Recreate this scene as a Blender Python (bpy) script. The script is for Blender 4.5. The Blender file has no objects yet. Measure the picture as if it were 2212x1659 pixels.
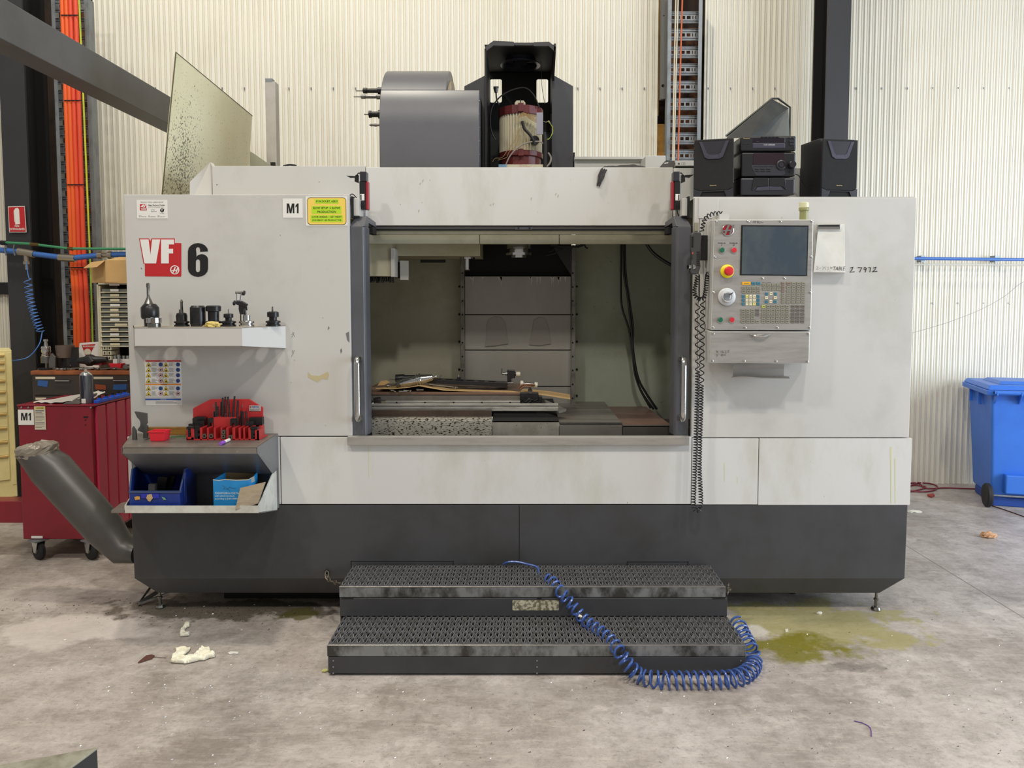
import bpy, math, random
from mathutils import Vector, Matrix
PI = math.pi; R = math.radians
random.seed(7)
SC = bpy.context.scene; COL = SC.collection
# ---------------------------------------------------------------- camera, world, lights, exposure
CAMH = 1.75; PITCH = R(3.5); FPX = 1600.0; CX = 1128.0; CY = 747.0
cd = bpy.data.cameras.new('camera'); cam = bpy.data.objects.new('camera', cd); COL.objects.link(cam)
cam.location = (0, 0, CAMH); cam.rotation_euler = (R(90) - PITCH, 0, 0)
cd.sensor_width = 36; cd.lens = FPX / 2212 * 36
cd.shift_x = -(CX - 1106) / 2212; cd.shift_y = -(829.5 - CY) / 2212
cd.clip_start = 0.05; SC.camera = cam
SC.view_settings.view_transform = 'Standard'; SC.view_settings.look = 'None'
SC.view_settings.gamma = 1; SC.view_settings.use_curve_mapping = False
SC.view_settings.exposure = -0.16
def lin(c):
    c = c / 255.0
    return c / 12.92 if c <= 0.04045 else ((c + 0.055) / 1.055) ** 2.4
def rgb(r, g, b): return (lin(r), lin(g), lin(b), 1.0)
w = bpy.data.worlds.new('world'); SC.world = w; w.use_nodes = True
bg = w.node_tree.nodes['Background']; bg.inputs[0].default_value = rgb(236, 232, 226); bg.inputs[1].default_value = 0.42
def area(name, loc, target, sx, sy, power, color):
    l = bpy.data.lights.new(name, 'AREA'); l.shape = 'RECTANGLE'; l.size = sx; l.size_y = sy
    l.energy = power; l.color = color
    o = bpy.data.objects.new(name, l); COL.objects.link(o); o.location = loc
    o.rotation_euler = (Vector(target) - Vector(loc)).to_track_quat('-Z', 'Y').to_euler()
    return o
WARM = (1.0, 0.945, 0.86); WALLW = (1.0, 0.93, 0.79)
for x, y, e in ((-3.6, -1.0, 200), (0.2, -1.6, 245), (3.4, -1.0, 185)):
    area('high_bay_lamp', (x, y, 7.6), (x * 0.9, y + 0.5, 0), 0.45, 0.45, e, WARM)
for x, y, e in ((-1.6, 3.2, 235), (-5.2, 3.2, 90)):
    area('high_bay_lamp', (x, y, 8.6), (x * 0.8, y + 2.6, 1.5), 0.45, 0.45, e, WALLW)
area('roller_door_daylight', (8.2, 1.5, 2.2), (2.5, 4.2, 0.6), 4.0, 4.0, 620, (0.74, 0.86, 1.0))
# ---------------------------------------------------------------- pixel -> place on a plane y = Y
_c, _s = math.cos(PITCH), math.sin(PITCH)
def P(px, py, Y):
    dx = (px - CX) / FPX; dy = (CY - py) / FPX
    d = Vector((dx, _c + dy * _s, -_s + dy * _c)); t = Y / d.y
    return Vector((d.x * t, Y, CAMH + d.z * t))
def G(px, py, z=0.0):
    dx = (px - CX) / FPX; dy = (CY - py) / FPX
    d = Vector((dx, _c + dy * _s, -_s + dy * _c)); t = (z - CAMH) / d.z
    return Vector((d.x * t, d.y * t, z))
# ---------------------------------------------------------------- materials
MATS = {}
def mat(name, col, rough=0.5, metal=0.0, dirt=None, amt=0.35, scale=6.0, bump=0.0, bscale=60.0, alpha=1.0, stretch=(1, 1, 1), spec=0.5, emit=0.0, trans=0.0, thr=(0.45, 0.75), specks=None):
    if name in MATS: return MATS[name]
    m = bpy.data.materials.new(name); m.use_nodes = True; nt = m.node_tree; N = nt.nodes; L = nt.links
    b = N['Principled BSDF']; b.inputs['Base Color'].default_value = rgb(*col)
    b.inputs['Roughness'].default_value = rough; b.inputs['Metallic'].default_value = metal
    b.inputs['Specular IOR Level'].default_value = spec
    b.inputs['Alpha'].default_value = alpha; b.inputs['Transmission Weight'].default_value = trans
    if emit: b.inputs['Emission Color'].default_value = rgb(*col); b.inputs['Emission Strength'].default_value = emit
    tc = N.new('ShaderNodeTexCoord'); mp = N.new('ShaderNodeMapping'); mp.inputs['Scale'].default_value = stretch
    L.new(tc.outputs['Object'], mp.inputs[0])
    prev = None
    if dirt:
        n = N.new('ShaderNodeTexNoise'); n.inputs['Scale'].default_value = scale; n.inputs['Detail'].default_value = 8; n.inputs['Roughness'].default_value = 0.65
        L.new(mp.outputs[0], n.inputs['Vector'])
        r = N.new('ShaderNodeMapRange'); r.inputs[1].default_value = thr[0]; r.inputs[2].default_value = thr[1]; r.inputs[4].default_value = amt
        L.new(n.outputs[0], r.inputs[0])
        mx = N.new('ShaderNodeMix'); mx.data_type = 'RGBA'; mx.inputs[6].default_value = rgb(*col); mx.inputs[7].default_value = rgb(*dirt)
        L.new(r.outputs[0], mx.inputs[0]); prev = mx.outputs[2]
        L.new(prev, b.inputs['Base Color'])
    if specks:
        sc_, scol, st = specks
        n3 = N.new('ShaderNodeTexNoise'); n3.inputs['Scale'].default_value = sc_; n3.inputs['Detail'].default_value = 3
        L.new(mp.outputs[0], n3.inputs['Vector'])
        r3 = N.new('ShaderNodeMapRange'); r3.inputs[1].default_value = st; r3.inputs[2].default_value = st + 0.03
        L.new(n3.outputs[0], r3.inputs[0])
        m3 = N.new('ShaderNodeMix'); m3.data_type = 'RGBA'; m3.inputs[7].default_value = rgb(*scol); m3.inputs[6].default_value = rgb(*col)
        if prev: L.new(prev, m3.inputs[6])
        L.new(r3.outputs[0], m3.inputs[0]); L.new(m3.outputs[2], b.inputs['Base Color'])
    if bump:
        n2 = N.new('ShaderNodeTexNoise'); n2.inputs['Scale'].default_value = bscale; n2.inputs['Detail'].default_value = 5
        L.new(mp.outputs[0], n2.inputs['Vector'])
        bp = N.new('ShaderNodeBump'); bp.inputs['Strength'].default_value = bump; bp.inputs['Distance'].default_value = 0.01
        L.new(n2.outputs[0], bp.inputs['Height']); L.new(bp.outputs[0], b.inputs['Normal'])
    MATS[name] = m; return m
PANEL = mat('panel_grey', (196, 194, 189), .42, dirt=(150, 147, 132), amt=.5, scale=1.6, thr=(.52, .8), specks=(34, (120, 116, 104), .735))
PANELW = mat('panel_white', (208, 207, 203), .40, dirt=(170, 166, 140), amt=.6, scale=2.2, thr=(.5, .8), stretch=(1.6, 1, .7), specks=(30, (130, 124, 100), .74))
DARK = mat('base_charcoal', (63, 63, 65), .5, dirt=(40, 38, 33), amt=.7, scale=2.5, thr=(.45, .75), specks=(75, (150, 150, 145), .79))
FRAME = mat('door_grey', (86, 87, 92), .38, dirt=(60, 60, 62), amt=.5, scale=4)
BLACK = mat('black_paint', (24, 24, 26), .42)
BLACKM = mat('matt_black', (14, 14, 14), .8)
RUB = mat('rubber', (30, 30, 31), .65, bump=.1)
PLAS = mat('black_plastic', (26, 26, 29), .38)
PLAS2 = mat('charcoal_plastic', (44, 44, 50), .32)
STEEL = mat('brushed_steel', (168, 165, 160), .33, .85, dirt=(120, 115, 108), amt=.6, scale=3, stretch=(1, 1, 14), bump=.03, bscale=90)
STEELP = mat('stainless_panel', (176, 172, 166), .42, .55, dirt=(122, 118, 112), amt=.6, scale=5, stretch=(.6, 1, 5))
CHROME = mat('polished_steel', (200, 200, 198), .16, 1.0)
TOOLST = mat('tool_steel', (128, 126, 122), .28, .95)
BLKOX = mat('black_oxide', (34, 34, 36), .34, .35, dirt=(70, 66, 60), amt=.4, scale=30)
GALV = mat('galvanised', (140, 145, 150), .42, .6, dirt=(90, 92, 92), amt=.7, scale=14, stretch=(1, 1, .5))
GREASE = mat('greasy_fascia', (136, 138, 138), .36, .45, dirt=(58, 56, 52), amt=.95, scale=9, stretch=(1, 1, .6), thr=(.42, .6))
WHITE = mat('sticker_white', (226, 224, 218), .5)
INK = mat('black_ink', (18, 18, 19), .5)
REDP = mat('red_print', (186, 34, 40), .45)
REDPL = mat('red_plastic', (178, 42, 44), .42, dirt=(140, 34, 32), amt=.6, scale=12)
BLUEH = mat('blue_hose', (56, 84, 148), .25, spec=.6)
CARD = mat('cardboard', (196, 164, 114), .85, dirt=(150, 118, 74), amt=.5, scale=18)
# ---------------------------------------------------------------- mesh building
class MB:
    def __init__(s): s.v = []; s.f = []
    def add(s, vs, fs):
        o = len(s.v); s.v += [tuple(x) for x in vs]; s.f += [tuple(i + o for i in f) for f in fs]; return s
    def hexa(s, p): return s.add(p, [(0, 3, 2, 1), (4, 5, 6, 7), (0, 1, 5, 4), (1, 2, 6, 5), (2, 3, 7, 6), (3, 0, 4, 7)])
    def box(s, x0, x1, y0, y1, z0, z1):
        if x0 > x1: x0, x1 = x1, x0
        if y0 > y1: y0, y1 = y1, y0
        if z0 > z1: z0, z1 = z1, z0
        return s.hexa([(x0, y0, z0), (x1, y0, z0), (x1, y1, z0), (x0, y1, z0), (x0, y0, z1), (x1, y0, z1), (x1, y1, z1), (x0, y1, z1)])
    def pbox(s, x0, x1, y0, y1, Y, d):
        """box whose front face at depth Y covers the given picture rectangle, d deep"""
        a = P(x0, (y0 + y1) / 2, Y); b = P(x1, (y0 + y1) / 2, Y); t = P(x0, y0, Y).z; u = P(x0, y1, Y).z
        return s.box(a.x, b.x, Y, Y + d, u, t)
    def quadp(s, pts, Y, d):
        """polygon given in the picture at depth Y, made d thick"""
        a = [P(x, y, Y) for x, y in pts]; return s.prism([(q.x, q.z) for q in a], Y, Y + d)
    def prism(s, poly, y0, y1):
        n = len(poly); ar = sum(poly[i][0] * poly[(i + 1) % n][1] - poly[(i + 1) % n][0] * poly[i][1] for i in range(n))
        if ar < 0: poly = poly[::-1]
        vs = [(x, y0, z) for x, z in poly] + [(x, y1, z) for x, z in poly]
        fs = [tuple(range(n)), tuple(reversed(range(n, 2 * n)))] + [(i, i + n, (i + 1) % n + n, (i + 1) % n) for i in range(n)]
        return s.add(vs, fs)
    def prismz(s, poly, z0, z1):
        m = MB().prism(poly, 0, 1); return s.add([(x, z, z0 + (z1 - z0) * y) for x, y, z in m.v], [f[::-1] for f in m.f][::1])
    def prismx(s, poly, x0, x1):
        m = MB().prism(poly, 0, 1); return s.add([(x0 + (x1 - x0) * y, x, z) for x, y, z in m.v], m.f)
    def lathe(s, prof, c=(0, 0, 0), ax=(0, 0, 1), n=20, cap=True):
        c = Vector(c); q = Vector((0, 0, 1)).rotation_difference(Vector(ax).normalized())
        vs = []; fs = []
        for r, h in prof:
            for k in range(n):
                a = 2 * PI * k / n; vs.append(c + q @ Vector((r * math.cos(a), r * math.sin(a), h)))
        m = len(prof)
        for i in range(m - 1):
            for k in range(n):
                k2 = (k + 1) % n; fs.append((i * n + k, i * n + k2, (i + 1) * n + k2, (i + 1) * n + k))
        if cap: fs.append(tuple(reversed(range(n)))); fs.append(tuple(range((m - 1) * n, m * n)))
        return s.add(vs, fs)
    def cyl(s, a, b, r, r2=None, n=14):
        a = Vector(a); b = Vector(b); return s.lathe([(r, 0), (r if r2 is None else r2, (b - a).length)], a, b - a, n)
    def tube(s, pts, r, n=8, closed=False):
        pts = [Vector(p) for p in pts]; m = len(pts); vs = []; fs = []; up = None
        for i, p in enumerate(pts):
            if closed: t = pts[(i + 1) % m] - pts[i - 1]
            else: t = pts[min(i + 1, m - 1)] - pts[max(i - 1, 0)]
            t = t.normalized()
            if up is None: up = Vector((0, 0, 1)) if abs(t.z) < .9 else Vector((1, 0, 0))
            u = (up - t * up.dot(t)).normalized(); up = u; w_ = t.cross(u)
            rr = r[i] if isinstance(r, (list, tuple)) else r
            for k in range(n):
                a = 2 * PI * k / n; vs.append(p + u * (rr * math.cos(a)) + w_ * (rr * math.sin(a)))
        for i in range(m if closed else m - 1):
            for k in range(n):
                k2 = (k + 1) % n; j = (i + 1) % m; fs.append((i * n + k, i * n + k2, j * n + k2, j * n + k))
        if not closed: fs.append(tuple(reversed(range(n)))); fs.append(tuple(range((m - 1) * n, m * n)))
        return s.add(vs, fs)
    def xf(s, M): s.v = [tuple(M @ Vector(p)) for p in s.v]; return s
    def build(s, name, material, parent=None, bevel=0, smooth=False, label=None, seg=2, **kw):
        me = bpy.data.meshes.new(name); me.from_pydata(s.v, [], s.f); me.update(calc_edges=True)
        return link(name, me, material, parent, bevel, smooth, label, seg, **kw)
def link(name, me, material, parent=None, bevel=0, smooth=False, label=None, seg=2, cat=None, group=None, kind=None):
    if not me.materials: me.materials.append(material)
    if smooth:
        for p in me.polygons: p.use_smooth = True
        me.set_sharp_from_angle(angle=R(38))
    o = bpy.data.objects.new(name, me); COL.objects.link(o)
    if parent: o.parent = parent
    if bevel:
        b = o.modifiers.new('bevel', 'BEVEL'); b.width = bevel; b.segments = seg; b.limit_method = 'ANGLE'; b.angle_limit = R(40)
    if label: o['label'] = label
    if cat: o['category'] = cat
    if group: o['group'] = group
    if kind: o['kind'] = kind
    return o
THINGS = []
def thing(name, label, cat, group=None):
    o = bpy.data.objects.new(name, None); o.empty_display_size = .1; COL.objects.link(o)
    o['label'] = label; o['category'] = cat
    if group: o['group'] = group
    THINGS.append(o); return o
def settle():
    """put every Empty at the base of its thing"""
    for e in THINGS:
        lo = Vector((1e9,) * 3); hi = -lo
        for ch in e.children_recursive:
            if ch.type == 'MESH' and ch.data.vertices:
                for q in (Vector(v) for v in ch.bound_box):
                    m = Matrix.Identity(4); k = ch
                    while k and k is not e: m = k.matrix_basis @ m; k = k.parent
                    q = m @ q; lo = Vector(map(min, lo, q)); hi = Vector(map(max, hi, q))
        b = Vector(((lo.x + hi.x) / 2, (lo.y + hi.y) / 2, lo.z)); e.location = b
        for ch in e.children: ch.matrix_parent_inverse = Matrix.Translation(-b)
def curve_mesh(loops, t=0.0):
    c = bpy.data.curves.new('c', 'CURVE'); c.dimensions = '2D'; c.fill_mode = 'BOTH'; c.extrude = t / 2
    for l in loops:
        sp = c.splines.new('POLY'); sp.points.add(len(l) - 1); sp.use_cyclic_u = True
        for i, (x, y) in enumerate(l): sp.points[i].co = (x, y, 0, 1)
    o = bpy.data.objects.new('c', c); me = bpy.data.meshes.new_from_object(o)
    bpy.data.objects.remove(o); bpy.data.curves.remove(c); return me
FRONT = Matrix.Rotation(R(90), 4, 'X')
def plate(name, loops, y, t, material, parent=None, M=None, **kw):
    """flat plate with holes, outline in world x,z, standing at depth y, t thick"""
    me = curve_mesh(loops, t); me.transform(Matrix.Translation((0, y, 0)) @ FRONT)
    if M: me.transform(M)
    me.materials.clear(); return link(name, me, material, parent, **kw)
def circ(x, z, r, n=20, ry=None): return [(x + r * math.cos(2 * PI * k / n), z + (ry or r) * math.sin(2 * PI * k / n)) for k in range(n)]
def rrect(x0, x1, z0, z1, r, n=4):
    if x0 > x1: x0, x1 = x1, x0
    if z0 > z1: z0, z1 = z1, z0
    o = []
    for cx, cz, a0 in ((x1 - r, z1 - r, 0), (x0 + r, z1 - r, 90), (x0 + r, z0 + r, 180), (x1 - r, z0 + r, 270)):
        for k in range(n + 1):
            a = R(a0 + 90 * k / n); o.append((cx + r * math.cos(a), cz + r * math.sin(a)))
    return o
def pp(pts, Y): return [(P(x, y, Y).x, P(x, y, Y).z) for x, y in pts]
def prr(x0, x1, y0, y1, r, Y):
    a = P(x0, y1, Y); b = P(x1, y0, Y); return rrect(a.x, b.x, a.z, b.z, r)
def text_mesh(s, bold=0.0, shear=0.0):
    c = bpy.data.curves.new('t', 'FONT'); c.body = s; c.offset = bold; c.shear = shear; c.resolution_u = 2
    o = bpy.data.objects.new('t', c); me = bpy.data.meshes.new_from_object(o)
    bpy.data.objects.remove(o); bpy.data.curves.remove(c); return me
def txt(s, rect, Y, material, parent, name='lettering', bold=0.0, shear=0.0, M=None, **kw):
    """flat lettering filling the picture rectangle at depth Y"""
    me = text_mesh(s, bold, shear); xs = [v.co.x for v in me.vertices]; ys = [v.co.y for v in me.vertices]
    a = P(rect[0], rect[3], Y); b = P(rect[1], rect[2], Y)
    sx = (b.x - a.x) / (max(xs) - min(xs)); sz = (b.z - a.z) / (max(ys) - min(ys)); mx, my = min(xs), min(ys)
    for v in me.vertices: v.co = ((v.co.x - mx) * sx + a.x, Y, (v.co.y - my) * sz + a.z)
    if M: me.transform(M)
    me.materials.clear(); return link(name, me, material, parent, **kw)
def smoothpath(pts, n=6):
    pts = [Vector(p) for p in pts]; o = []
    for i in range(len(pts) - 1):
        p0 = pts[max(i - 1, 0)]; p1 = pts[i]; p2 = pts[i + 1]; p3 = pts[min(i + 2, len(pts) - 1)]
        for k in range(n):
            t = k / n
            o.append(.5 * ((2 * p1) + (p2 - p0) * t + (2 * p0 - 5 * p1 + 4 * p2 - p3) * t * t + (3 * p1 - p0 - 3 * p2 + p3) * t ** 3))
    o.append(pts[-1]); return o
def coil(path, turns, r, per=14, var=None, side=None):
    """helix wound round a path"""
    path = [Vector(p) for p in path]; L = [0]
    for i in range(1, len(path)): L.append(L[-1] + (path[i] - path[i - 1]).length)
    tot = L[-1]; n = int(turns * per); o = []; up = Vector(side or (0, 0, 1)); j = 0
    for k in range(n + 1):
        u = k / n; d = (var(u) if var else u) * tot
        j = 0
        while j < len(L) - 2 and L[j + 1] < d: j += 1
        f = (d - L[j]) / max(1e-9, L[j + 1] - L[j]); p = path[j].lerp(path[j + 1], f)
        t = (path[j + 1] - path[j]).normalized(); a_ = (up - t * up.dot(t)); up = a_.normalized() if a_.length > 1e-4 else up
        w_ = t.cross(up); a = 2 * PI * k / per
        rr = r(u) if callable(r) else r
        o.append(p + up * (rr * math.cos(a)) + w_ * (rr * math.sin(a)))
    return o
# ================================================================ THE ROOM
def floor_material():
    m = bpy.data.materials.new('concrete_floor'); m.use_nodes = True; nt = m.node_tree; N = nt.nodes; L = nt.links
    b = N['Principled BSDF']; tc = N.new('ShaderNodeTexCoord'); pos = tc.outputs['Object']
    def noise(scale, det=8, rough=.6, stretch=None):
        n = N.new('ShaderNodeTexNoise'); n.inputs['Scale'].default_value = scale; n.inputs['Detail'].default_value = det; n.inputs['Roughness'].default_value = rough
        if stretch:
            mp = N.new('ShaderNodeMapping'); mp.inputs['Scale'].default_value = stretch; mp.inputs['Rotation'].default_value = (0, 0, R(18)); L.new(pos, mp.inputs[0]); L.new(mp.outputs[0], n.inputs[0])
        else: L.new(pos, n.inputs['Vector'])
        return n.outputs[0]
    def ramp(src, a, b_, hi=1.0, lo=0.0):
        r = N.new('ShaderNodeMapRange'); r.inputs[1].default_value = a; r.inputs[2].default_value = b_; r.inputs[3].default_value = lo; r.inputs[4].default_value = hi
        L.new(src, r.inputs[0]); return r.outputs[0]
    def mix(fac, c1, c2):
        x = N.new('ShaderNodeMix'); x.data_type = 'RGBA'; L.new(fac, x.inputs[0])
        if isinstance(c1, tuple): x.inputs[6].default_value = c1
        else: L.new(c1, x.inputs[6])
        x.inputs[7].default_value = c2; return x.outputs[2]
    def mul(a, b_):
        x = N.new('ShaderNodeMath'); x.operation = 'MULTIPLY'; L.new(a, x.inputs[0])
        if isinstance(b_, (int, float)): x.inputs[1].default_value = b_
        else: L.new(b_, x.inputs[1])
        return x.outputs[0]
    def blob(cx, cy, rx, ry, wob=.35, ns=3.0, soft=.25):
        mp = N.new('ShaderNodeMapping'); mp.inputs['Location'].default_value = (-cx / rx, -cy / ry, 0); mp.inputs['Scale'].default_value = (1 / rx, 1 / ry, 0)
        L.new(pos, mp.inputs[0]); le = N.new('ShaderNodeVectorMath'); le.operation = 'LENGTH'; L.new(mp.outputs[0], le.inputs[0])
        nn = ramp(noise(ns, 4), .3, .7, wob, -wob); ad = N.new('ShaderNodeMath'); ad.operation = 'ADD'; L.new(le.outputs['Value'], ad.inputs[0]); L.new(nn, ad.inputs[1])
        return ramp(ad.outputs[0], 1.0, 1.0 - soft)
    c = mix(ramp(noise(1.3, 12, .75), .40, .62), rgb(194, 185, 179), rgb(146, 136, 128))
    c = mix(ramp(noise(6, 12, .8), .48, .64, .6), c, rgb(126, 118, 108))
    c = mix(ramp(noise(5, 8, .7, (1, 5, 1)), .5, .72, .6), c, rgb(200, 192, 182))
    c = mix(ramp(noise(16, 6, .7, (1.2, 5, 1)), .6, .68, .7), c, rgb(104, 96, 86))
    c = mix(ramp(noise(30, 12, .85), .5, .66, .45), c, rgb(112, 103, 93))
    c = mix(ramp(noise(3.6, 14, .82), .53, .62, .5), c, rgb(208, 200, 192))
    c = mix(ramp(noise(60, 4, .6, (1, 1.7, 1)), .66, .72, .75), c, rgb(84, 78, 70))
    c = mix(ramp(noise(95, 2, .5, (1, 1.4, 1)), .76, .79, .9), c, rgb(226, 224, 220))
    g = G(150, 1360); c = mix(mul(blob(g.x, g.y, .42, .22), .55), c, rgb(222, 212, 204))
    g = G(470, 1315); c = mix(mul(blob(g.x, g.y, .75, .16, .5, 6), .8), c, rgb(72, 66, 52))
    g = G(640, 1325); c = mix(mul(blob(g.x, g.y, .13, .09, .5, 8), .8), c, rgb(84, 80, 30))
    g = G(1230, 1500); c = mix(mul(blob(g.x, g.y, 1.4, .12, .7, 9), .25), c, rgb(112, 104, 90))
    g = G(1740, 1345); c = mix(mul(blob(g.x, g.y, .62, .34, .6, 5), .7), c, rgb(156, 148, 84))
    g = G(1606, 1362); c = mix(mul(blob(g.x, g.y, .13, .10, .3, 6), .8), c, rgb(206, 200, 192))
    g = G(1715, 1398); c = mix(mul(blob(g.x, g.y, .36, .17, .5, 7, .5), .9), c, rgb(118, 112, 22))
    g = G(1835, 1440); c = mix(mul(blob(g.x, g.y, .16, .05, .6, 9), .35), c, rgb(70, 64, 56))
    # saw-cut joints
    def joint(p, q, wd):
        d = (q - p); d.z = 0; n_ = Vector((-d.y, d.x, 0)).normalized()
        dt = N.new('ShaderNodeVectorMath'); dt.operation = 'DOT_PRODUCT'; L.new(pos, dt.inputs[0]); dt.inputs[1].default_value = n_
        s_ = N.new('ShaderNodeMath'); s_.operation = 'SUBTRACT'; L.new(dt.outputs['Value'], s_.inputs[0]); s_.inputs[1].default_value = p.dot(n_)
        a_ = N.new('ShaderNodeMath'); a_.operation = 'ABSOLUTE'; L.new(s_.outputs[0], a_.inputs[0]); return ramp(a_.outputs[0], wd, wd * .4)
    j = joint(G(2002, 1206), G(2212, 1335), .006)
    c = mix(mul(j, .8), c, rgb(110, 98, 88))
    L.new(c, b.inputs['Base Color'])
    wet = N.new('ShaderNodeMath'); wet.operation = 'SUBTRACT'; wet.inputs[0].default_value = .44; g = G(1690, 1400)
    L.new(mul(blob(g.x, g.y, .36, .19, .4, 5), .34), wet.inputs[1]); L.new(wet.outputs[0], b.inputs['Roughness'])
    bp = N.new('ShaderNodeBump'); bp.inputs['Strength'].default_value = .6; bp.inputs['Distance'].default_value = .006
    L.new(noise(26, 10, .7), bp.inputs['Height']); L.new(bp.outputs[0], b.inputs['Normal'])
    return m
MB().add([(-9, -3, 0), (9, -3, 0), (9, 7.3, 0), (-9, 7.3, 0)], [(0, 1, 2, 3)]).build('floor', floor_material(), kind='structure')
WALLM = mat('corrugated_cream', (230, 226, 212), .42, dirt=(206, 198, 176), amt=.5, scale=2.0, thr=(.5, .8), stretch=(1, 1, .35))
WY = 7.0
def sheet(x0, x1, z0=0.0, z1=6.2):
    m = MB(); vs = []; n = 0; pitch = .0515; dy = 0.0
    prof = ((0, 0), (.10, -.05), (.18, -.6), (.24, -.95), (.28, -1), (.32, -.95), (.38, -.6), (.46, -.05), (.70, 0), (.745, .7), (.785, .7), (.83, 0))
    k = math.floor(x0 / pitch)
    while True:
        for u, h in prof:
            x = (k + u) * pitch
            if x0 <= x <= x1: vs += [(x, WY + h * .011, z0), (x, WY + h * .011, z1)]; n += 1
        k += 1
        if k * pitch > x1: break
    m.add(vs, [(2 * i, 2 * i + 2, 2 * i + 3, 2 * i + 1) for i in range(n - 1)]); return m
wall = bpy.data.objects.new('wall_back', None); COL.objects.link(wall); wall['kind'] = 'structure'
def wx(px, py=400, Y=WY): return P(px, py, Y).x
seams = [-8.6, -6.9, -6.0, wx(14), None, wx(208, 200), wx(400), wx(640), wx(885), wx(1130), wx(1335), wx(1421, 200), None, wx(1518, 200), wx(1640), wx(1700), wx(1976, 300), wx(2184, 300), 6.3, 7.3, 8.6]
for i_, (a, b) in enumerate(zip(seams[:-1], seams[1:])):
    if a is None or b is None: continue
    sheet(a, b + (.009 if i_ + 2 < len(seams) and seams[i_ + 2] is not None else 0)).xf(Matrix.Translation((0, .0015 * (i_ % 2) * -1, 0))).build('cladding_sheet', WALLM, wall, smooth=True)
MB().box(-8.6, 8.6, WY + .22, WY + .25, 0, 6.2).build('backing_sheet', mat('dark_sisalation', (52, 36, 26), .8, dirt=(20, 15, 12), amt=.8, scale=7), wall)
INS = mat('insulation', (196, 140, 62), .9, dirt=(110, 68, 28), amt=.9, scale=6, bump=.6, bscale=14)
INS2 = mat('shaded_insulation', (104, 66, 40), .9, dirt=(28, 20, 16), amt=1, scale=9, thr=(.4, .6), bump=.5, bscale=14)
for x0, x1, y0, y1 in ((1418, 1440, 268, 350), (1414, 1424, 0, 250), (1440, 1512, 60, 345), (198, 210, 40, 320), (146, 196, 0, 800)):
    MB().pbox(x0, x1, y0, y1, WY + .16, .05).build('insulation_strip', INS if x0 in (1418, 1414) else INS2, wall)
scr = MB()
for px in list(range(240, 1420, 48)) + list(range(1530, 1720, 48)) + list(range(1850, 2212, 55)):
    for py in (190, 655 if px > 1970 else 192):
        q = P(px, py, WY - .012); scr.lathe([(.007, 0), (.005, .004)], q, (0, -1, 0), 8)
scr.build('wall_screws', GALV, wall, kind='stuff')
# girt rail seen low on the left between sheets
MB().pbox(-40, 18, 610, 636, WY - .04, .03).build('trim_1', BLACK, kind='structure')

def column(px0, px1, name, label):
    a = P(px0, 450, 6.45).x; b = P(px1, 450, 6.45).x
    t = bpy.data.objects.new(name, None); COL.objects.link(t); t['kind'] = 'structure'; t['label'] = label
    m1 = mat('column_face', (50, 50, 53), .45, dirt=(40, 38, 38), amt=.4, scale=3); m2 = mat('column_black', (22, 20, 21), .5)
    MB().box(a, b, 6.45, 6.47, 0, 6.2).build('flange', m1, t)
    MB().box((a + b) / 2 - .008, (a + b) / 2 + .008, 6.47, 6.74, 0, 6.2).build('web', m2, t)
    MB().box(a, b, 6.74, 6.76, 0, 6.2).build('flange', m2, t)
    return t
column(10, 64, 'steel_column', 'black steel I-column beside the orange cables')
column(1778, 1828, 'steel_column', 'black steel I-column behind the right speaker')

# ---------------------------------------------------------------- cable ladders
def ladder(px0, px1, py0, py1, Y, label, pyref):
    t = thing('cable_ladder', label, 'cable ladder'); a = P(px0, pyref, Y).x; b = P(px1, pyref, Y).x; zt = P(0, py0, Y).z; zb = P(0, py1, Y).z
    for x, s in ((a, 1), (b, -1)):
        MB().box(x - .004, x + .004, Y - .04, Y + .05, zb, zt).box(min(x, x + s * .03), max(x, x + s * .03), Y - .044, Y - .04, zb, zt).build('side_rail', GALV, t)
    W = b - a - .008; c = (a + b) / 2; loops = [rrect(-W / 2, W / 2, -.050, .050, .003, 1)]
    x = -W / 2 + .03; k = 0
    while x < W / 2 - .03:
        ws = (.034, .008, .008, .030)[k % 4]; loops.append([(x, -.014), (x + ws, -.014), (x + ws, .014), (x, .014)]); x += ws + .016; k += 1
    me = curve_mesh(loops, .003); me.transform(FRONT); me.materials.clear()
    e = MB()
    for z in (-.05, -.03, .03, .05): e.cyl((-W / 2, -.004, z), (W / 2, -.004, z), .0045, n=8)
    o0 = e.build('r', GALV); me2 = o0.data; bpy.data.objects.remove(o0)
    z = zb + .05; first = True
    while z < zt:
        o = link('rung', me, GALV, t); o.location = (c, Y + .01, z)
        o2 = link('rung_ridge', me2, GALV, o); z += .154
    return t
ladder(134, 210, 0, 860, 6.62, 'galvanised cable ladder carrying four orange cables', 450)
ladder(1440, 1512, 0, 348, 6.85, 'galvanised cable ladder with thin white and orange cables', 180)
tie = {}
ORG = [mat('orange_cable', (232, 98, 40), .45), mat('orange_red_cable', (226, 78, 48), .45)]
ties = MB()
for i, (pt, pm, pb) in enumerate(((134, 151, 164), (143, 159, 172), (152, 168, 180), (163, 178, 191))):
    pts = [P(pt, 0, 6.52), P(pm, 450, 6.52), P(pm + 4, 560, 6.52), P(pb - 1, 700, 6.54), P(pb, 860, 6.56)]
    MB().tube(smoothpath(pts, 5), .0185, 10).build('power_cable', ORG[i // 2], None, smooth=True, cat='cable',
        label=['orange power cable nearest the black column, leftmost of four', 'second orange power cable from the black column', 'third orange power cable from the black column', 'red-orange power cable beside the green and yellow wire'][i])
m = MB().tube(smoothpath([P(171, 0, 6.53), P(190, 450, 6.53), P(196, 600, 6.53), P(202, 800, 6.54)], 5), .0075, 8)
YG = mat('yellow_green', (206, 206, 52), .4, dirt=(100, 160, 60), amt=1, scale=90, thr=(.5, .56), stretch=(1, 1, .01))
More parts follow.
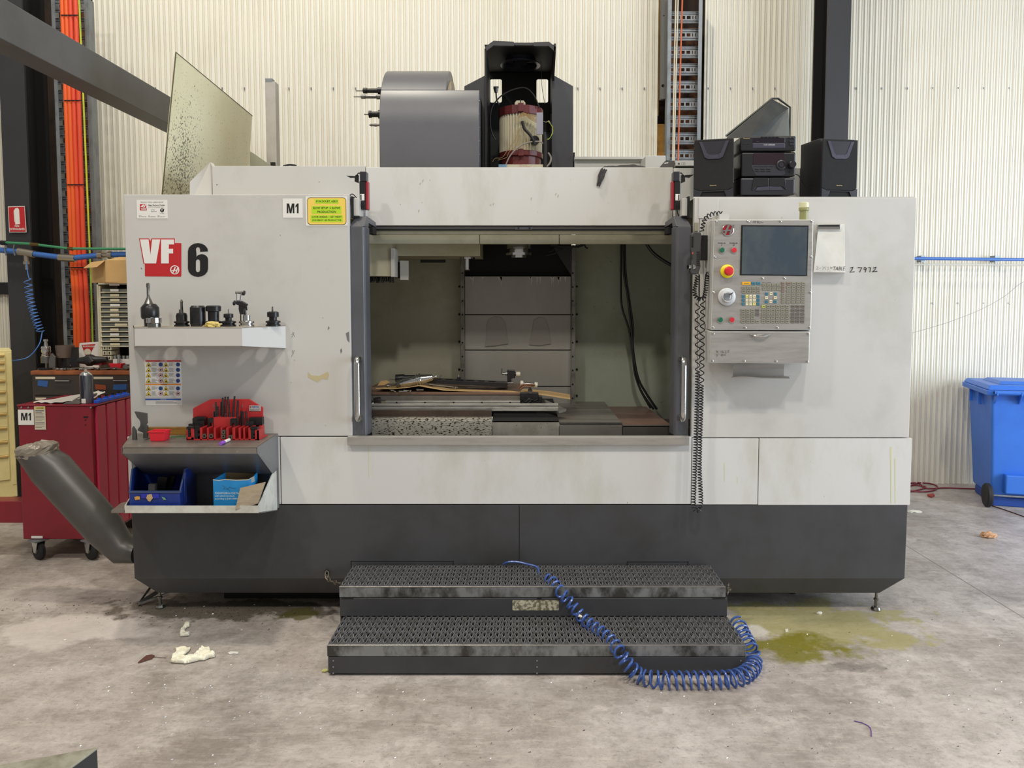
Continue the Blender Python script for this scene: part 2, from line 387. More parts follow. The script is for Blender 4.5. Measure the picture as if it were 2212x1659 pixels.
m.build('earth_wire', YG, None, smooth=True, cat='cable', label='yellow and green earth wire running down the left cable ladder')
tm = MB()
for py in (33, 217, 399, 578, 752):
    x0 = 131 + py * .037; x1 = 168 + py * .037
    tm.box(P(x0, py, 6.5).x, P(x1, py, 6.5).x, 6.495, 6.50, P(0, py + 1, 6.5).z, P(0, py - 1, 6.5).z)
tm.build('cable_tie', BLACKM, None, cat='cable tie', label='black ties strapping the four orange cables to the ladder', kind='stuff')
for a, b, cm, lb, r in ((1460, 1453, mat('cream_cable', (214, 204, 180), .5), 'cream twin cable leftmost on the right cable ladder', .006), (1465, 1456, MATS['cream_cable'], 'cream cable pressed against the twin beside it on the right ladder', .006), (1474, 1465, mat('thin_orange', (206, 104, 62), .5), 'thin orange cable running down the right cable ladder', .007)):
    MB().tube([P(a, -5, 6.79), P((a + b) / 2 - 1, 190, 6.79), P(b, 347, 6.79)], r, 8).build('wall_cable', cm, None, smooth=True, cat='cable', label=lb)
q = MB(); 
x0, x1 = P(1426, 100, 6.9).x, P(1439, 100, 6.9).x
plate('wall_channel', [[(x0, P(0, 215, 6.9).z), (x1, P(0, 215, 6.9).z), (x1, 6), (x0, 6)], circ(P(1433, 36, 6.9).x, P(0, 36, 6.9).z, .006, 10), circ(P(1431, 187, 6.9).x, P(0, 187, 6.9).z, .014, 12)], 6.9, .05, mat('channel_grey', (98, 98, 94), .5), cat='channel', label='grey steel channel hanging beside the right cable ladder')

# ---------------------------------------------------------------- air pipes on the wall
PIPE = mat('blue_pipe', (62, 110, 186), .35); FIT = mat('nickel_fitting', (168, 160, 146), .3, .8)
t = thing('air_pipe', 'blue compressed air pipe with nickel tee fittings crossing the left column', 'pipe')
Y = 6.36
MB().tube([P(-30, 538, Y), P(0, 540, Y), P(45, 544, Y)], .024, 12).tube([P(70, 548, Y), P(132, 556, Y)], .024, 12).tube([P(160, 557, Y), P(215, 551, Y)], .024, 12).tube([P(240, 550, Y), P(300, 549, Y)], .024, 12).build('pipe_run', PIPE, t, smooth=True)
for a, b in (((40, 543), (74, 549)), ((128, 556), (163, 558)), ((212, 551), (222, 551)), ((234, 551), (243, 551))):
    MB().tube([P(*a, Y), P(*b, Y)], .032, 14).build('fitting', FIT, t, smooth=True)
MB().tube([P(222, 551, Y), P(234, 551, Y)], .02, 12).build('valve', FIT, t, smooth=True)
MB().lathe([(.02, 0), (.02, .05), (.026, .055), (.026, .08), (.014, .085), (.012, .125)], P(57, 551, Y), (0, 0, -1), 12).build('drop_coupling', FIT, t, smooth=True)
for px in (12, 31): MB().tube([P(px, 528, Y - .03), P(px - 2, 538, Y - .03), P(px + 1, 552, Y - .03)], .006, 6).build('pipe_clip', GALV, t)
t2 = thing('green_pipe', 'thin green air pipe running above the blue one on the left', 'pipe'); Y = 6.33
MB().tube([P(12, 524, Y), P(68, 527, Y)], .011, 8).tube([P(82, 529, Y), P(148, 537, Y), P(300, 538, Y)], .011, 8).build('pipe_run', mat('green_pipe', (60, 140, 96), .4), t2, smooth=True)
for a, b, y_ in ((66, 84, 528), (147, 158, 537)): MB().tube([P(a, y_ - .5, Y), P(b, y_ + .8, Y)], .015, 8).build('brass_joint', mat('brass', (110, 88, 52), .35, .7), t2, smooth=True)
MB().tube([P(2, 524, Y), P(13, 525, Y)], .02, 8).build('end_clip', BLKOX, t2)
t = thing('air_pipe', 'blue air pipe running along the back wall right of the machine', 'pipe')
MB().tube([P(1940, 558, 6.86), P(2230, 561, 6.86), P(2500, 563, 6.86)], .0145, 12).build('pipe_run', PIPE, t, smooth=True)
MB().tube([P(1960, 571, 6.94), P(2500, 574, 6.94)], .006, 8).build('support_rail', WALLM, t)
for px in (1990, 2150, 2300): MB().pbox(px, px + 8, 552, 566, 6.88, .08).build('pipe_clip', GALV, t)
pth = smoothpath([P(57, 566, 6.3), P(60, 590, 6.3), P(63, 602, 6.3)], 4)
c1 = coil(smoothpath([P(60, 603, 6.3), P(64, 640, 6.3), P(74, 680, 6.3), P(88, 717, 6.3)], 8), 14, lambda u: .028, 12, var=lambda u: u ** .8)
MB().tube(pth + c1 + smoothpath([P(91, 718, 6.3), P(84, 745, 6.25), P(60, 772, 6.2), P(22, 780, 6.1)], 5), .0042, 6).build('coiled_air_hose', mat('pale_blue_hose', (84, 132, 206), .3), None, smooth=True, cat='hose', label='light blue coiled air hose hanging from the tee on the left column')
MB().tube(smoothpath([P(2240, 600, 6.7), P(2205, 612, 6.7), P(2170, 640, 6.75), P(2120, 668, 6.8), P(2060, 692, 6.85), P(2010, 708, 6.9), P(1960, 722, 6.9)], 6), .0022, 5).build('hanging_wire', mat('wire_beige', (170, 164, 160), .5), None, smooth=True, cat='wire', label='thin pale wire sagging across the right wall above the blue bin')
# fire extinguisher sign
t = thing('fire_sign', 'red and white fire extinguisher sign on the left steel column', 'sign'); Y = 6.43
MB().quadp([(17, 446), (53, 445), (57, 502), (20, 502)], Y, .004).build('sign_plate', WHITE, t)
MB().quadp([(18, 447.5), (52, 446.5), (55.5, 500.5), (21, 500.5)], Y - .002, .002).build('red_field', REDP, t)
MB().quadp([(31, 454), (33, 450), (38, 449), (41, 453), (43, 484), (33, 485)], Y - .004, .002).quadp([(29.5, 456), (31, 453), (32, 480), (31, 479)], Y - .004, .002).build('extinguisher_symbol', WHITE, t)
txt('FIRE', (32, 42, 486.5, 490.5), Y - .004, WHITE, t, bold=.02); txt('EXTINGUISHER', (21.5, 53.5, 492.5, 497), Y - .004, WHITE, t, bold=.02)
# ---------------------------------------------------------------- jib beam, splash sheet, post
MB().hexa([(-2.72, 2.3, 3.04), (-2.56, 2.3, 3.04), (-2.67, 6.3, 3.08), (-2.83, 6.3, 3.08), (-2.72, 2.3, 3.25), (-2.56, 2.3, 3.25), (-2.67, 6.3, 3.29), (-2.83, 6.3, 3.29)]).build('overhead_beam', mat('beam_grey', (82, 82, 84), .5, dirt=(62, 60, 60), amt=.6, scale=3), None, bevel=.004, cat='beam', label='dark grey steel overhead beam reaching over the left end of the machine')
# ================================================================ THE MACHINE
MC = thing('milling_machine', 'large grey and charcoal vertical milling machine with open sliding doors, filling the picture', 'machine')
def pb(name, material, x0, x1, y0, y1, Y, d, parent=MC, bevel=.002, **kw): return MB().pbox(x0, x1, y0, y1, Y, d).build(name, material, parent, bevel=bevel, **kw)
F = 4.0
# left and right cabinets: front panel skins, hollow shells behind
pb('cabinet_panel', PANEL, 275.5, 757, 420, 942, F, .03, label='left grey front panel with the badges', bevel=.003)
pb('cabinet_panel', PANEL, 1508.5, 1972, 427, 945, F, .03, label='right grey front panel behind the control', bevel=.003)
pb('corner_strip', PANEL, 1497, 1507.5, 427, 945, F, .04)
pb('upper_strip', PANEL, 1509, 1552, 427, 472, F - .004, .02)
zt = P(0, 423, F).z; zl = P(0, 946, F).z; zb = P(0, 1090, F).z
XL = P(275.5, 700, F).x; XR = P(1971, 700, F).x; XDL = P(757, 700, F).x; XDR = P(1497, 700, F).x
for a_, b_ in ((XL, XL + .02), (XR - .02, XR)): MB().box(a_, b_, F + .03, 5.6, zb, zt).build('side_panel', PANEL, MC)
for a_, b_, c_ in ((XL + .001, XDL, F + .30), (XDR, XR - .001, 5.2)): MB().box(a_, b_, F + .031, c_, zt - .012, zt - .001).build('cabinet_top', PANEL, MC)
pb('lower_panel', PANELW, 277, 605, 943.5, 1089, F, .03)
pb('lower_panel', PANELW, 607, 1493, 944, 1089, F, .03, label='wide white front panel below the opening')
pb('lower_panel', PANELW, 1494.5, 1637.5, 947, 1090, F, .03)
pb('lower_panel', PANELW, 1639, 1968, 947, 1091, F, .03)
MB().box(XL + .02, XR - .02, F + .032, F + .06, .45, zl + .001).build('inner_frame', BLACKM, MC)
# charcoal base with the slanting skirt
zc = P(0, 1250, F).z; z0 = P(0, 1290, F).z; zB = P(0, 1091, F).z
xa, xb = P(284, 1150, F).x, P(1960, 1150, F).x; xc, xd = P(330, 1288, F).x, P(1911, 1292, F).x
m = MB(); vs = []
for y in (0, 1.3):
    for x, z, dy in ((xa, zB, 0), (xb, zB, 0), (xb - .004, zc, 0), (xd, z0, .055), (xc, z0, .055), (xa + .006, zc, 0)): vs.append((x, F + .004 + dy * (1 - y) + y, z))
m.add(vs, [(0, 5, 2, 1), (5, 4, 3, 2), (6, 7, 8, 11), (11, 8, 9, 10)] + [(i, (i + 1) % 6, (i + 1) % 6 + 6, i + 6) for i in range(6)])
m.build('base_skirt', DARK, MC, bevel=.003, label='charcoal base of the machine')
for a in ((1121.4, 1122.6, 1092, 1216),): pb('panel_seam', BLACKM, *a, F + .0025, .004, bevel=0)
for x0, x1, y0 in ((758, 980, 1212), (1355, 1487, 1213)):
    MB().pbox(x0, x1, y0, y0 + 1.3, F + .002, .004).pbox(x0, x0 + 1.3, y0, 1240, F + .002, .004).pbox(x1 - 1.3, x1, y0, 1240, F + .002, .004).build('panel_seam', BLACKM, MC)
pb('cabinet_seam', BLACKM, 277, 757, 942.2, 943.4, F + .01, .01, bevel=0)
q = P(706, 1236, F); MB().lathe([(.014, 0), (.014, .003)], (q.x, F + .003, q.z), (0, -1, 0), 18).build('chain_hole', BLACKM, MC)
MB().box(-1.75, -1.05, F + .25, 5.0, .005, .16).build('coolant_tank', BLACKM, MC); MB().box(1.15, 1.55, F + .4, 5.2, .0, .15).build('casting_foot', BLACKM, MC)
MB().box(-1.0, 1.1, F + .5, 5.2, 0.0, .16).build('casting_foot', BLACKM, MC)
for px, py, Y in ((346, 1316, 4.13), (1892, 1320, 4.10), (1712, 1318, 4.35)):
    g = P(px, py, Y); MB().lathe([(.026, 0), (.028, .006), (.022, .018), (.009, .02), (.009, .055), (.014, .056), (.014, .066), (.008, .068), (.008, .15)], (g.x, Y, 0.001), (0, 0, 1), 16).build('levelling_foot', TOOLST, MC, smooth=True)
# triangular stay at lower left
a = [P(327, 1266, 4.25), P(298, 1309, 4.15), P(332, 1300, 4.15)]
MB().tube([a[0], Vector((a[1].x, 4.15, .01)), Vector((a[2].x + .12, 4.3, .06)), a[0]], .010, 4).tube([Vector((a[1].x, 4.15, .01)), a[0] + Vector((.06, .02, -.02))], .014, 4).build('chute_stay', TOOLST, MC)
# door opening: sill, sliding doors, tracks
m = MB().pbox(750, 1490, 943, 962, 3.965, .04); m.build('door_sill', STEELP, MC, bevel=.003, label='stainless sill of the door opening')
for sx, nm in ((0, 'left'), (1, 'right')):
    mir = (lambda x: x) if not sx else (lambda x: 2248.5 - x)
    m = MB(); X = lambda p, y, Y: P(mir(p), y, Y).x
    x0, x1 = sorted((X(758, 700, F + .015), X(790, 700, F + .015))); x2 = X(795, 700, F + .05)
    zt_ = P(0, 488, F).z; zb_ = P(0, 942, F).z
    o, i_ = (x0, x1) if not sx else (x1, x0)
    d = (i_ - o) * .12
    pl = [(o, F + .12), (o, F + .016), (i_ - d, F + .016), (i_, F + .03), (x2, F + .075), (x2, F + .12)]
    if sx: pl = pl[::-1]
    m.prismz(pl, zb_, zt_)
    # chamfered head
    ztt = P(0, 468, F + .1).z; pl2 = [(o + (i_ - o) * .2, F + .16), (o + (i_ - o) * .2, F + .10), (i_ - d, F + .10), (x2, F + .12), (x2, F + .16)]
    m.hexa([(min(o, i_), F + .016, zt_), (max(o, i_), F + .016, zt_), (max(o, i_), F + .12, zt_), (min(o, i_), F + .12, zt_), (min(o + .012 * (1 - 2 * sx), i_), F + .09, ztt), (max(o + .012 * (1 - 2 * sx), i_), F + .09, ztt), (max(o + .012 * (1 - 2 * sx), i_), F + .15, ztt), (min(o + .012 * (1 - 2 * sx), i_), F + .15, ztt)])
    dr = m.build('sliding_door', FRAME, MC, bevel=.004, label=nm + ' dark grey sliding door edge, slid open')
    # head bracket reaching back to the track
    MB().add([P(mir(793), 467, F + .09), P(mir(822), 488, 4.42), P(mir(822), 498, 4.42), P(mir(793), 479, F + .09),
              P(mir(757 + 20), 468, F + .12), P(mir(806), 489, 4.46), P(mir(806), 499, 4.46), P(mir(777), 480, F + .12)],
             [(0, 1, 2, 3), (4, 7, 6, 5), (0, 4, 5, 1), (1, 5, 6, 2), (2, 6, 7, 3), (3, 7, 4, 0)]).build('door_bracket', FRAME, dr)
    pb('roller_box', BLACKM, min(mir(795), mir(806)), max(mir(795), mir(806)), 490, 505, 4.2, .1, dr)
    hx = P(mir(772.5), 840, F - .05).x; h0, h1 = P(0, 777, F).z, P(0, 902, F).z
    MB().tube(smoothpath([(hx, F + .02, h0), (hx, F - .03, h0 + .006), (hx, F - .052, h0 - .018), (hx, F - .055, h0 - .06), (hx, F - .055, (h0 + h1) / 2), (hx, F - .055, h1 + .06), (hx, F - .052, h1 + .018), (hx, F - .03, h1 - .006), (hx, F + .02, h1)], 5), .0165, 14).build('handle', CHROME, dr, smooth=True, label='polished steel grab handle')
    # door edge channel above (white bracket stack)
    pb('door_top_bracket', PANEL, *sorted((mir(763), mir(775))), 428, 466, F + .05, .12)
    pb('door_gap', BLACKM, *sorted((mir(758.5), mir(762.5))), 424, 470, F + .03, .05, bevel=0)
    pb('door_top_bracket', PANEL, *sorted((mir(776), mir(790))), 432, 468, F + .18, .05)
# header
H = 4.30
pb('header_panel', PANELW, 791, 1453, 361.5, 487, H, .03, label='wide grey header panel above the opening')
pb('header_panel', PANEL, 459, 789.5, 358.5, 470, H, .03)
pb('header_panel', PANELW, 1455, 1740, 363, 470, H, .03)
a = [P(458, 358.5, H), P(458, 440, H), P(410, 440, H + .01), P(410, 393, H + .01), P(454, 350, H + .05)]
b = P(478, 357, 4.6); m = MB()
m.add([tuple(p) for p in a] + [(p.x, p.y + .05, p.z) for p in a], [(0, 4, 3, 2, 1), (5, 6, 7, 8, 9)] + [(i, (i + 1) % 5, (i + 1) % 5 + 5, i + 5) for i in range(5)]).build('corner_gusset', PANEL, MC)
MB().box(P(458, 400, H).x, P(462, 400, H).x, H + .03, 5.4, P(0, 440, H).z, P(0, 358.5, H).z).build('roof_side', PANEL, MC); MB().box(P(1736, 400, H).x, P(1740, 400, H).x, H + .03, 5.2, 2.2, P(0, 364, H).z).build('roof_side', PANEL, MC)
pb('header_channel', BLACK, 800, 1450, 487, 497.5, H + .02, .06, bevel=0)
pb('header_channel', mat('rail_grey', (96, 95, 92), .4), 800, 1450, 489, 494, H + .015, .06, bevel=.001)
pb('track_joint', FRAME, 1112, 1150, 489, 496, H + .012, .02)
for px in (1120, 1144): q = P(px, 493, H + .008); MB().lathe([(.005, 0), (.005, .004)], q, (0, -1, 0), 10).build('screw', BLACKM, MC)
CRM = mat('inner_cream', (196, 194, 172), .5, dirt=(150, 144, 104), amt=.6, scale=5)
pb('track_lip', CRM, 793, 1452, 497.5, 506, H + .10, .03)
for a in ((793, 1035.5), (1037, 1207.5), (1209, 1452)): pb('ceiling_beam', CRM, *a, 507.5, 526.5, H + .14, .05)
# enclosure interior
OLIVE = mat('enclosure_olive', (164, 161, 142), .55, dirt=(128, 122, 88), amt=.8, scale=2.4, specks=(40, (70, 66, 46), .73))
GREEN = mat('enclosure_green', (154, 160, 144), .55, dirt=(122, 122, 92), amt=.7, scale=2.0, specks=(36, (60, 60, 44), .74))
B = 5.10
pb('enclosure_wall', OLIVE, 640, 999, 500, 905, B, .03, bevel=0, label='olive rear wall left of the column covers')
pb('enclosure_wall', GREEN, 1243, 1620, 500, 905, B, .03, bevel=0, label='green rear wall right of the column covers')
xi0, xi1 = P(640, 700, B).x, P(1615, 700, B).x
MB().box(xi0 - .02, xi0, F + .13, B, .9, 2.3).box(xi1, xi1 + .02, F + .13, B, .9, 2.3).build('enclosure_side', OLIVE, MC)
MB().box(xi0, P(1000, 500, 5).x, H + .19, B, 2.26, 2.28).box(P(1240, 500, 5).x, xi1, H + .19, B, 2.26, 2.28).box(xi0, xi1, H + .19, 4.75, 2.24, 2.26).build('added_enclosure_roof', OLIVE, MC)  # added closed roof, so light enters only through the door opening
MB().box(P(1000, 500, 5).x - .03, P(1240, 500, 5).x + .05, 4.74, B, 2.262, 2.27).build('added_enclosure_roof', BLACKM, MC)  # added black plate, blocks bright spots through the roof gap
MB().box(xi0, xi1, F + .15, B, .86, .88).build('enclosure_floor', BLACKM, MC)
# column way covers
pb('added_cover_backing', BLACKM, 1004, 1233, 597, 900, B - .07, .02, bevel=0)  # added black plate, stops bright lines showing between the way covers
WAY = mat('way_cover_grey', (150, 147, 140), .45, .25, dirt=(124, 120, 112), amt=.7, scale=1.8, stretch=(1, 1, .5))
for a in ((597, 679), (680.5, 755.5), (757, 834), (835.5, 900)): pb('way_cover', WAY, 1004, 1233, *a, B - .10 + (a[0] - 597) * .0001, .02)
m = mat('side_strip', (118, 116, 110), .45, .3, dirt=(50, 46, 36), amt=.8, scale=14)
for x0, x1, bx in ((995, 1003.5, 999), (1234, 1243, 1237)):
    st = pb('column_strip', m, x0, x1, 530, 900, B - .12, .11)
    bm = MB()
    for k in range(12): q = P(bx, 590 + k * 30, B - .121); bm.lathe([(.006, 0), (.005, .004)], q, (0, -1, 0), 8)
    bm.build('strip_bolts', BLACKM, st, kind='stuff')
bm = MB()
for py in (619, 679, 738, 798, 855):
    for px in (992, 1246): q = P(px, py, B - .002); bm.lathe([(.008, 0), (.006, .006)], q, (0, -1, 0), 8)
bm.build('wall_bolts', BLACKM, MC, kind='stuff')
pb('head_underside', BLACKM, 1003, 1234, 500, 603, B - .03, .03, bevel=0)
MB().prism(pp([(1190, 527), (1234, 595), (1234, 527)], B - .12), B - .12, B - .1).build('head_gusset', mat('gusset', (30, 30, 33), .5), MC)
c = P(1121, 540, 4.72)
MB().lathe([(.08, .13), (.08, .035), (.062, .03), (.062, .012), (.085, .01), (.085, -.005), (.05, -.008), (.05, -.02), (.02, -.022)], (c.x, c.y, c.z - .03), (0, 0, 1), 28).build('spindle', CHROME, MC, smooth=True, label='polished spindle nose')
MB().cyl((c.x, c.y, c.z + .1), (c.x, c.y, c.z + .5), .09, n=24).build('spindle_housing', BLKOX, MC, smooth=True)
m = MB()
for a, b, s in (((1190, 528), (1236, 534), .012), ((1215, 538), (1180, 552), .004), ((1236, 532), (1262, 528), .008), ((1262, 528), (1270, 536), .006), ((1200, 532), (1186, 545), .004)): m.tube([P(*a, 4.8), P((a[0] + b[0]) / 2, (a[1] + b[1]) / 2 + 3, 4.8), P(*b, 4.8)], s, 6)
m.build('coolant_nozzle', BLKOX, MC)
# tool changer shroud inside, upper left
SHR = mat('shroud_olive', (178, 174, 148), .5, dirt=(140, 132, 96), amt=.7, scale=3)
m = MB(); Y = 4.62
a0, a1 = P(837, 530, Y).x, P(1037, 530, Y).x; z1, z2 = P(0, 520, Y).z, P(0, 553, Y).z
m.box(a0, a1, Y, 5.0, z2, z1 + .08)
m.build('changer_shroud', SHR, MC, bevel=.002, label='olive tool changer shroud')
pb('changer_shroud', SHR, 780, 846, 520, 597, 4.5, .12)
pb('shroud_flange', PANEL, 844, 852, 536, 598, 4.49, .14); pb('shroud_flange', PANEL, 864, 882, 563, 605, 4.6, .02)
pb('shroud_gap', BLACKM, 852.5, 862, 566, 601, 4.62, .03, bevel=0)
pb('shroud_slot', BLACKM, 908, 962, 561, 567, 4.70, .02, bevel=0)
c = P(1009, 562, 4.75); MB().lathe([(.05, .03), (.05, .012), (.02, .01), (.02, -.055), (.016, -.06)], (c.x, c.y, c.z - .005), (0, 0, 1), 18).build('changer_pin', CHROME, MC, smooth=True)
m = MB()
for k in range(120):
    px = random.uniform(793, 851); q = P(px, 597, random.uniform(4.5, 4.6)); m.tube([q, q + Vector((random.uniform(-.004, .004), 0, -random.uniform(.025, .04)))], .0016, 4)
m.build('brush_bristles', BLACKM, MC, kind='stuff')
# interior cables
def cab(pts, r, nm, lb, Y=4.95): MB().tube(smoothpath([P(x, y, Y) for x, y in pts], 6), r, 8).build(nm, PLAS, MC, smooth=True, label=lb)
cab([(1342, 520), (1341, 600), (1343, 660), (1358, 710), (1366, 760), (1372, 810), (1388, 850), (1412, 884)], .007, 'enclosure_cable', 'black cable of the looped bundle')
cab([(1347, 520), (1348, 590), (1356, 640), (1364, 710), (1368, 760), (1378, 815), (1396, 850), (1419, 884)], .008, 'enclosure_cable', 'black cable of the looped bundle')
cab([(1350, 520), (1352, 590), (1360, 650), (1368, 710), (1366, 750), (1370, 800), (1382, 840), (1405, 882)], .006, 'enclosure_cable', 'black cable of the looped bundle')
cab([(1396, 526), (1410, 545), (1432, 562), (1456, 576)], .011, 'enclosure_hose', 'thick black hose near the right door', 4.7)
# bed way covers
GB = mat('bed_cover', (132, 128, 122), .38, .5, dirt=(96, 84, 74), amt=.8, scale=4, stretch=(.5, 3, 1)); RB = mat('bed_cover_brown', (128, 100, 90), .4, .3, dirt=(92, 70, 62), amt=.7, scale=5)
SPK = mat('speckled_steel', (170, 166, 154), .4, .35, dirt=(140, 134, 118), amt=.6, scale=6, specks=(62, (52, 44, 34), .555), stretch=(1, 1, 2.6))
Yb = 4.2
def bed(x0, x1, yt, ms, mtop, drop, nm='bed_cover'):
    a = P(x0, yt, Yb); b = P(x1, yt, Yb); zb2 = P(0, 965, Yb).z; zf = a.z; s = MB()
    s.box(a.x, b.x, Yb, Yb + .02, zb2, zf); o = s.build(nm, ms, MC, bevel=.002)
    MB().hexa([(a.x, Yb, zf - .01), (b.x, Yb, zf - .01), (b.x, B, zf - drop - .01), (a.x, B, zf - drop - .01), (a.x, Yb, zf), (b.x, Yb, zf), (b.x, B, zf - drop), (a.x, B, zf - drop)]).build('cover_top', mtop, o, bevel=.002)
bed(1345.5, 1452, 919, mat('dark_cover', (84, 80, 76), .4, .3), RB, .02)
bed(1208.5, 1344, 914, GB, GB, -.0)
bed(1063, 1207.5, 909, mat('pale_cover', (160, 156, 146), .4, .4, dirt=(110, 100, 84), amt=.6, scale=9, specks=(50, (60, 50, 40), .66)), BLACKM, -.02)
pb('splash_plate', SPK, 803, 1062, 908, 965, Yb - .02, .015, label='speckled stainless plate in the bed')
pb('splash_ledge', SPK, 803, 1062, 903.5, 908, Yb - .01, .06)
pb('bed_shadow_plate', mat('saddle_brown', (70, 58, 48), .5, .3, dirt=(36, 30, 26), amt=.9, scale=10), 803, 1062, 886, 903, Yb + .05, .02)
# work table
TBL = mat('cast_table', (134, 128, 120), .4, .5, dirt=(96, 84, 74), amt=.7, scale=6)
m = MB(); Y = 4.42
x0, x1 = P(780, 850, Y).x, P(1124, 850, Y).x
m.box(x0, x1, Y, Y + .48, P(0, 866, Y).z, P(0, 853, Y).z)
m.build('work_table', TBL, MC, bevel=.003, label='cast work table with slotted top')
MB().box(x0, x1, Y - .006, Y + .485, P(0, 852.8, Y).z, P(0, 848, Y).z).build('table_edge', mat('rust_edge', (126, 100, 84), .45, .4), MC, bevel=.002)
AL = mat('aluminium_rail', (186, 184, 176), .35, .6, dirt=(110, 104, 92), amt=.6, scale=12, stretch=(1, 1, 4))
pb('table_trough', AL, 797, 1206, 872, 877, 4.30, .02); pb('table_trough', AL, 797, 1206, 878.5, 888, 4.305, .015); pb('trough_groove', TBL, 797, 1204, 876.5, 879, 4.315, .01, bevel=0)
pb('trough_back', AL, 832, 1124, 866, 873, 4.40, .015)
m = MB()
for px in (857, 918, 980, 1041, 1102): q = P(px, 869.5, 4.398); m.lathe([(.005, 0), (.005, .003)], q, (0, -1, 0), 8)
m.build('trough_screws', BLACKM, MC, kind='stuff')
MB().add([P(1166, 858, 4.5), P(1206, 876, 4.32), P(1224, 884, 4.36), P(1222, 889, 4.36), P(1208, 893, 4.32), P(1206, 889, 4.31), P(1166, 880, 4.5)], [(0, 1, 2), (2, 1, 3), (1, 5, 4, 3), (0, 6, 5, 1)]).build('trough_end', AL, MC)
pb('junction_block', BLKOX, 1123, 1163, 849, 872, 4.40, .06); pb('junction_plate', BLKOX, 1163, 1171, 856, 873, 4.39, .05)
m = MB()
for k in range(24): q = P(random.uniform(1126, 1160), random.uniform(860, 872), 4.39); m.tube([q, q + Vector((random.uniform(-.03, .03), .0, random.uniform(-.01, .02)))], .0022, 5)
m.build('junction_wires', TOOLST, MC, kind='stuff')

# ---------------------------------------------------------------- tool rack (left)
Y1 = 3.70
zr = 1.615; zrb = P(0, 747.5, Y1).z
xl, xm, xr = P(289, 728, Y1).x, P(523, 728, Y1).x, P(617, 728, F).x
holes = [322, 361, 393, 429, 463, 495, 533, 562]
loops = [[(xl, Y1), (xm, Y1), (xr, F), (P(275.5, 700, F).x + .03, F)]]
HC = []
for px in holes:
    c = P(px, 703, 3.86); rr = .037 if px in (361, 562) else .031; HC.append(c.x); loops.append(circ(c.x, 3.86, rr, 20))
me = curve_mesh([[(x, y) for x, y in l] for l in loops], .003); me.transform(Matrix.Translation((0, 0, zr - .0015))); me.materials.clear()
rack = link('tool_rack', me, mat('rack_top', (170, 164, 152), .5, dirt=(130, 112, 90), amt=.8, scale=14), MC, label='grey sheet-metal tool rack with round tool holes')
zfb = P(0, 752, F).z
MB().hexa([(xl, Y1, zrb), (xm, Y1, zrb), (xm, Y1 + .003, zrb), (xl, Y1 + .003, zrb), (xl, Y1, zr), (xm, Y1, zr), (xm, Y1 + .003, zr), (xl, Y1 + .003, zr)]).build('rack_front', PANEL, rack, bevel=.001)
MB().hexa([(xm, Y1, zrb), (xr, F, zfb), (xr - .004, F, zfb), (xm - .003, Y1 + .003, zrb), (xm, Y1, zr), (xr, F, zr), (xr - .004, F, zr), (xm - .003, Y1 + .003, zr)]).build('rack_end', PANELW, rack)
xl2 = P(275.5, 700, F).x + .03
MB().hexa([(xl, Y1, zrb), (xl + .003, Y1, zrb), (xl2 + .003, F, zfb), (xl2, F, zfb), (xl, Y1, zr), (xl + .003, Y1, zr), (xl2 + .003, F, zr), (xl2, F, zr)]).build('rack_end', PANEL, rack)
# ---------------------------------------------------------------- work shelf and lower tray (left)
WK = mat('worn_steel_shelf', (136, 130, 122), .42, .45, dirt=(104, 92, 80), amt=.8, scale=7, specks=(60, (176, 172, 164), .7)); SH = mat('shelf_sheet', (128, 128, 130), .42, .4, dirt=(92, 90, 88), amt=.5, scale=4)
Y2 = 3.62
zf = P(0, 966, Y2).z; zs = zf
xsl, xsr = P(263, 966, Y2).x, P(556, 966, Y2).x; xbl, xbr = P(285, 944, F).x, P(601, 946, F).x
shelf = MB().hexa([(xsl, Y2, zs - .006), (xsr, Y2, zs - .006), (xbr, F, zs - .006), (xbl, F, zs - .006), (xsl, Y2, zs), (xsr, Y2, zs), (xbr, F, zs), (xbl, F, zs)]).build('work_shelf', WK, MC, bevel=.002, label='worn steel work shelf with bent front edge')
zl2 = P(0, 980, Y2).z; zbk = P(0, 1018, F).z; Yk = 3.93
pb_ = lambda pts, nm, ma: MB().add(pts, [tuple(range(len(pts)))]).build(nm, ma, shelf)
MB().box(xsl, xsr, Y2, Y2 + .004, zl2, zs).build('shelf_lip', WK, shelf, bevel=.002)
o = MB().hexa([(xsl, Y2, zl2), (xsr, Y2, zl2), (xbr - .01, Yk, zbk), (xbl + .10, Yk, zbk), (xsl, Y2 + .004, zl2 + .004), (xsr, Y2 + .004, zl2 + .004), (xbr - .01, Yk, zbk + .005), (xbl + .10, Yk, zbk + .005)]).build('shelf_underside', SH, shelf)
MB().add([(xsr, Y2, zs), (xsr, Y2, zl2), (xbr - .01, Yk, zbk), (xbr, F - .002, zbk + .02), (xbr, F - .002, zs), (xsr - .004, Y2, zs), (xsr - .004, Y2, zl2), (xbr - .014, Yk, zbk), (xbr - .004, F - .002, zbk + .02), (xbr - .004, F - .002, zs)],
         [(0, 1, 2, 3, 4), (5, 9, 8, 7, 6), (0, 5, 6, 1), (1, 6, 7, 2), (2, 7, 8, 3), (0, 4, 9, 5)]).build('shelf_end', SH, shelf)
MB().add([(xsl, Y2, zs), (xsl, Y2, zl2), (xbl + .10, Yk, zbk), (xbl, F - .002, zs), (xsl + .004, Y2, zs), (xsl + .004, Y2, zl2), (xbl + .104, Yk, zbk), (xbl + .004, F - .002, zs)],
         [(0, 3, 2, 1), (4, 5, 6, 7), (0, 1, 5, 4), (1, 2, 6, 5)]).build('shelf_end', SH, shelf)
MB().box(xbl, xbr, F - .012, F - .002, zbk - .2, zs - .01).build('shelf_back', SH, shelf)
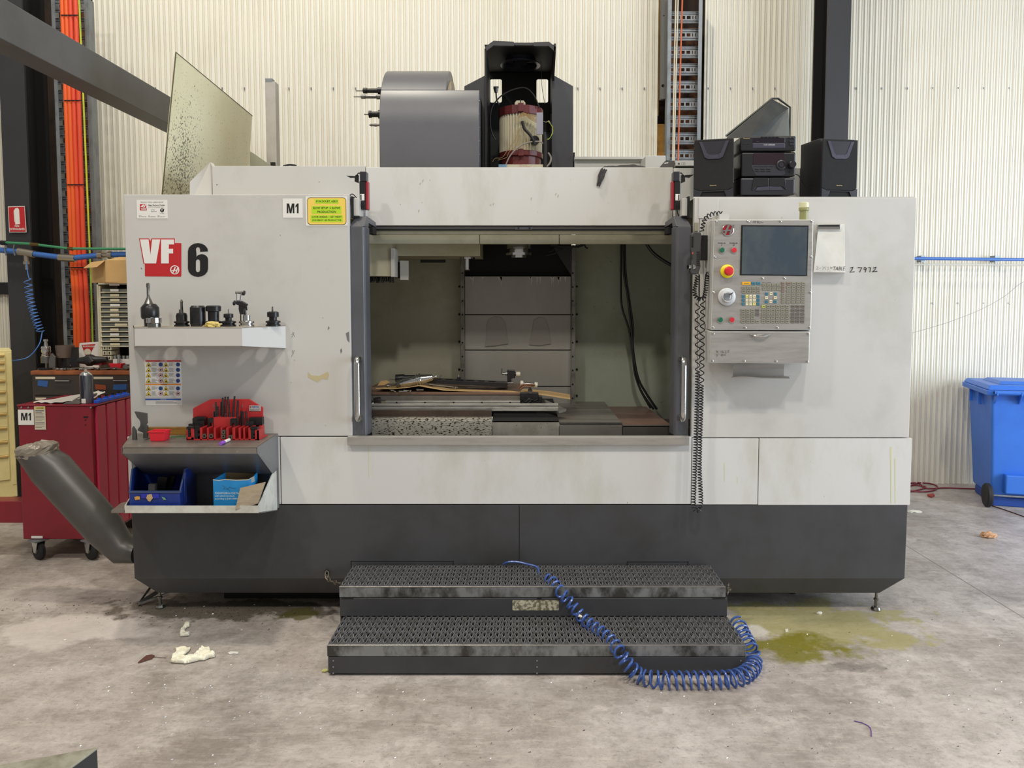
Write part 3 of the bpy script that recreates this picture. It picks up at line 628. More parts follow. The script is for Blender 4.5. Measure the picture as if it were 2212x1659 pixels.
# lower tray
Y3 = 3.66
zt3 = P(0, 1092, Y3).z; zl3 = P(0, 1108, Y3).z; xt0, xt1 = P(270, 1100, Y3).x, P(559, 1100, Y3).x; zbk3 = P(0, 1078, F).z; ztop3 = P(0, 1018, F - .05).z
xb0, xb1 = P(287, 1080, F).x, P(600, 1070, F).x
TR = mat('tray_white', (206, 206, 196), .45, dirt=(140, 132, 112), amt=.6, scale=9); TRF = mat('tray_floor', (112, 110, 108), .5, .2, dirt=(84, 80, 74), amt=.7, scale=6)
tray = MB().hexa([(xt0, Y3, zl3 - .0), (xt1, Y3, zl3), (xb1, F - .012, zbk3 - .06), (xb0, F - .012, zbk3 - .06), (xt0, Y3, zl3 + .004), (xt1, Y3, zl3 + .004), (xb1, F - .012, zbk3 - .056), (xb0, F - .012, zbk3 - .056)]).build('lower_tray', TRF, MC, label='white-edged sheet-metal tray below the work shelf')
zfl = zl3
MB().box(xt0, xt1, Y3 - .004, Y3, zl3, zt3).build('tray_front', TR, tray, bevel=.001)
MB().add([(xt1, Y3 - .004, zl3), (xt1, Y3 - .004, zt3), (xb1, F - .06, ztop3), (xb1, F - .012, ztop3), (xb1, F - .012, zbk3 - .06), (xt1 - .005, Y3, zl3), (xt1 - .005, Y3, zt3), (xb1 - .005, F - .06, ztop3), (xb1 - .005, F - .012, ztop3), (xb1 - .005, F - .012, zbk3 - .06)],
         [(0, 4, 3, 2, 1), (5, 6, 7, 8, 9), (1, 2, 7, 6), (0, 1, 6, 5), (2, 3, 8, 7), (0, 5, 9, 4)]).build('tray_end', TR, tray)
MB().add([(xt0, Y3 - .004, zl3), (xt0, Y3 - .004, zt3), (xb0, F - .012, zbk3 + .03), (xb0, F - .012, zbk3 - .06), (xt0 + .005, Y3, zl3), (xt0 + .005, Y3, zt3), (xb0 + .005, F - .012, zbk3 + .03), (xb0 + .005, F - .012, zbk3 - .06)],
         [(0, 1, 2, 3), (4, 7, 6, 5), (1, 5, 6, 2), (0, 4, 5, 1)]).build('tray_end', TR, tray)
m = MB().add([P(240, 1103, Y3 + .02), P(268, 1103, Y3 + .02), P(277, 1083, F - .05), P(262, 1086, F - .05), P(240, 1108, Y3 + .02), P(268, 1108, Y3 + .02), P(277, 1088, F - .05), P(262, 1091, F - .05)], [(0, 1, 2, 3), (7, 6, 5, 4), (0, 4, 5, 1), (3, 2, 6, 7), (0, 3, 7, 4)]); m.build('tray_wing', WK, tray)
# ---------------------------------------------------------------- chip auger chute
Yc = 4.22
AUG = mat('auger_grey', (84, 82, 80), .38, .3, dirt=(64, 60, 56), amt=.6, scale=5, specks=(46, (190, 186, 176), .77))
a, b = P(86, 985, Yc), P(250, 1170, Yc); ax = (b - a).normalized()
m = MB(); sect = []
for k in range(24):
    an = 2 * PI * k / 24; sect.append((math.cos(an), math.sin(an)))
def ring(c, u, ry, rx): return [Vector((c.x, c.y, c.z)) + u * (rx * s_) + Vector((0, 1, 0)) * (ry * c_) for c_, s_ in sect]
u = Vector((-ax.z, 0, ax.x))
rings = [ring(a - ax * .03, Vector((.92, 0, .12)).normalized(), .10, .105), ring(a + ax * .10, u, .10, .118), ring(b - ax * .1, u, .10, .108), ring(b + ax * .06, (u + Vector((0, 0, 1))).normalized(), .09, .085), ring(P(300, 1192, Yc), Vector((0, 0, 1)), .09, .062)]
vs = [p for r_ in rings for p in r_]; fs = []
for i in range(len(rings) - 1):
    for k in range(24): fs.append((i * 24 + k, i * 24 + (k + 1) % 24, (i + 1) * 24 + (k + 1) % 24, (i + 1) * 24 + k))
fs += [tuple(reversed(range(24))), tuple(range((len(rings) - 1) * 24, len(rings) * 24))]
ch = MB().add(vs, fs).build('chip_chute', AUG, MC, smooth=True, label='thick grey slanting auger tube at the left end')
# taped mouth: crumpled wrap
m = MB(); c = P(80, 968, Yc); rg = 28
vs = []; fs = []
for i in range(9):
    for k in range(rg):
        an = 2 * PI * k / rg; t_ = i / 8; rr = .108 * (1 - .0 * t_) if i < 5 else .108 * (1 - ((i - 4) / 4.6) ** 2)
        z = c.z - .045 + min(i, 4) * .014 + max(0, i - 4) * .006; j = random.uniform(-1, 1) * .005
        vs.append((c.x + (rr + j) * math.cos(an), c.y + (rr + j) * .93 * math.sin(an), z + random.uniform(-1, 1) * .005 + (.012 * math.cos(an) if i < 5 else .01 * math.cos(an)) + (-.02 * math.cos(an * 1) if i == 0 else 0)))
for i in range(8):
    for k in range(rg): fs.append((i * rg + k, i * rg + (k + 1) % rg, (i + 1) * rg + (k + 1) % rg, (i + 1) * rg + k))
fs.append(tuple(range(8 * rg, 9 * rg)))
m.add(vs, fs).build('tape_wrap', mat('duct_tape', (146, 138, 126), .32, .35, bump=.5, bscale=30), ch, label='crumpled silver tape over the tube mouth')

# ---------------------------------------------------------------- stickers and marks on the panels
s = pb('dealer_badge', WHITE, 295.5, 361.5, 432, 472, F - .0015, .0015, bevel=0, label='white dealer sticker')
YY = F - .002
txt('PROUDLY SOLD & SERVICED BY', (304, 353, 435.5, 438), YY, INK, s); txt('Haas Factory Outlet', (320, 356, 441.5, 445.5), YY, INK, s, bold=.02)
txt('A DIVISION OF MACHINERY SALES', (320, 353, 446.5, 448), YY, INK, s); txt('C-Tick\nApproved', (326, 338, 452, 458.5), YY, INK, s)
txt('N1478', (345.5, 354.5, 460.5, 462), YY, INK, s)
for x, t1 in ((300, 'NSW\n(02) 9578 7900'), (320, 'VIC\n(03) 9580 8071'), (340, 'QLD\n(07) 3344 5277')): txt(t1, (x, x + 16, 465, 469.5), YY, INK, s)
MB().quadp([(302, 441), (316, 441), (316, 449), (302, 449)], YY, .0006).quadp([(302, 450), (317, 450), (317, 454.5), (302, 454.5)], YY, .0006).build('badge_red', REDP, s)
MB().quadp([(303, 446.5), (309, 442), (312, 442), (308, 447.5)], YY - .0008, .0005).quadp([(309, 448), (314, 441.5), (316, 441.5), (312, 448)], YY - .0008, .0005).build('badge_mark', WHITE, s)
txt('HAAS', (305.5, 316, 450, 453.5), YY - .001, WHITE, s, bold=.03)
c = P(350, 454.5, YY); plate('tick_ring', [circ(c.x, c.z, .0105, 20), circ(c.x, c.z, .007, 20)], YY, .0006, INK, s)
MB().quadp([(348, 453), (349.5, 455.5), (354, 450.5), (355, 452), (349.8, 458), (347, 454)], YY, .0006).build('tick', INK, s)
# VF badge
s = MB().quadp([(302, 515.2), (321.5, 515.2), (324.8, 521), (327, 515.2), (377.5, 515.2), (377.5, 524.8), (391.6, 525.2), (391.6, 596), (390, 597.5), (314.5, 597), (313, 595.5), (313, 570), (310, 570), (300.4, 515.2)], F - .0012, .0012).build('model_badge', REDP, MC, label='red square badge with white letters VF')
MB().quadp([(302.4, 517), (320.8, 517), (325, 551), (328.5, 517), (346, 517), (337, 569), (312, 569)], YY, .0007).quadp([(348, 517.2), (375.8, 517.2), (375.8, 528), (364.5, 528), (364.5, 537.5), (373.8, 537.5), (373.8, 547.5), (364.5, 547.5), (364.5, 569), (348, 569)], YY, .0007).build('letters', WHITE, s)
c = P(377.5, 583, YY); plate('emblem_ring', [circ(c.x, c.z, .0245, 24), circ(c.x, c.z, .0195, 24)], YY, .0007, WHITE, s)
def emblem(parent, cx, cy, k, Y, material, t=.0008):
    f = lambda pts: [(cx + x * k, cy + y * k) for x, y in pts]
    MB().quadp(f([(-.62, .65), (-.3, .65), (.28, -.75), (-.04, -.75)]), Y, t).quadp(f([(.12, .65), (.44, .65), (1.03, -.78), (.71, -.78)]), Y - t * .1, t).quadp(f([(-1.28, .16), (-.3, -.06), (.6, -.08), (.5, .14), (-.38, .2)]), Y - t * .2, t).build('emblem', material, parent)
emblem(s, 377.5, 583.5, 8.5, YY, WHITE)
def em1(x, y, w_, h, Y, par):
    f = lambda pts: [(x + a * w_, y + b * h) for a, b in pts]
    plate('lettering', [pp(f([(0, 1), (0, 0), (.2, 0), (.32, .62), (.44, 0), (.64, 0), (.64, 1), (.51, 1), (.51, .3), (.39, 1), (.25, 1), (.13, .3), (.13, 1)]), Y)], Y, .0004, INK, par)
    plate('lettering', [pp(f([(.86, 1), (.86, .3), (.74, .42), (.74, .22), (.88, 0), (1, 0), (1, 1)]), Y)], Y, .0004, INK, par)
# numeral 6
def o6():
    x0, x1, yt, yb = 406, 449.5, 525, 598; f = lambda q: pp(q, F - .0012)
    def arc(cx, cy, rx, ry, a0, a1, n=8): return [(cx + rx * math.cos(R(a0 + (a1 - a0) * k / n)), cy - ry * math.sin(R(a0 + (a1 - a0) * k / n))) for k in range(n + 1)]
    outer = arc(427.7, 543, 21.7, 18, 0, 180) + arc(427.7, 580, 21.7, 18, 180, 360) + [(449.4, 566)] + arc(436, 561, 13.4, 12, 0, 100, 6) + [(428, 551), (424.5, 555), (424, 545)] + arc(427.7, 539, 4.6, 5.5, 180, 0, 6) + [(432.3, 544)]
    inner = arc(427.6, 565, 4.6, 5, 0, 180, 6) + arc(427.6, 583, 4.6, 5, 180, 360, 6)
    plate('numeral_six', [f(outer), f(inner)], F - .0012, .0012, INK, MC)
o6()
s = pb('machine_number', WHITE, 611, 653.5, 429, 470.5, F - .0015, .0015, bevel=0, label='white square sticker reading M1'); em1(619.5, 439.5, 25.5, 21, YY, s)
s = pb('notice', WHITE, 660.5, 750, 424, 487.5, F - .0015, .0015, bevel=0, label='yellow rounded notice with black wording')
plate('notice_outline', [prr(664.5, 747.5, 426.5, 485.5, .017, YY)], YY, .0006, INK, s)
plate('notice_field', [prr(665.5, 746.5, 427.5, 484.5, .0155, YY)], YY - .0005, .0006, mat('notice_orange', (238, 204, 92), .5), s)
LIME = mat('notice_lime', (178, 216, 36), .5)
for i, (a, tx) in enumerate((((680.5, 731.5, 430.8, 439.8), ['IF IN DOUBT, ASK!!!']), ((673.5, 737.5, 445, 461.8), ['SLOW SETUP \u2192 SLOWS', 'PRODUCTION']), ((671.5, 740.5, 464.7, 479.7), ['LOOK AHEAD \u2013 GET NEXT', 'JOB READY. BE PRODUCTIVE.']))):
    plate('notice_box', [prr(*a, .004, YY)], YY - .001, .0005, LIME, s); n = len(tx); h = (a[3] - a[2]) / n
    for k, t_ in enumerate(tx):
        ins = 12 if t_ == 'PRODUCTION' else 2.5
        txt(t_, (a[0] + ins, a[1] - ins, a[2] + k * h + 1.8, a[2] + (k + 1) * h - 1.8), YY - .0015, INK, s, bold=.02)
# warning sheet
s = pb('warning_sheet', WHITE, 313.5, 391.5, 777.5, 875.5, F - .0015, .0015, bevel=0, label='warning sheet with yellow triangles and blue circles')
MB().pbox(314, 391, 778, 781.5, YY, .0006).build('red_band', REDP, s); MB().pbox(314, 391, 829, 832, YY, .0006).build('orange_band', mat('orange_print', (226, 140, 40), .5), s); MB().pbox(314, 391, 861, 864.5, YY, .0006).build('blue_band', mat('blue_print', (40, 84, 160), .5), s)
txt('DANGER', (347, 361, 778.7, 780.8), YY - .0006, WHITE, s); txt('WARNING', (347, 361, 829.5, 831.4), YY - .0006, INK, s); txt('NOTICE', (347, 359, 861.8, 863.7), YY - .0006, WHITE, s)
tr = MB(); bl = MB(); ln = MB(); rd = []; tk = MB(); gly = MB()
rows = [782.5, 794, 805.5, 817.5, 834, 845]
for i, y in enumerate(rows):
    for j, x in enumerate((315, 352.5)):
        tk.quadp([(x, y + 9.7), (x + 5.8, y - .4), (x + 11.6, y + 9.7)], YY + .0001, .0005); tr.quadp([(x + .8, y + 9.2), (x + 5.8, y + .6), (x + 10.8, y + 9.2)], YY - .0004, .0005)
        gly.quadp([(x + 4, y + 8.3), (x + 4.6 + (i % 2), y + 4.5), (x + 6, y + 5.6), (x + 7.8, y + 4.4 + (i % 3)), (x + 8, y + 8.3)], YY - .0008, .0004)
        cx = x + 32; q = P(cx, y + 5, YY)
        if j == 1 and i < 5 or (j == 0 and i in (0, 4)): bl.prism(circ(q.x, q.z, .0115, 16), YY, YY + .0006); gly.quadp([(cx - 1.4, y + 8), (cx - 1.8, y + 2), (cx + 1.6, y + 2.4), (cx + 1.2, y + 8)], YY - .0008, .0004)
        else: rd.append([circ(q.x, q.z, .0112, 16), circ(q.x, q.z, .009, 16)]); gly.quadp([(cx - 2.4, y + 6.5), (cx - 1, y + 3), (cx + 2.4, y + 4), (cx + 1.2, y + 7)], YY - .0003, .0004)
        for k in range(5 if i % 2 == 0 else 6): ln.pbox(x + 12.5, x + 12.5 + random.uniform(7, 14), y + .8 + k * 1.55, y + 1.35 + k * 1.55, YY, .0004)
for y in (827, 857.5, 867, 869.5, 872): ln.pbox(316 if y < 860 else 336, random.uniform(370, 388), y, y + .7, YY, .0004)
for x, y0, y1 in ((351.5, 782, 826), (351.5, 833, 856)): ln.pbox(x, x + .5, y0, y1, YY, .0004)
tk.build('triangle_rims', INK, s, kind='stuff'); tr.build('warning_triangles', mat('triangle_yellow', (236, 204, 40), .5), s, kind='stuff'); bl.build('blue_discs', MATS['blue_print'], s, kind='stuff'); gly.build('pictograms', mat('glyph', (44, 46, 70), .5), s, kind='stuff')
MG = mat('line_print', (110, 110, 112), .6); ln.build('printed_lines', MG, s, kind='stuff')
for l in rd: plate('prohibition_ring', l, YY, .0006, REDP, s)
# marks, chips and hand writing
INKB = mat('marker_ink', (40, 38, 40), .5)
def scrib(strokes, Y, r, name, material, parent=MC, **kw):
    m = MB()
    for st in strokes: m.tube([P(x, y, Y) for x, y in st], r, 4)
    return m.build(name, material, parent, **kw)
scrib([[(632, 716), (634, 722), (630, 729)], [(629, 723), (636, 718)], [(634, 722), (637, 728)], [(631, 756), (632, 766), (629, 771)], [(631, 760), (636, 756), (634, 764)], [(636, 777), (636, 779)], [(605, 507), (606, 510)]], F, .0012, 'pen_marks', MG)
for pts, cm in (([(665, 803), (673, 811), (690, 812), (708, 803), (711, 809), (707, 820), (696, 818), (686, 826), (672, 819), (665, 815)], mat('bare_primer', (188, 176, 138), .7)), ([(736, 764), (739, 759), (738, 752), (735, 756)], MG), ([(708, 713), (712, 709), (710, 704)], MG), ([(747, 720), (754, 716), (755, 740), (750, 735)], MG)):
    MB().quadp(pts, F - .0008, .0008).build('paint_chip', cm, MC)
scrib([[(1837, 579), (1843, 577), (1841, 582), (1836, 588), (1846, 587)], [(1853, 578), (1862, 578), (1857, 588)], [(1872, 580), (1868, 577), (1866, 581), (1871, 583), (1872, 579), (1869, 588)], [(1876, 578), (1881, 578), (1879, 588)], [(1886, 579), (1893, 577), (1890, 583), (1884, 587), (1895, 586)]], F - .001, .0022, 'marker_number', INKB, label='handwritten number on the panel')
YST = mat('coolant_streak', (206, 203, 166), .45)
for x, y0, y1, w_ in ((797, 964, 1032, .9), (1925, 965, 1088, 2), (1934, 990, 1088, 1.2), (1565, 1000, 1040, .7), (1593, 1030, 1045, .6)): MB().quadp([(x - w_, y0), (x + w_, y0), (x + w_ * .6, y1), (x - w_ * .4, y1)], F - .0007, .0007).build('drip_streak', YST, MC)
m = MB()
for px, py in ((906, 397), (912, 391), (1058, 443), (1064, 441), (1199, 420), (1204, 424), (1146, 430), (903, 456)):
    a = random.uniform(2.5, 4.5); m.quadp([(px, py), (px + 2.2, py - a), (px + 3.4, py - a * .7), (px + 1, py + a)], H - .0007, .0007)
m.build('hand_smudges', mat('smudge', (176, 172, 156), .5), MC, kind='stuff')

WST = mat('cover_stain', (132, 128, 122), .4, .25)
for pts in ([(1056, 690), (1068, 684), (1082, 686), (1090, 696), (1094, 722), (1098, 742), (1072, 746), (1048, 748), (1052, 724), (1051, 704)], [(1153, 692), (1164, 686), (1177, 688), (1184, 706), (1190, 742), (1166, 746), (1143, 744), (1150, 716)]): MB().quadp(pts, B - .1005, .0004).build('cover_stain', WST, MC)
m = MB()
for k in range(16):
    x = random.uniform(1012, 1225); m.quadp([(x - 2.5, 598), (x + 3, 598), (x + .8, 598 + random.uniform(5, 26)), (x - .5, 603)], B - .1005, .0004)
m.build('cover_drips', mat('drip_pale', (170, 167, 158), .4, .2), MC, kind='stuff')
# ================================================================ ON TOP OF THE MACHINE
# tool changer drum cover (outside)
DG = mat('drum_grey', (98, 98, 102), .36, dirt=(84, 84, 86), amt=.5, scale=4)
yc, rad = 5.02, .43; zc_ = P(0, 160, yc).z - rad
def arcprof(a0, a1, n=18, r=rad): return [(yc - r * math.cos(R(a0 + (a1 - a0) * k / n)), zc_ + r * math.sin(R(a0 + (a1 - a0) * k / n))) for k in range(n + 1)]
zb0 = 2.25
x0 = P(820, 330, yc - rad).x; x1 = P(1035, 330, yc - rad).x; x2 = P(976, 165, yc).x
zn = P(0, 207, 4.78).z; an = math.degrees(math.asin(min(1, (zn - zc_) / rad)))
CH = MB().prismx([(yc - rad, zb0)] + arcprof(0, an) + [(yc, zn), (yc + .1, zb0)], x0, x1).build('tool_changer_cover', DG, MC, bevel=.003, smooth=True, label='grey drum-shaped tool changer cover')
MB().prismx(arcprof(an, 178) + [(yc + rad, zn), ], x0, x2).build('drum_crown', DG, CH, bevel=.003, smooth=True)
ri = MB().prismx([(yc - rad * .86 * math.cos(R(a)), zc_ + rad * .86 * math.sin(R(a))) for a in range(int(an), 180, 6)], x2 - .01, x2 + .012); ri.build('drum_liner', mat('drum_liner', (200, 180, 150), .4), CH, smooth=True)
for k in range(6): q = P(1034, 218 + k * 29, yc - rad + .02); MB().lathe([(.004, 0), (.004, .004)], (x1, q.y, q.z), (1, 0, 0), 8).build('screw', GALV, CH)
for i, (px0, px1, py, r, kind, lb) in enumerate(((769, 824, 196, .014, 0, 'dark tool holder with thin drill, topmost of those poking out of the drum cover'), (764, 822, 209, .011, 1, 'slim steel tool holder second from top at the drum cover'), (787, 820, 247, .018, 2, 'short wide collet holder poking out of the drum cover'), (797, 820, 270, .009, 3, 'twist drill lowest of the tools poking out of the drum cover'))):
    Yt = 4.75; a = P(px1 + 6, py, Yt); b = P(px0, py, Yt); L = (b - a).length
    tl = thing('tool_holder', lb, 'tool holder', 'tools in the drum cover')
    if kind < 3:
        MB().lathe([(r * 1.5, 0), (r * 1.5, L * .22), (r, L * .24), (r, L * .6), (r * 1.25, L * .61), (r * 1.25, L * .74), (r * .7, L * .76)], a, (-1, 0, 0), 14).build('holder', BLKOX if kind != 1 else TOOLST, tl, smooth=True)
        MB().lathe([(.004, L * .74), (.004, L)], a, (-1, 0, 0), 8).build('cutter', TOOLST, tl)
    else: MB().lathe([(r, 0), (r * .8, L * .3), (r * 1.2, L * .5), (r * .8, L * .7), (r, L * .85), (.001, L)], a, (-1, 0, 0), 8).build('cutter', TOOLST, tl, smooth=True)
# spindle head cover with motor
x0, x1, Y0, Y1_ = -.237, .212, 4.76, 5.36; zt_ = P(0, 94, Y0).z; zb_ = 2.2
HBK = mat('head_black', (13, 13, 14), .55)
sl = [prr(a, b, 171, 222, .012, Y1_) for a, b in ((1059, 1084), (1159, 1184))]
HC_ = plate('spindle_head_cover', [[(x0, zb_), (x1, zb_), (x1, zt_), (x0, zt_)]] + sl, Y1_, .01, HBK, MC, label='tall black open-fronted spindle head cover')
MB().box(x0, x0 + .012, Y0, Y1_, zb_, zt_ - .03).build('side_wall', HBK, HC_, bevel=.002)
MB().prismx([(Y1_ - .06, zb_), (Y1_, zb_), (Y1_, zt_), (Y0, zt_), (Y0, zt_ - .05), (Y1_ - .06, zt_ - .30)], x1 - .012, x1).build('side_wall', HBK, HC_)
top = [(x0, Y0 + .02), (x0, Y1_), (x1, Y1_), (x1, Y0 + .02)]
MB().box(x0, x1, Y0 + .02, Y1_, zt_ - .004, zt_).build('top_plate', HBK, HC_)
m = MB()
hd = mat('hood_lip', (52, 52, 54), .45)
za, zb2 = P(0, 90, Y0).z, P(0, 103, Y0).z
m.quadp([(1048, 101), (1066, 88), (1110, 90), (1110, 99), (1066, 98), (1049, 111)], Y0, .02).quadp([(1110, 92), (1153, 92), (1153, 98), (1110, 97.5)], Y0 + .01, .02).quadp([(1153, 91), (1186, 90), (1201, 102), (1199, 112), (1185, 99), (1153, 99)], Y0, .02)
m.build('hood_lip', hd, HC_)
# cooling fan under the top
c = P(1124, 128, 5.02)
fz = P(1124, 141, 5.05).z; FANP = mat('fan_plastic', (34, 36, 44), .2)
MB().lathe([(.118, .0), (.104, .008), (.100, .05), (.098, .075)], (c.x, 5.05, fz), (0, 0, 1), 28, cap=False).build('fan_shroud', FANP, HC_, smooth=True)
me = curve_mesh([circ(0, 0, .134, 36), circ(0, 0, .110, 36)], .006); me.transform(Matrix.Translation((c.x, 5.05, fz))); me.materials.clear(); link('fan_flange', me, FANP, HC_, bevel=.001)
MB().lathe([(.046, 0), (.046, .03)], (c.x, 5.05, fz + .01), (0, 0, 1), 20).build('fan_hub', PLAS, HC_)
for k in range(7):
    M = Matrix.Translation((c.x, 5.05, fz + .025)) @ Matrix.Rotation(2 * PI * k / 7, 4, 'Z') @ Matrix.Rotation(R(28), 4, 'X')
    MB().box(.044, .102, -.024, .024, -.0015, .0015).xf(M).build('fan_blade', PLAS, HC_)
WG = mat('wing_grey', (66, 66, 70), .4, dirt=(48, 48, 50), amt=.5, scale=3)
for pts, Yw in (([(1003, 186), (1047, 163), (1049, 163), (1049, 372), (1003, 372)], 5.0), ([(1192, 160), (1238, 186), (1238, 372), (1192, 372)], 5.0)):
    MB().quadp(pts, Yw, .03).build('column_wing', WG, HC_, bevel=.002)
pb('column_edge', BLACK, 1238, 1242, 329, 372, 5.05, .03, HC_)
# motor
Ym = 5.06; c = P(1125, 290, Ym); zA, zB_, zC, zD = [P(0, q_, Ym - .14).z for q_ in (362, 325, 243, 230)]
MAR = mat('maroon_paint', (104, 44, 44), .35); RIB = mat('cream_casting', (206, 198, 172), .35, .15, dirt=(150, 134, 96), amt=.5, scale=7)
prof = []
N_ = 44
for k in range(N_ * 2):
    an = 2 * PI * k / (N_ * 2); r = .144 if k % 2 else .132; prof.append((c.x + r * math.cos(an), Ym + r * math.sin(an)))
MO = MB().prismz(prof, zB_, zC).build('spindle_motor', RIB, MC, label='ribbed cream spindle motor with maroon end caps')
octo = lambda r, n=16, o=0: [(c.x + r * math.cos(2 * PI * (k + o) / n), Ym + r * math.sin(2 * PI * (k + o) / n)) for k in range(n)]
MB().prismz(octo(.150), zC - .004, zD + .012).build('end_cap', MAR, MO, bevel=.003)
MB().prismz(octo(.150), zB_ - .03, zB_ + .004).prismz(octo(.135), zA, zB_ - .03).build('end_cap', MAR, MO, bevel=.003)
MB().pbox(1119, 1131, 222, 240, Ym - .165, .05).build('lug', MAR, MO, bevel=.002); MB().pbox(1119, 1131, 321, 336, Ym - .165, .05).build('lug', MAR, MO, bevel=.002)
MB().quadp([(1112, 228), (1112, 222), (1116, 217), (1131, 217), (1135, 222), (1135, 230)], Ym - .10, .03).build('lifting_eye', RIB, MO)
MB().cyl(P(1124, 224, Ym - .13), P(1124, 215, Ym - .13), .003).build('eye_bolt', BLKOX, MO)
MB().pbox(1159, 1173, 243, 290, Ym - .20, .012).build('terminal_plate', mat('plate_lilac', (150, 148, 160), .4, .3), MO, bevel=.001)
MB().lathe([(.03, 0), (.03, .03)], P(1155, 305, Ym - .13), (0, -1, 0), 18).build('cable_gland', BLKOX, MO)
MB().pbox(1077, 1173, 355, 372, Ym - .19, .3).build('motor_base', mat('base_label', (206, 200, 176), .5, dirt=(176, 96, 60), amt=.8, scale=26), MO)
MB().pbox(1077, 1094, 355, 372, Ym - .21, .01).build('blue_tag', mat('pale_blue', (120, 160, 190), .5), MO)
def cb(pts, r, name, material, label=None, Y=Ym - .19, par=MO): MB().tube(smoothpath([P(x, y, Y) for x, y in pts], 6), r, 8).build(name, material, par, smooth=True, label=label)
cb([(1128, 262), (1133, 278), (1144, 290), (1152, 303), (1155, 312)], .010, 'motor_lead', PLAS)
cb([(1091, 360), (1103, 335), (1124, 315), (1145, 307), (1165, 306), (1173, 310)], .0045, 'motor_lead', mat('grey_lead', (136, 128, 120), .5))
cb([(1184, 330), (1190, 340), (1188, 352), (1180, 361)], .006, 'motor_lead', MATS['grey_lead'])
cb([(1176, 286), (1178, 310), (1178, 365)], .011, 'motor_conduit', RUB)
cb([(1184, 262), (1192, 272), (1194, 284), (1188, 298), (1182, 301)], .002, 'earth_lead', YG)
cb([(1174, 262), (1180, 264), (1186, 261), (1190, 270)], .002, 'signal_lead', MATS['grey_lead'])
for k in range(6): cb([(1120 + k, 254 - k * .5), (1128 + k * 2, 244 + k), (1142, 247 + k * 1.6), (1160, 250 + k * 3)], .0018, 'winding_lead', mat('tan_lead', (150, 120, 70), .5))
cb([(1132, 275), (1122, 278), (1114, 300), (1098, 322), (1085, 340), (1070, 342), (1064, 350)], .0018, 'winding_lead', MATS['tan_lead'])
cb([(1122, 278), (1116, 312), (1100, 328), (1094, 340), (1076, 346)], .0016, 'winding_lead', MATS['tan_lead'])
cb([(1070, 302), (1062, 285), (1059, 262), (1062, 235), (1072, 218), (1086, 205), (1110, 193), (1135, 190), (1152, 204), (1161, 222), (1165, 234)], .0045, 'loop_cable', PLAS, None, Ym - .12)
cb([(1168, 132), (1170, 165), (1171, 190), (1174, 208), (1177, 225)], .0016, 'fan_lead', PLAS, None, 4.98)
MB().tube([P(1071, 190, Ym - .2), P(1071.5, 200, Ym - .2)], [.016, .010], 10).tube(smoothpath([P(1071.5, 198, Ym - .2), P(1073, 215, Ym - .2), P(1078, 226, Ym - .2)], 4), .005, 8).tube([P(1066, 188.5, Ym - .2), P(1077, 188.5, Ym - .2)], .006, 8).build('loose_plug', PLAS, MO)
# splash sheet standing at the left end
ACR = mat('yellowed_sheet', (240, 234, 200), .35, dirt=(214, 206, 160), amt=.6, scale=1.4, bump=.05, alpha=1)
nt = ACR.node_tree; N = nt.nodes; b_ = N['Principled BSDF']; tc = N.new('ShaderNodeTexCoord')
n1 = N.new('ShaderNodeTexNoise'); n1.inputs['Scale'].default_value = 75; n1.inputs['Detail'].default_value = 4; nt.links.new(tc.outputs['Object'], n1.inputs['Vector'])
mp = N.new('ShaderNodeMapping'); mp.inputs['Location'].default_value = (0, -4.62 / .33, -2.55 / .55); mp.inputs['Scale'].default_value = (0, 1 / .33, 1 / .55); nt.links.new(tc.outputs['Object'], mp.inputs[0])
ln_ = N.new('ShaderNodeVectorMath'); ln_.operation = 'LENGTH'; nt.links.new(mp.outputs[0], ln_.inputs[0])
mr = N.new('ShaderNodeMapRange'); mr.inputs[1].default_value = 1.1; mr.inputs[2].default_value = .2; mr.inputs[3].default_value = 0; mr.inputs[4].default_value = .16; nt.links.new(ln_.outputs['Value'], mr.inputs[0])
ad = N.new('ShaderNodeMath'); nt.links.new(n1.outputs[0], ad.inputs[0]); nt.links.new(mr.outputs[0], ad.inputs[1])
r2 = N.new('ShaderNodeMapRange'); r2.inputs[1].default_value = .67; r2.inputs[2].default_value = .70; r2.inputs[4].default_value = .85; nt.links.new(ad.outputs[0], r2.inputs[0])
mx = N.new('ShaderNodeMix'); mx.data_type = 'RGBA'; mx.inputs[7].default_value = rgb(86, 84, 62); nt.links.new(r2.outputs[0], mx.inputs[0]); nt.links.new(b_.inputs['Base Color'].links[0].from_socket, mx.inputs[6]); nt.links.new(mx.outputs[2], b_.inputs['Base Color'])
t = thing('splash_sheet', 'large yellowed plastic splash sheet with dark speckles at the left end', 'sheet')
a, b, c, d = P(380, 113, 4.40), P(545, 250, 5.75), P(534, 420, 5.75), P(349, 432, 4.40)
MB().hexa([d, d + Vector((-.006, 0, 0)), c + Vector((-.006, 0, 0)), c, a, a + Vector((-.006, 0, 0)), b + Vector((-.006, 0, 0)), b]).build('sheet_panel', ACR, t)
MB().tube([a, d], .004, 6).tube([a, b], .003, 6).build('sheet_edge', mat('edge_brown', (92, 84, 58), .5), t)
t = thing('rear_post', 'pale grey square post behind the splash sheet', 'post'); Y = 5.7
MB().box(P(575, 300, Y).x, P(597, 300, Y).x, Y, Y + .08, 0, P(0, 176, Y).z).build('post_tube', mat('post_grey', (188, 184, 178), .45, dirt=(160, 154, 144), amt=.5, scale=9), t, bevel=.003); pb('post_cap', GALV, 573, 588, 169, 178, Y, .06, t); pb('post_clip', BLACK, 584, 594, 350, 357, Y - .04, .02, t)
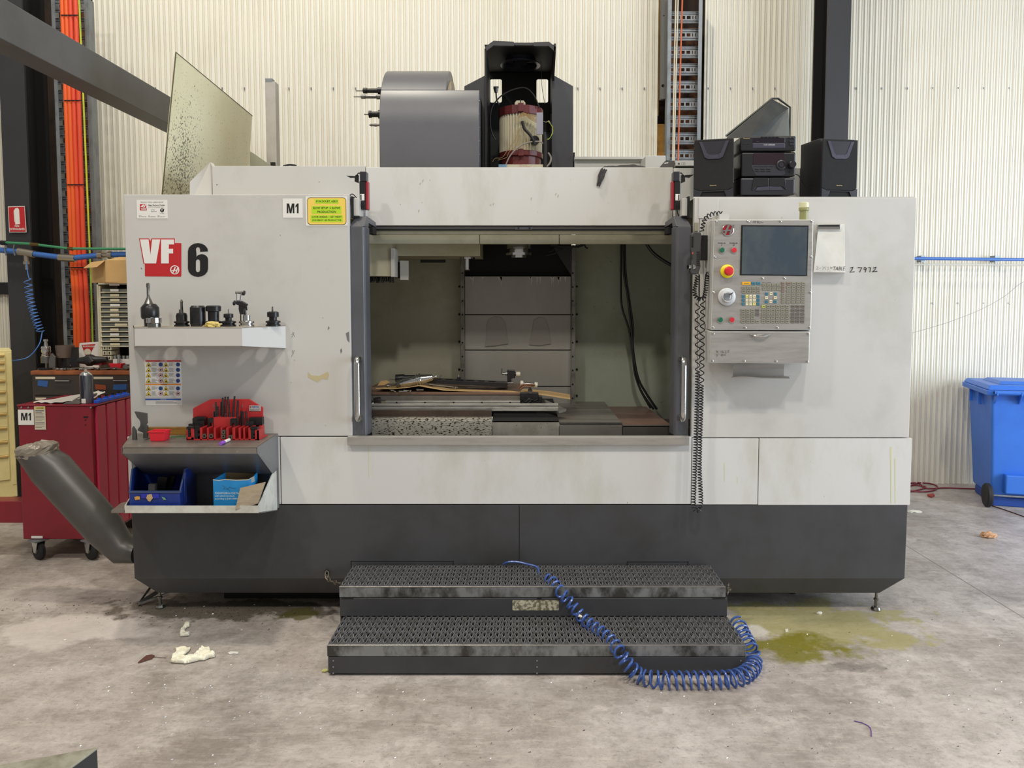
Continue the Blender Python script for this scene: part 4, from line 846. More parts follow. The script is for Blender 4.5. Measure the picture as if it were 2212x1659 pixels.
MB().quadp([(540, 327), (546, 330), (586, 358), (586, 378), (538, 378)], 5.2, .004).build('guard_offcut', mat('offcut', (156, 156, 136), .4), None, cat='sheet', label='small grey-green triangular plate between splash sheet and post')
MB().tube(smoothpath([P(612, 359, 4.6), P(624, 356, 4.6), P(636, 357, 4.6), P(640, 359, 4.6)], 4), .006, 6).build('rear_cable', PLAS2, None, cat='cable', label='short grey cable end lying on the header by the post')
# rear tray boxes right of the head
t = thing('cable_duct', 'pale grey sheet-metal duct on the header right of the head', 'duct')
pb('duct_body', PANEL, 1241, 1400, 344, 372, 5.0, .1, t); pb('duct_lid', PANEL, 1241, 1396, 338, 344, 4.97, .1, t); pb('duct_box', PANEL, 1394, 1438, 336, 370, 4.8, .2, t, bevel=.004)
t = thing('black_keyboard', 'black keyboard-like slab lying at the right end of the header', 'keyboard'); MB().add([P(1425, 361, 4.4), P(1436, 348, 4.7), P(1458, 347, 4.7), P(1454, 361, 4.4), P(1425, 366, 4.4), P(1436, 353, 4.7), P(1458, 352, 4.7), P(1454, 366, 4.4)], [(0, 3, 2, 1), (4, 5, 6, 7), (0, 4, 7, 3), (3, 7, 6, 2), (0, 1, 5, 4), (1, 2, 6, 5)]).build('slab', PLAS, t); MB().quadp([(1434, 352), (1443, 350), (1444, 352.5), (1436, 354)], 4.5, .002).build('label', WHITE, t)
t = thing('junction_box', 'white box with a black hole below the right cable ladder', 'box'); pb('body', PANEL, 1459, 1502, 347, 358, 4.6, .1, t); pb('base', BLACK, 1459, 1502, 358, 366, 4.62, .1, t); q = P(1466.5, 353.5, 4.598); MB().lathe([(.005, 0), (.005, .002)], q, (0, -1, 0), 10).build('hole', BLACKM, t); txt('1 2 3', (1472, 1480, 350, 356), 4.598, MG, t)
# raised control-cabinet lid
t = thing('raised_lid', 'dark open sheet-metal hood raised behind the stereo', 'hood'); Y = 4.7
GN = mat('hood_inner', (112, 114, 108), .5, dirt=(70, 70, 66), amt=.8, scale=5)
HB = mat('hood_dark', (50, 52, 52), .45, dirt=(74, 76, 74), amt=.6, scale=5)
A, B_, C_, D_, E_ = (1568, 294), (1668, 213), (1681, 213), (1707, 231), (1707, 300)
MB().add([P(1572, 294, Y), P(1668, 214, Y), P(1704, 234, Y + .0), P(1620, 296, Y - .35), P(1568, 300, Y - .3)], [(0, 1, 2, 3, 4)]).build('hood_top', HB, t)
MB().add([P(1618, 297, Y - .02), P(1703, 235, Y - .01), P(1706, 300, Y - .01), P(1620, 310, Y)], [(0, 1, 2, 3)]).build('hood_side', GN, t)
MB().tube([P(1568, 294, Y), P(1668, 213, Y), P(1681, 213, Y), P(1707, 232, Y), P(1706, 306, Y)], .007, 4).build('hood_rim', mat('hood_rim', (64, 70, 66), .4), t)
# rag over the header edge
RAG = mat('rag_grey', (68, 66, 66), .9, dirt=(46, 44, 44), amt=.8, scale=18, bump=.5, bscale=40)
def rag(pts, name, label, material, cat='rag', amp=.006, nu=26, nv=8, yy=H - .012, seed=1):
    rnd = random.Random(seed); vs = []; fs = []
    L_, R_ = pts
    for i in range(nu + 1):
        f = i / nu * (len(L_) - 1); k = min(int(f), len(L_) - 2); u = f - k
        for j in range(nv + 1):
            a = Vector(L_[k]).lerp(Vector(L_[k + 1]), u); b = Vector(R_[k]).lerp(Vector(R_[k + 1]), u); p = a.lerp(b, j / nv)
            vs.append(p + Vector((rnd.uniform(-1, 1) * amp * .5, rnd.uniform(-1, 1) * amp * .6 + math.sin(j * 2.1 + i * .4) * amp * .6, rnd.uniform(-1, 1) * amp)))
    for i in range(nu):
        for j in range(nv): fs.append((i * (nv + 1) + j, i * (nv + 1) + j + 1, (i + 1) * (nv + 1) + j + 1, (i + 1) * (nv + 1) + j))
    me = bpy.data.meshes.new(name); me.from_pydata([tuple(v) for v in vs], [], fs)
    o = link(name, me, material, None, smooth=True, cat=cat, label=label); s_ = o.modifiers.new('s', 'SOLIDIFY'); s_.thickness = .003
    d_ = o.modifiers.new('ss', 'SUBSURF'); d_.levels = 1; d_.render_levels = 1
    return o
rag(([P(1289, 401, H - .012), P(1291, 380, H - .014), P(1296, 366, H - .012), P(1305, 360, H + .01), P(1330, 357, H + .10), P(1365, 355, H + .13), P(1392, 359, H + .12)],
     [P(1295, 403, H - .012), P(1304, 386, H - .012), P(1310, 370, H - .01), P(1318, 362.5, H + .02), P(1345, 362, H + .05), P(1372, 362, H + .06), P(1396, 363, H + .07)]), 'grey_rag', 'dark grey work rag draped over the header edge', RAG)
# work lights
for sx in (0, 1):
    f = (lambda x: x) if not sx else (lambda x: 2246 - x)
    t = thing('work_light', ('left' if not sx else 'right') + ' black and red LED work light hung on the header', 'work light'); Y = 4.1
    m = lambda n, ma, a, b, c_, d_, Y_, dd, **k: pb(n, ma, min(f(a), f(b)), max(f(a), f(b)), c_, d_, Y_, dd, t, **k)
    m('lamp_body', PLAS, 776.5, 789, 391, 452, Y, .05); m('lamp_head', PLAS2, 777, 791, 370, 391, Y - .005, .06, bevel=.004)
    m('lamp_lens', mat('red_lens', (150, 44, 52), .3), 789, 795.5, 391, 453, Y + .005, .045, bevel=.006)
    m('rating_label', WHITE, 777.5, 787, 419, 433, Y - .001, .002); m('label_print', INK, 778.5, 781, 420, 432, Y - .0015, .001, bevel=0)
    q = P(f(782), 443, Y - .002); MB().lathe([(.010, 0), (.010, .003), (.006, .003)], q, (0, -1, 0), 14).build('switch', BLACKM, t)
    MB().quadp([(f(747), 379.5), (f(766), 380.5), (f(769), 383.5), (f(757), 384)] if not sx else [(f(747), 377), (f(766), 378), (f(769), 382), (f(757), 384)], Y + .02, .01).quadp([(f(766), 382), (f(769), 377), (f(774), 378), (f(774), 395), (f(766), 392)], Y + .01, .02).build('clamp_bracket', BLKOX, t)
    MB().tube(smoothpath([P(f(771), 380, Y + .01), P(f(774), 374, Y + .01), P(f(779), 375, Y + .01)], 4), .003, 6).build('clamp_spring', BLKOX, t)
    MB().tube(smoothpath([P(f(782), 446, Y - .005), P(f(783), 458, Y), P(f(778), 470, Y + .05)] if sx else [P(f(758), 424, 4.03), P(f(756.5), 421, 4.06), P(f(762), 419.5, 4.1), P(f(770), 427, 4.12)], 5), .003, 6).build('lamp_cable', PLAS, t)
# ---------------------------------------------------------------- stereo
GRILL = mat('speaker_cloth', (22, 22, 23), .85, dirt=(34, 32, 30), amt=.6, scale=30)
TRIM_ = mat('speaker_trim', (62, 60, 74), .35)
def speaker(cx, yaw, label):
    t = thing('stereo_speaker', label, 'speaker', 'stereo speakers on the right cabinet'); M = Matrix.Translation((cx, 4.08, zt)) @ Matrix.Rotation(R(yaw), 4, 'Z'); W, Hh, D = .105, .322, .22
    prof = [(0, 0), (0, Hh - .02), (.012, Hh), (D, Hh + .005), (D, 0)]
    MB().prismx([(0.006, 0.0), (0.0, .06), (0.0, Hh - .02), (.03, Hh), (D, Hh + .004), (D, 0)], -W, W).xf(M).build('cabinet', PLAS, t, bevel=.004)
    MB().prism([(-W + .002, .052), (-W + .002, Hh - .01), (W - .002, Hh - .01), (W - .002, .052), (W - .03, .040), (-W + .03, .040)], -.006, 0.002).xf(M).build('grille', GRILL, t, bevel=.002)
    f = MB(); pts = [(-.078, Hh - .02), (-.048, Hh - .104), (-.03, Hh - .114), (.03, Hh - .114), (.048, Hh - .104), (.078, Hh - .02)]; pi = [(-.062, Hh - .02), (-.036, Hh - .084), (-.026, Hh - .092), (.026, Hh - .092), (.036, Hh - .084), (.062, Hh - .02)]
    for i in range(5): f.prism([pts[i], pts[i + 1], pi[i + 1], pi[i]], -.011, -.006)
    f.xf(M).build('trim_arch', TRIM_, t, bevel=.001)
    MB().prism(pi, -.008, -.006).xf(M).build('tweeter_mesh', PLAS2, t)
    pr = [(-W, 0), (-W, .05), (-W + .03, .038), (-.052, .038), (-.07, .004), (.07, .004), (.052, .038), (W - .03, .038), (W, .05), (W, 0)]
    MB().prism([(-W, 0), (-W, .05), (-W + .03, .038), (-.055, .038), (-.072, 0)], -.010, 0).prism([(W, 0), (W, .05), (W - .03, .038), (.055, .038), (.072, 0)], -.010, 0).prism([(-.055, .033), (-.055, .038), (.055, .038), (.055, .033)], -.010, 0).xf(M).build('port_surround', PLAS2, t, bevel=.001)
    MB().prism([(-.068, .002), (-.055, .033), (.055, .033), (.068, .002)], -.003, -.001).xf(M).build('bass_port', BLACKM, t)
    mm = text_mesh('Panasonic', .01); 
    for v in mm.vertices: v.co = (v.co.x * .0088 - .018, -.0075, v.co.y * .0088 + .063)
    mm.transform(M); mm.materials.clear(); link('lettering', mm, mat('gold_print', (200, 180, 130), .4), t)
    mm = text_mesh('SUPER BASS SYSTEM')
    for v in mm.vertices: v.co = (v.co.x * .005 - .026, -.012, v.co.y * .005 + Hh - .106)
    mm.transform(M); mm.materials.clear(); link('lettering', mm, MG, t)
speaker(P(1541, 380, 4.08).x, -14, 'black stereo speaker left of the stacked hi-fi units')
speaker(P(1809, 380, 4.1).x, 9, 'black stereo speaker at the right, apart from the hi-fi units')
def unit(x0, x1, y0, y1, Y, name, label):
    t = thing(name, label, 'stereo', 'stacked hi-fi units'); pb('casing', PLAS, x0 + 2, x1 - 2, y0 + .5, y1 - 3, Y + .01, .27, t, bevel=.003); pb('front', PLAS2 if y0 > 380 else PLAS, x0, x1, y0 + 1, y1 - 1, Y - .01, .03, t, bevel=.009); return t
Y = 4.12
t = unit(1600, 1720, 293, 327, Y, 'disc_player', 'black CD changer unit, topmost of the hi-fi stack'); Yf = Y - .012
pb('tray_door', TRIM_, 1626, 1696, 309, 319.5, Yf, .004, t, bevel=.003); pb('display', mat('dark_glass', (30, 26, 34), .12), 1626, 1696, 298, 308, Yf + .001, .003, t); txt('5-CD CHANGER', (1650, 1674, 311.5, 314), Yf - .001, WHITE, t); txt('Panasonic', (1606, 1620, 297.6, 300), Yf - .0005, MATS['gold_print'], t)
for k in range(5): pb('track_button', PLAS2, 1644 + k * 8, 1651 + k * 8, 294.3, 297, Yf - .002, .004, t, bevel=.001)
for a in ((1704, 1708, 296, 299), (1711, 1715, 296, 299), (1705, 1715, 303, 308), (1706, 1715, 309, 314), (1603, 1618, 309, 310), (1633, 1639, 305, 306.5)): pb('button', PLAS2, *a, Yf - .002, .004, t, bevel=.001)
t = unit(1602, 1719, 328, 382, Y, 'stereo_receiver', 'black hi-fi receiver with round dial, middle of the stack')
MB().quadp([(1628, 331), (1694, 330), (1697, 355), (1627, 356)], Yf, .004).build('display', mat('maroon_glass', (44, 32, 38), .1), t, bevel=.001)
MB().quadp([(1624, 357), (1690, 356), (1696, 374), (1690, 379), (1633, 379), (1624, 362)], Yf + .001, .004).build('control_strip', mat('strip', (52, 52, 58), .3), t, bevel=.001)
for k in range(3): pb('button', PLAS, 1632 + k * 12, 1641 + k * 12, 364, 366.5, Yf - .002, .004, t, bevel=.001); pb('button', PLAS, 1632 + k * 12, 1641 + k * 12, 368.5, 370.5, Yf - .002, .004, t, bevel=.001)
for px in (1630, 1640, 1650, 1662): pb('button', PLAS2, px, px + 8, 358.5, 359.7, Yf - .001, .003, t, bevel=0)
q = P(1687, 356.5, Yf); MB().lathe([(.026, 0), (.026, .006), (.020, .008), (.020, .004), (.012, .004), (.012, .008)], q, (0, -1, 0), 24).build('jog_dial', PLAS2, t, smooth=True)
q = P(1709, 356.5, Yf); MB().lathe([(.021, 0), (.019, .026), (.016, .029)], q, (0, -1, 0), 24).build('volume_knob', PLAS, t, smooth=True)
q = P(1707, 371, Yf); MB().lathe([(.004, 0), (.004, .002)], q, (0, -1, 0), 8).build('phone_socket', BLACKM, t)
t = unit(1600, 1718, 383, 422, Y, 'cassette_deck', 'black twin cassette deck, lowest of the hi-fi stack')
MB().quadp([(1628, 384), (1661, 384), (1661, 402), (1634, 403), (1626, 412), (1624, 410)], Yf - .002, .006).build('cassette_door', PLAS, t, bevel=.002); MB().quadp([(1662.5, 384), (1696, 384), (1699, 410), (1690, 403), (1662.5, 402)], Yf - .002, .006).build('cassette_door', PLAS, t, bevel=.002)
MB().quadp([(1637, 404), (1661, 402.5), (1661, 411), (1632, 412)], Yf - .003, .004).quadp([(1662, 402.5), (1688, 403.5), (1692, 411), (1662, 411)], Yf - .003, .004).build('key_strip', TRIM_, t, bevel=.001); txt('DECK 1', (1635, 1645, 407, 409), Yf - .004, MG, t)
MB().tube(smoothpath([P(1717, 376, 4.2), P(1726, 380, 4.2), P(1735, 395, 4.2), P(1742, 405, 4.2)], 5), .0025, 6).build('speaker_wire', PLAS, None, cat='wire', label='thin black wire between the hi-fi stack and right speaker')
# ================================================================ CONTROL PENDANT
CP = MB().add([P(1543, 474.5, 3.80), P(1757, 474.5, 3.80), P(1752, 713, 3.80), P(1536, 713, 3.80), P(1526, 478, 3.96), P(1750, 478, 3.96), P(1748, 713, 3.96), P(1525, 710, 3.96)], [(0, 3, 2, 1), (0, 4, 7, 3), (1, 2, 6, 5), (0, 1, 5, 4), (3, 7, 6, 2), (4, 5, 6, 7)]).build('control_panel', PANELW, MC, bevel=.003, label='control pendant with screen and keypad, hung on the right')
Yp = 3.797
MB().quadp([(1544.5, 475.5), (1756, 475.5), (1751, 711.5), (1537.5, 711.5)], Yp, .003).build('face_plate', STEELP, CP, bevel=.001)
YF = Yp - .001
MB().quadp([(1601.5, 486), (1747, 487), (1744, 596), (1598.5, 594.5)], YF - .002, .003).build('screen_bezel', BLKOX, CP, bevel=.001)
SCR = mat('dead_screen', (60, 72, 82), .10, dirt=(92, 98, 98), amt=.7, scale=7, stretch=(1, 1, .6), thr=(.4, .75), spec=.7)
MB().quadp([(1604.5, 489), (1744.5, 490), (1741.5, 594), (1602, 592.5)], YF - .004, .003).build('screen', SCR, CP)
scs = [(1546.5, 477.5), (1616, 478), (1686, 478), (1754, 478), (1544, 555), (1753, 555), (1541.5, 632), (1750.5, 632), (1540, 708), (1609.5, 708), (1679, 708), (1749, 708), (1647.5, 601), (1695, 601)]
def screws(lst, Y, par):
    for x, y in lst: MB().lathe([(.0062, 0), (.0058, .002), (.003, .0035), (.0015, .0035)], P(x, y, Y), (0, -1, 0), 12).build('screw', CHROME, par, smooth=True)
screws(scs, YF, CP)
def button(x, y, r, cm, par, ring=CHROME, h=.008):
    MB().lathe([(r * 1.22, 0), (r * 1.22, .005), (r, .006)], P(x, y, YF), (0, -1, 0), 24).build('button_ring', ring, par, smooth=True)
    MB().lathe([(r, .003), (r, h), (r * .85, h + .002)], P(x, y, YF), (0, -1, 0), 24).build('push_button', cm, par, smooth=True, label=None)
GRN = mat('green_button', (28, 100, 72), .35); RDB = mat('red_button', (206, 44, 52), .35)
for x, y, cm in ((1559, 540.5, GRN), (1585, 540.5, RDB), (1555.5, 691, GRN), (1580.5, 691, RDB)): button(x, y, .0128, cm, CP)
txt('POWER ON', (1551, 1567.5, 524, 526.5), YF, INK, CP, bold=.02); txt('POWER OFF', (1576, 1593.5, 524, 526.5), YF, INK, CP, bold=.02); txt('I', (1558.6, 1559.4, 527.8, 531.5), YF, INK, CP); c = P(1585, 529.8, YF); plate('lettering', [circ(c.x, c.z, .0042, 14), circ(c.x, c.z, .003, 14)], YF, .0004, INK, CP)
MB().lathe([(.0345, 0), (.034, .006), (.030, .010), (.018, .012)], P(1570.5, 586, YF), (0, -1, 0), 32).build('stop_collar', mat('stop_yellow', (232, 214, 26), .4), CP, smooth=True)
MB().lathe([(.014, .01), (.014, .022), (.023, .024), (.0235, .034), (.019, .040), (.006, .043)], P(1571, 586, YF), (0, -1, 0), 32).build('stop_button', RDB, CP, smooth=True, label='red mushroom emergency stop button')
HW = mat('handwheel_white', (196, 198, 200), .3)
hwh = MB().lathe([(.045, 0), (.045, .006), (.041, .010), (.036, .011), (.031, .013), (.030, .024), (.027, .028), (.022, .029)], P(1569.5, 641, YF), (0, -1, 0), 40).build('hand_wheel', HW, CP, smooth=True, label='white jog hand wheel')
plate('wheel_ring', [circ(P(1569.5, 641, YF).x, P(0, 641, YF).z, .0205, 28), circ(P(1569.5, 641, YF).x, P(0, 641, YF).z, .0185, 28)], YF - .0295, .0008, GALV, CP)
MB().pbox(1564, 1576, 634, 636.5, YF - .031, .002).pbox(1563, 1577, 637.5, 643, YF - .031, .002).pbox(1564, 1576, 644.5, 647, YF - .031, .002).build('wheel_mark', GALV, CP, kind='stuff'); MB().tube([P(1576, 637, YF - .031), P(1584, 632, YF - .033)], .0022, 6).build('wheel_crank', PLAS, CP)
MB().lathe([(.030, 0), (.030, .004), (.0275, .0055), (.0275, .004), (.001, .004)], P(1572, 497, YF), (0, -1, 0), 40).build('logo_ring', CHROME, CP, smooth=True); MB().lathe([(.0265, .0), (.0265, .0048), (.001, .0048)], P(1572, 497, YF), (0, -1, 0), 32).build('logo_field', mat('logo_red', (150, 30, 38), .3), CP)
emblem(CP, 1572.5, 497, 14.5, YF - .0085, CHROME, .003)
scrib([[(1627, 481), (1629, 476.5)], [(1631, 482), (1631, 477), (1634, 478), (1631, 480)], [(1637, 476.5), (1637, 482)], [(1641, 477), (1637, 479.5), (1642, 482)], [(1644, 477), (1644, 481.5), (1649, 480)]], YF, .0007, 'pen_marks', INKB, CP)
# keypad: one small bevelled mesh per kind, copied
def keymesh(w_, h_):
    m = MB(); t_ = .0032; i = .0014; m.hexa([(-w_, 0, -h_), (w_, 0, -h_), (w_, 0, h_), (-w_, 0, h_), (-w_ + i, -t_, -h_ + i), (w_ - i, -t_, -h_ + i), (w_ - i, -t_, h_ - i), (-w_ + i, -t_, h_ - i)])
    m.f = [f[::-1] for f in m.f]; m.add([(-w_ * .55, -t_ - .0002, -h_ * .1), (w_ * .55, -t_ - .0002, -h_ * .1), (w_ * .55, -t_ - .0002, h_ * .25), (-w_ * .55, -t_ - .0002, h_ * .25)], [(0, 1, 2, 3)]); me = bpy.data.meshes.new('key'); me.from_pydata(m.v, [], m.f); return me
KC = {'g': mat('key_grey', (138, 136, 120), .45), 'b': mat('key_blue', (58, 122, 146), .4), 'y': mat('key_yellow', (228, 220, 130), .4), 'w': mat('key_ivory', (228, 222, 190), .4), 'o': mat('key_orange', (226, 170, 40), .4), 'p': mat('key_mauve', (134, 118, 106), .45), 'd': mat('key_dark', (112, 106, 98), .45), 'l': mat('key_lime', (176, 180, 90), .45)}
KM = {}
def key(x, y, k, w_=4.2, h_=3.3, sym=True):
    kk = (k, w_, h_)
    if kk not in KM:
        me = keymesh(w_ / 421, h_ / 421); me.materials.append(KC[k]); me.materials.append(mat('key_print', (56, 56, 50), .5)); me.polygons[6].material_index = 1; KM[kk] = me
    o = bpy.data.objects.new('key', KM[kk]); COL.objects.link(o); o.parent = CP; o.location = P(x, y, YF)
def kx(u, v): return 1590 + u * 170 / 2169, 590 + v * 130 / 1659
KK = lambda u, v, k, **kw: key(*kx(u, v), k, **kw)
KK(281, 283, 'o', w_=9.5); KK(478, 285, 'b'); KK(615, 283, 'b')
for v in (413, 513):
    for u in (211, 344, 477, 608): KK(u, v, 'g')
for i, v in enumerate((640, 745, 850)):
    for j, u in enumerate((197, 300, 403, 504, 608)):
        KK(u, v, 'b' if j in (0, 4) else ('y' if (i, j) in ((0, 1), (2, 3)) else 'w'), w_=3.2, h_=3.2)
for i, v in enumerate((1033, 1135, 1235, 1338)):
    for j, u in enumerate((190, 320, 455, 587)):
        if not (i == 2 and j == 3): KK(u, v, 'd' if i < 2 and j == 3 else 'g')
for v in (332, 437):
    for u in (775, 905, 1035, 1162): KK(u, v, 'g')
for u, v, k in ((840, 573, 'b'), (963, 568, 'w'), (1085, 573, 'b'), (837, 680, 'w'), (1080, 680, 'w'), (836, 790, 'b'), (957, 785, 'w'), (1077, 790, 'b')): KK(u, v, k, w_=3.2, h_=3.2)
for i, v in enumerate((290, 396, 496, 600, 700, 800)):
    KK(1290, v, 'p' if i < 3 else 'g', w_=3.4)
    for u in (1447, 1583, 1717, 1852): KK(u - i * 3, v, 'p' if (i == 0 and u == 1447) else 'g')
for i, v in enumerate((925, 1030, 1132, 1235, 1338)):
    for j, u in enumerate((757, 885, 1015, 1145, 1277, 1408)): KK(u - i * 2, v, 'l' if (i, j) == (0, 0) else 'g')
    for u in (1567, 1700, 1835): KK(u - i * 2, v, 'd')
scrib([[kx(720, 262), kx(790, 265), kx(830, 270), kx(880, 262), kx(960, 262)]], YF, .0005, 'key_legend', INKB, CP)
# lower pendant box and paper holder
LB = MB().add([P(1535, 716, 3.80), P(1749.5, 716.5, 3.80), P(1748, 785, 3.80), P(1534.5, 784, 3.80), P(1520, 712, 3.96), P(1748, 712, 3.96), P(1744, 785, 3.96), P(1521, 781, 3.96)], [(0, 3, 2, 1), (0, 4, 7, 3), (1, 2, 6, 5), (0, 1, 5, 4), (3, 7, 6, 2), (4, 5, 6, 7)]).build('pendant_box', PANELW, MC, bevel=.002)
MB().quadp([(1536, 717), (1748.5, 717.5), (1747, 784), (1535.5, 783)], Yp, .003).build('box_door', STEELP, LB, bevel=.001)
screws([(1540.5, 721), (1746.5, 721), (1539, 780), (1608, 780), (1676.5, 780.5), (1744.5, 781)], YF, LB)
a = [P(1620 + k * 4.9, 722.5 + 3.2 * math.sin(PI * k / 9) ** .5, YF - .022 * math.sin(PI * k / 9)) for k in range(10)]
MB().tube(a, [.002, .005, .006, .007, .007, .007, .007, .006, .005, .002], 8).build('pull_handle', CHROME, LB, smooth=True)
scrib([[(1547, 757), (1552, 762)], [(1552, 757), (1548, 762)], [(1558, 757), (1558, 762)], [(1562, 757), (1561, 762), (1564, 761), (1561, 760)], [(1566, 757), (1569, 758), (1566, 762), (1570, 762)], [(1576, 756.5), (1572, 757), (1573, 759), (1575, 760), (1572, 762)], [(1547, 765), (1550, 768), (1552, 764)], [(1550, 768), (1548, 771)], [(1560, 764), (1558, 769), (1561, 769), (1560, 764)], [(1564, 764), (1564, 769)], [(1567, 764), (1567, 769)]], YF - .001, .0007, 'pen_marks', INKB, LB)
MB().add([P(1584, 787, 3.93), P(1694, 787, 3.93), P(1693, 812, 3.93), P(1583, 813, 3.93), P(1580, 815, 3.84), P(1610, 813, 3.83), P(1640, 816, 3.84), P(1705, 816, 3.84), P(1704, 813, 3.93)], [(0, 1, 2, 3), (3, 2, 8, 7, 6, 5, 4)]).build('paper_ledge', STEELP, MC, bevel=0)
MB().tube([P(1580, 815, 3.84), P(1597, 813.5, 3.83), P(1612, 814, 3.83), P(1640, 816, 3.84), P(1705, 816.5, 3.84)], .003, 6).build('ledge_lip', STEEL, MC)
# beacon
t = MC
BZ = MB().lathe([(.022, 0), (.021, .045), (.026, .05), (.026, .062), (.0245, .065)], (P(1736, 480, 3.88).x, 3.88, P(0, 474, 3.88).z - .004), (0, 0, 1), 24).build('beacon', mat('beacon_olive', (140, 140, 92), .4), MC, smooth=True, label='olive and cream warning beacon on the pendant')
MB().lathe([(.0245, .064), (.0245, .088), (.021, .092)], (P(1736, 480, 3.88).x, 3.88, P(0, 474, 3.88).z - .004), (0, 0, 1), 24).build('beacon_cap', mat('beacon_cream', (210, 208, 172), .35), BZ, smooth=True)
# pendant corner arm box
MB().pbox(1554, 1575, 462, 475, 3.83, .14).add([P(1535, 474, 3.95), P(1554, 463, 3.83), P(1554, 475, 3.83), P(1535, 484, 3.95)], [(0, 3, 2, 1)]).build('pendant_arm', PANEL, CP)
MB().quadp([(1523, 478), (1531, 476), (1531, 700), (1523, 700)], 3.97, .02).build('hinge_strip', PANEL, CP)
# clipboard
t = thing('clipboard', 'white wall clipboard with metal clip right of the control pendant', 'clipboard')
MB().add([P(1768, 484, 3.96), P(1824, 484, 3.96), P(1825, 589, 3.94), P(1757, 588, 3.94), P(1768, 484, 3.999), P(1824, 484, 3.999), P(1825, 589, 3.999), P(1757, 588, 3.999)], [(0, 3, 2, 1), (4, 5, 6, 7), (0, 1, 5, 4), (1, 2, 6, 5), (2, 3, 7, 6), (3, 0, 4, 7)]).build('board', mat('board_white', (212, 210, 202), .4, dirt=(190, 184, 168), amt=.6, scale=10), t, bevel=.002)
pb('spring_clip', CHROME, 1766, 1817, 484, 496, 3.945, .015, t, bevel=.003); pb('clip_slot', BLKOX, 1768, 1814, 485.5, 489.5, 3.943, .004, t)
YB = 3.935
scrib([[(1763, 577), (1767, 576), (1766, 579), (1763, 582), (1768, 582)], [(1770, 580), (1773, 579)], [(1776, 577), (1780, 577), (1777, 583)], [(1785, 577), (1781, 577), (1781, 580), (1784, 580), (1782, 583)], [(1787, 577), (1790, 577), (1788, 579.5), (1790, 581), (1787, 583)], [(1791.5, 581), (1792, 581)], [(1793.5, 576), (1793.5, 581)], [(1798, 577), (1795.5, 578), (1798, 580), (1797, 582), (1795.5, 580), (1798, 577)]], 3.925, .0009, 'hand_note', INKB, t)
txt('TABLE', (1800, 1826, 576, 584), 3.94, INKB, t, shear=.2)
# ---------------------------------------------------------------- remote jog handle and its curly cord
RJ = thing('remote_handle', 'grey hand-held remote pendant with knob, hanging left of the control panel', 'remote'); Yr = 3.86
MB().quadp([(1493, 506), (1499, 500), (1514, 501), (1516, 512), (1512, 560), (1514, 575), (1509, 592), (1494, 593), (1491, 586), (1496, 560), (1493, 540)], Yr, .04).build('handset', mat('handset_grey', (66, 66, 66), .5), RJ, bevel=.006)
pb('handset_screen', BLKOX, 1494, 1498, 510, 534, Yr - .003, .005, RJ); MB().lathe([(.021, 0), (.021, .015), (.012, .016), (.012, .035)], P(1499, 577, Yr + .02), (-1, -.3, 0), 18).build('handset_knob', CHROME, RJ, smooth=True)
for k in range(8): pb('grip_rib', RUB, 1505, 1512, 543 + k * 4, 545 + k * 4, Yr - .003, .004, RJ, bevel=.001)
pb('cord_boot', mat('boot', (150, 146, 128), .5), 1501, 1509, 480, 500, Yr + .01, .02, RJ, bevel=.003); pb('handset_button', mat('orange_dot', (190, 90, 60), .5), 1495, 1498, 545, 549, Yr - .002, .004, RJ)
pb('cradle', PLAS, 1515, 1529, 508, 562, 3.93, .04, RJ, bevel=.003)
cord = []
seg1 = smoothpath([P(1560, 461, 3.86), P(1545, 461, 3.86), P(1529, 467, 3.86), P(1520, 480, 3.86), P(1516, 500, 3.87)], 6)
seg2 = smoothpath([P(1507, 595, 3.88), P(1503, 615, 3.88), P(1500, 630, 3.88), P(1504, 642, 3.88), P(1516, 646, 3.88), P(1523, 636, 3.88), P(1527, 600, 3.9), P(1530, 590, 3.92)], 6)
seg3 = smoothpath([P(1508, 655, 3.88), P(1506, 700, 3.88), P(1507, 800, 3.88), P(1503, 950, 3.88), P(1499, 1060, 3.88), P(1498, 1085, 3.88), P(1502, 1102, 3.88), P(1512, 1098, 3.88), P(1514, 1070, 3.88), P(1511, 1000, 3.9), P(1515, 850, 3.9), P(1517, 720, 3.9), P(1518, 650, 3.9)], 6)
mm = MB()
for sgm, tn in ((seg1, 9), (seg2, 24)): mm.tube(coil(sgm, tn, .0095, 9), .0030, 5)
mm.tube(coil(seg3, 118, lambda u: .0115 if u < .12 or u > .9 else .0105, 9, var=lambda u: (.16 * (u / .07) if u < .07 else (.16 + .64 * (u - .07) / .83 if u < .9 else .8 + .2 * (u - .9) / .1))), .0031, 5)
mm.tube([P(1511, 593, 3.88), P(1511, 640, 3.9), P(1508, 655, 3.88)], .003, 6)
mm.build('curly_cord', mat('cord_black', (22, 22, 26), .4), RJ, smooth=True, label='black curly cord hanging to the base')
# ================================================================ TOOLS ON THE RACK
def tool(x, label, parts, Y=3.86, name='tool_holder', py=703, z=None):
    t = thing(name, label, 'tool holder', 'tools standing in the rack'); c = P(x, py, Y); zb = zr + .0005 if z is None else z
    for nm, cm, prof, dx, n in parts:
        MB().lathe([(r, h) for r, h in prof], (c.x + dx, Y, zb), (0, 0, 1), n).build(nm, cm, t, smooth=True)
    return t
FL = [(.030, -.03), (.038, 0), (.038, .008), (.031, .010), (.031, .016), (.038, .018), (.038, .026), (.024, .030)]
t = tool(325, 'tall black tool holder with a long fluted cutter, far left of the rack', [('holder', BLKOX, [(.027, -.03), (.030, .036), (.040, .04), (.044, .05), (.044, .098), (.030, .116), (.026, .118)], 0, 28), ('cutter', TOOLST, [(.023, .118), (.008, .152), (.0075, .20), (.0095, .205), (.0095, .222), (.004, .226)], -.006, 9)])
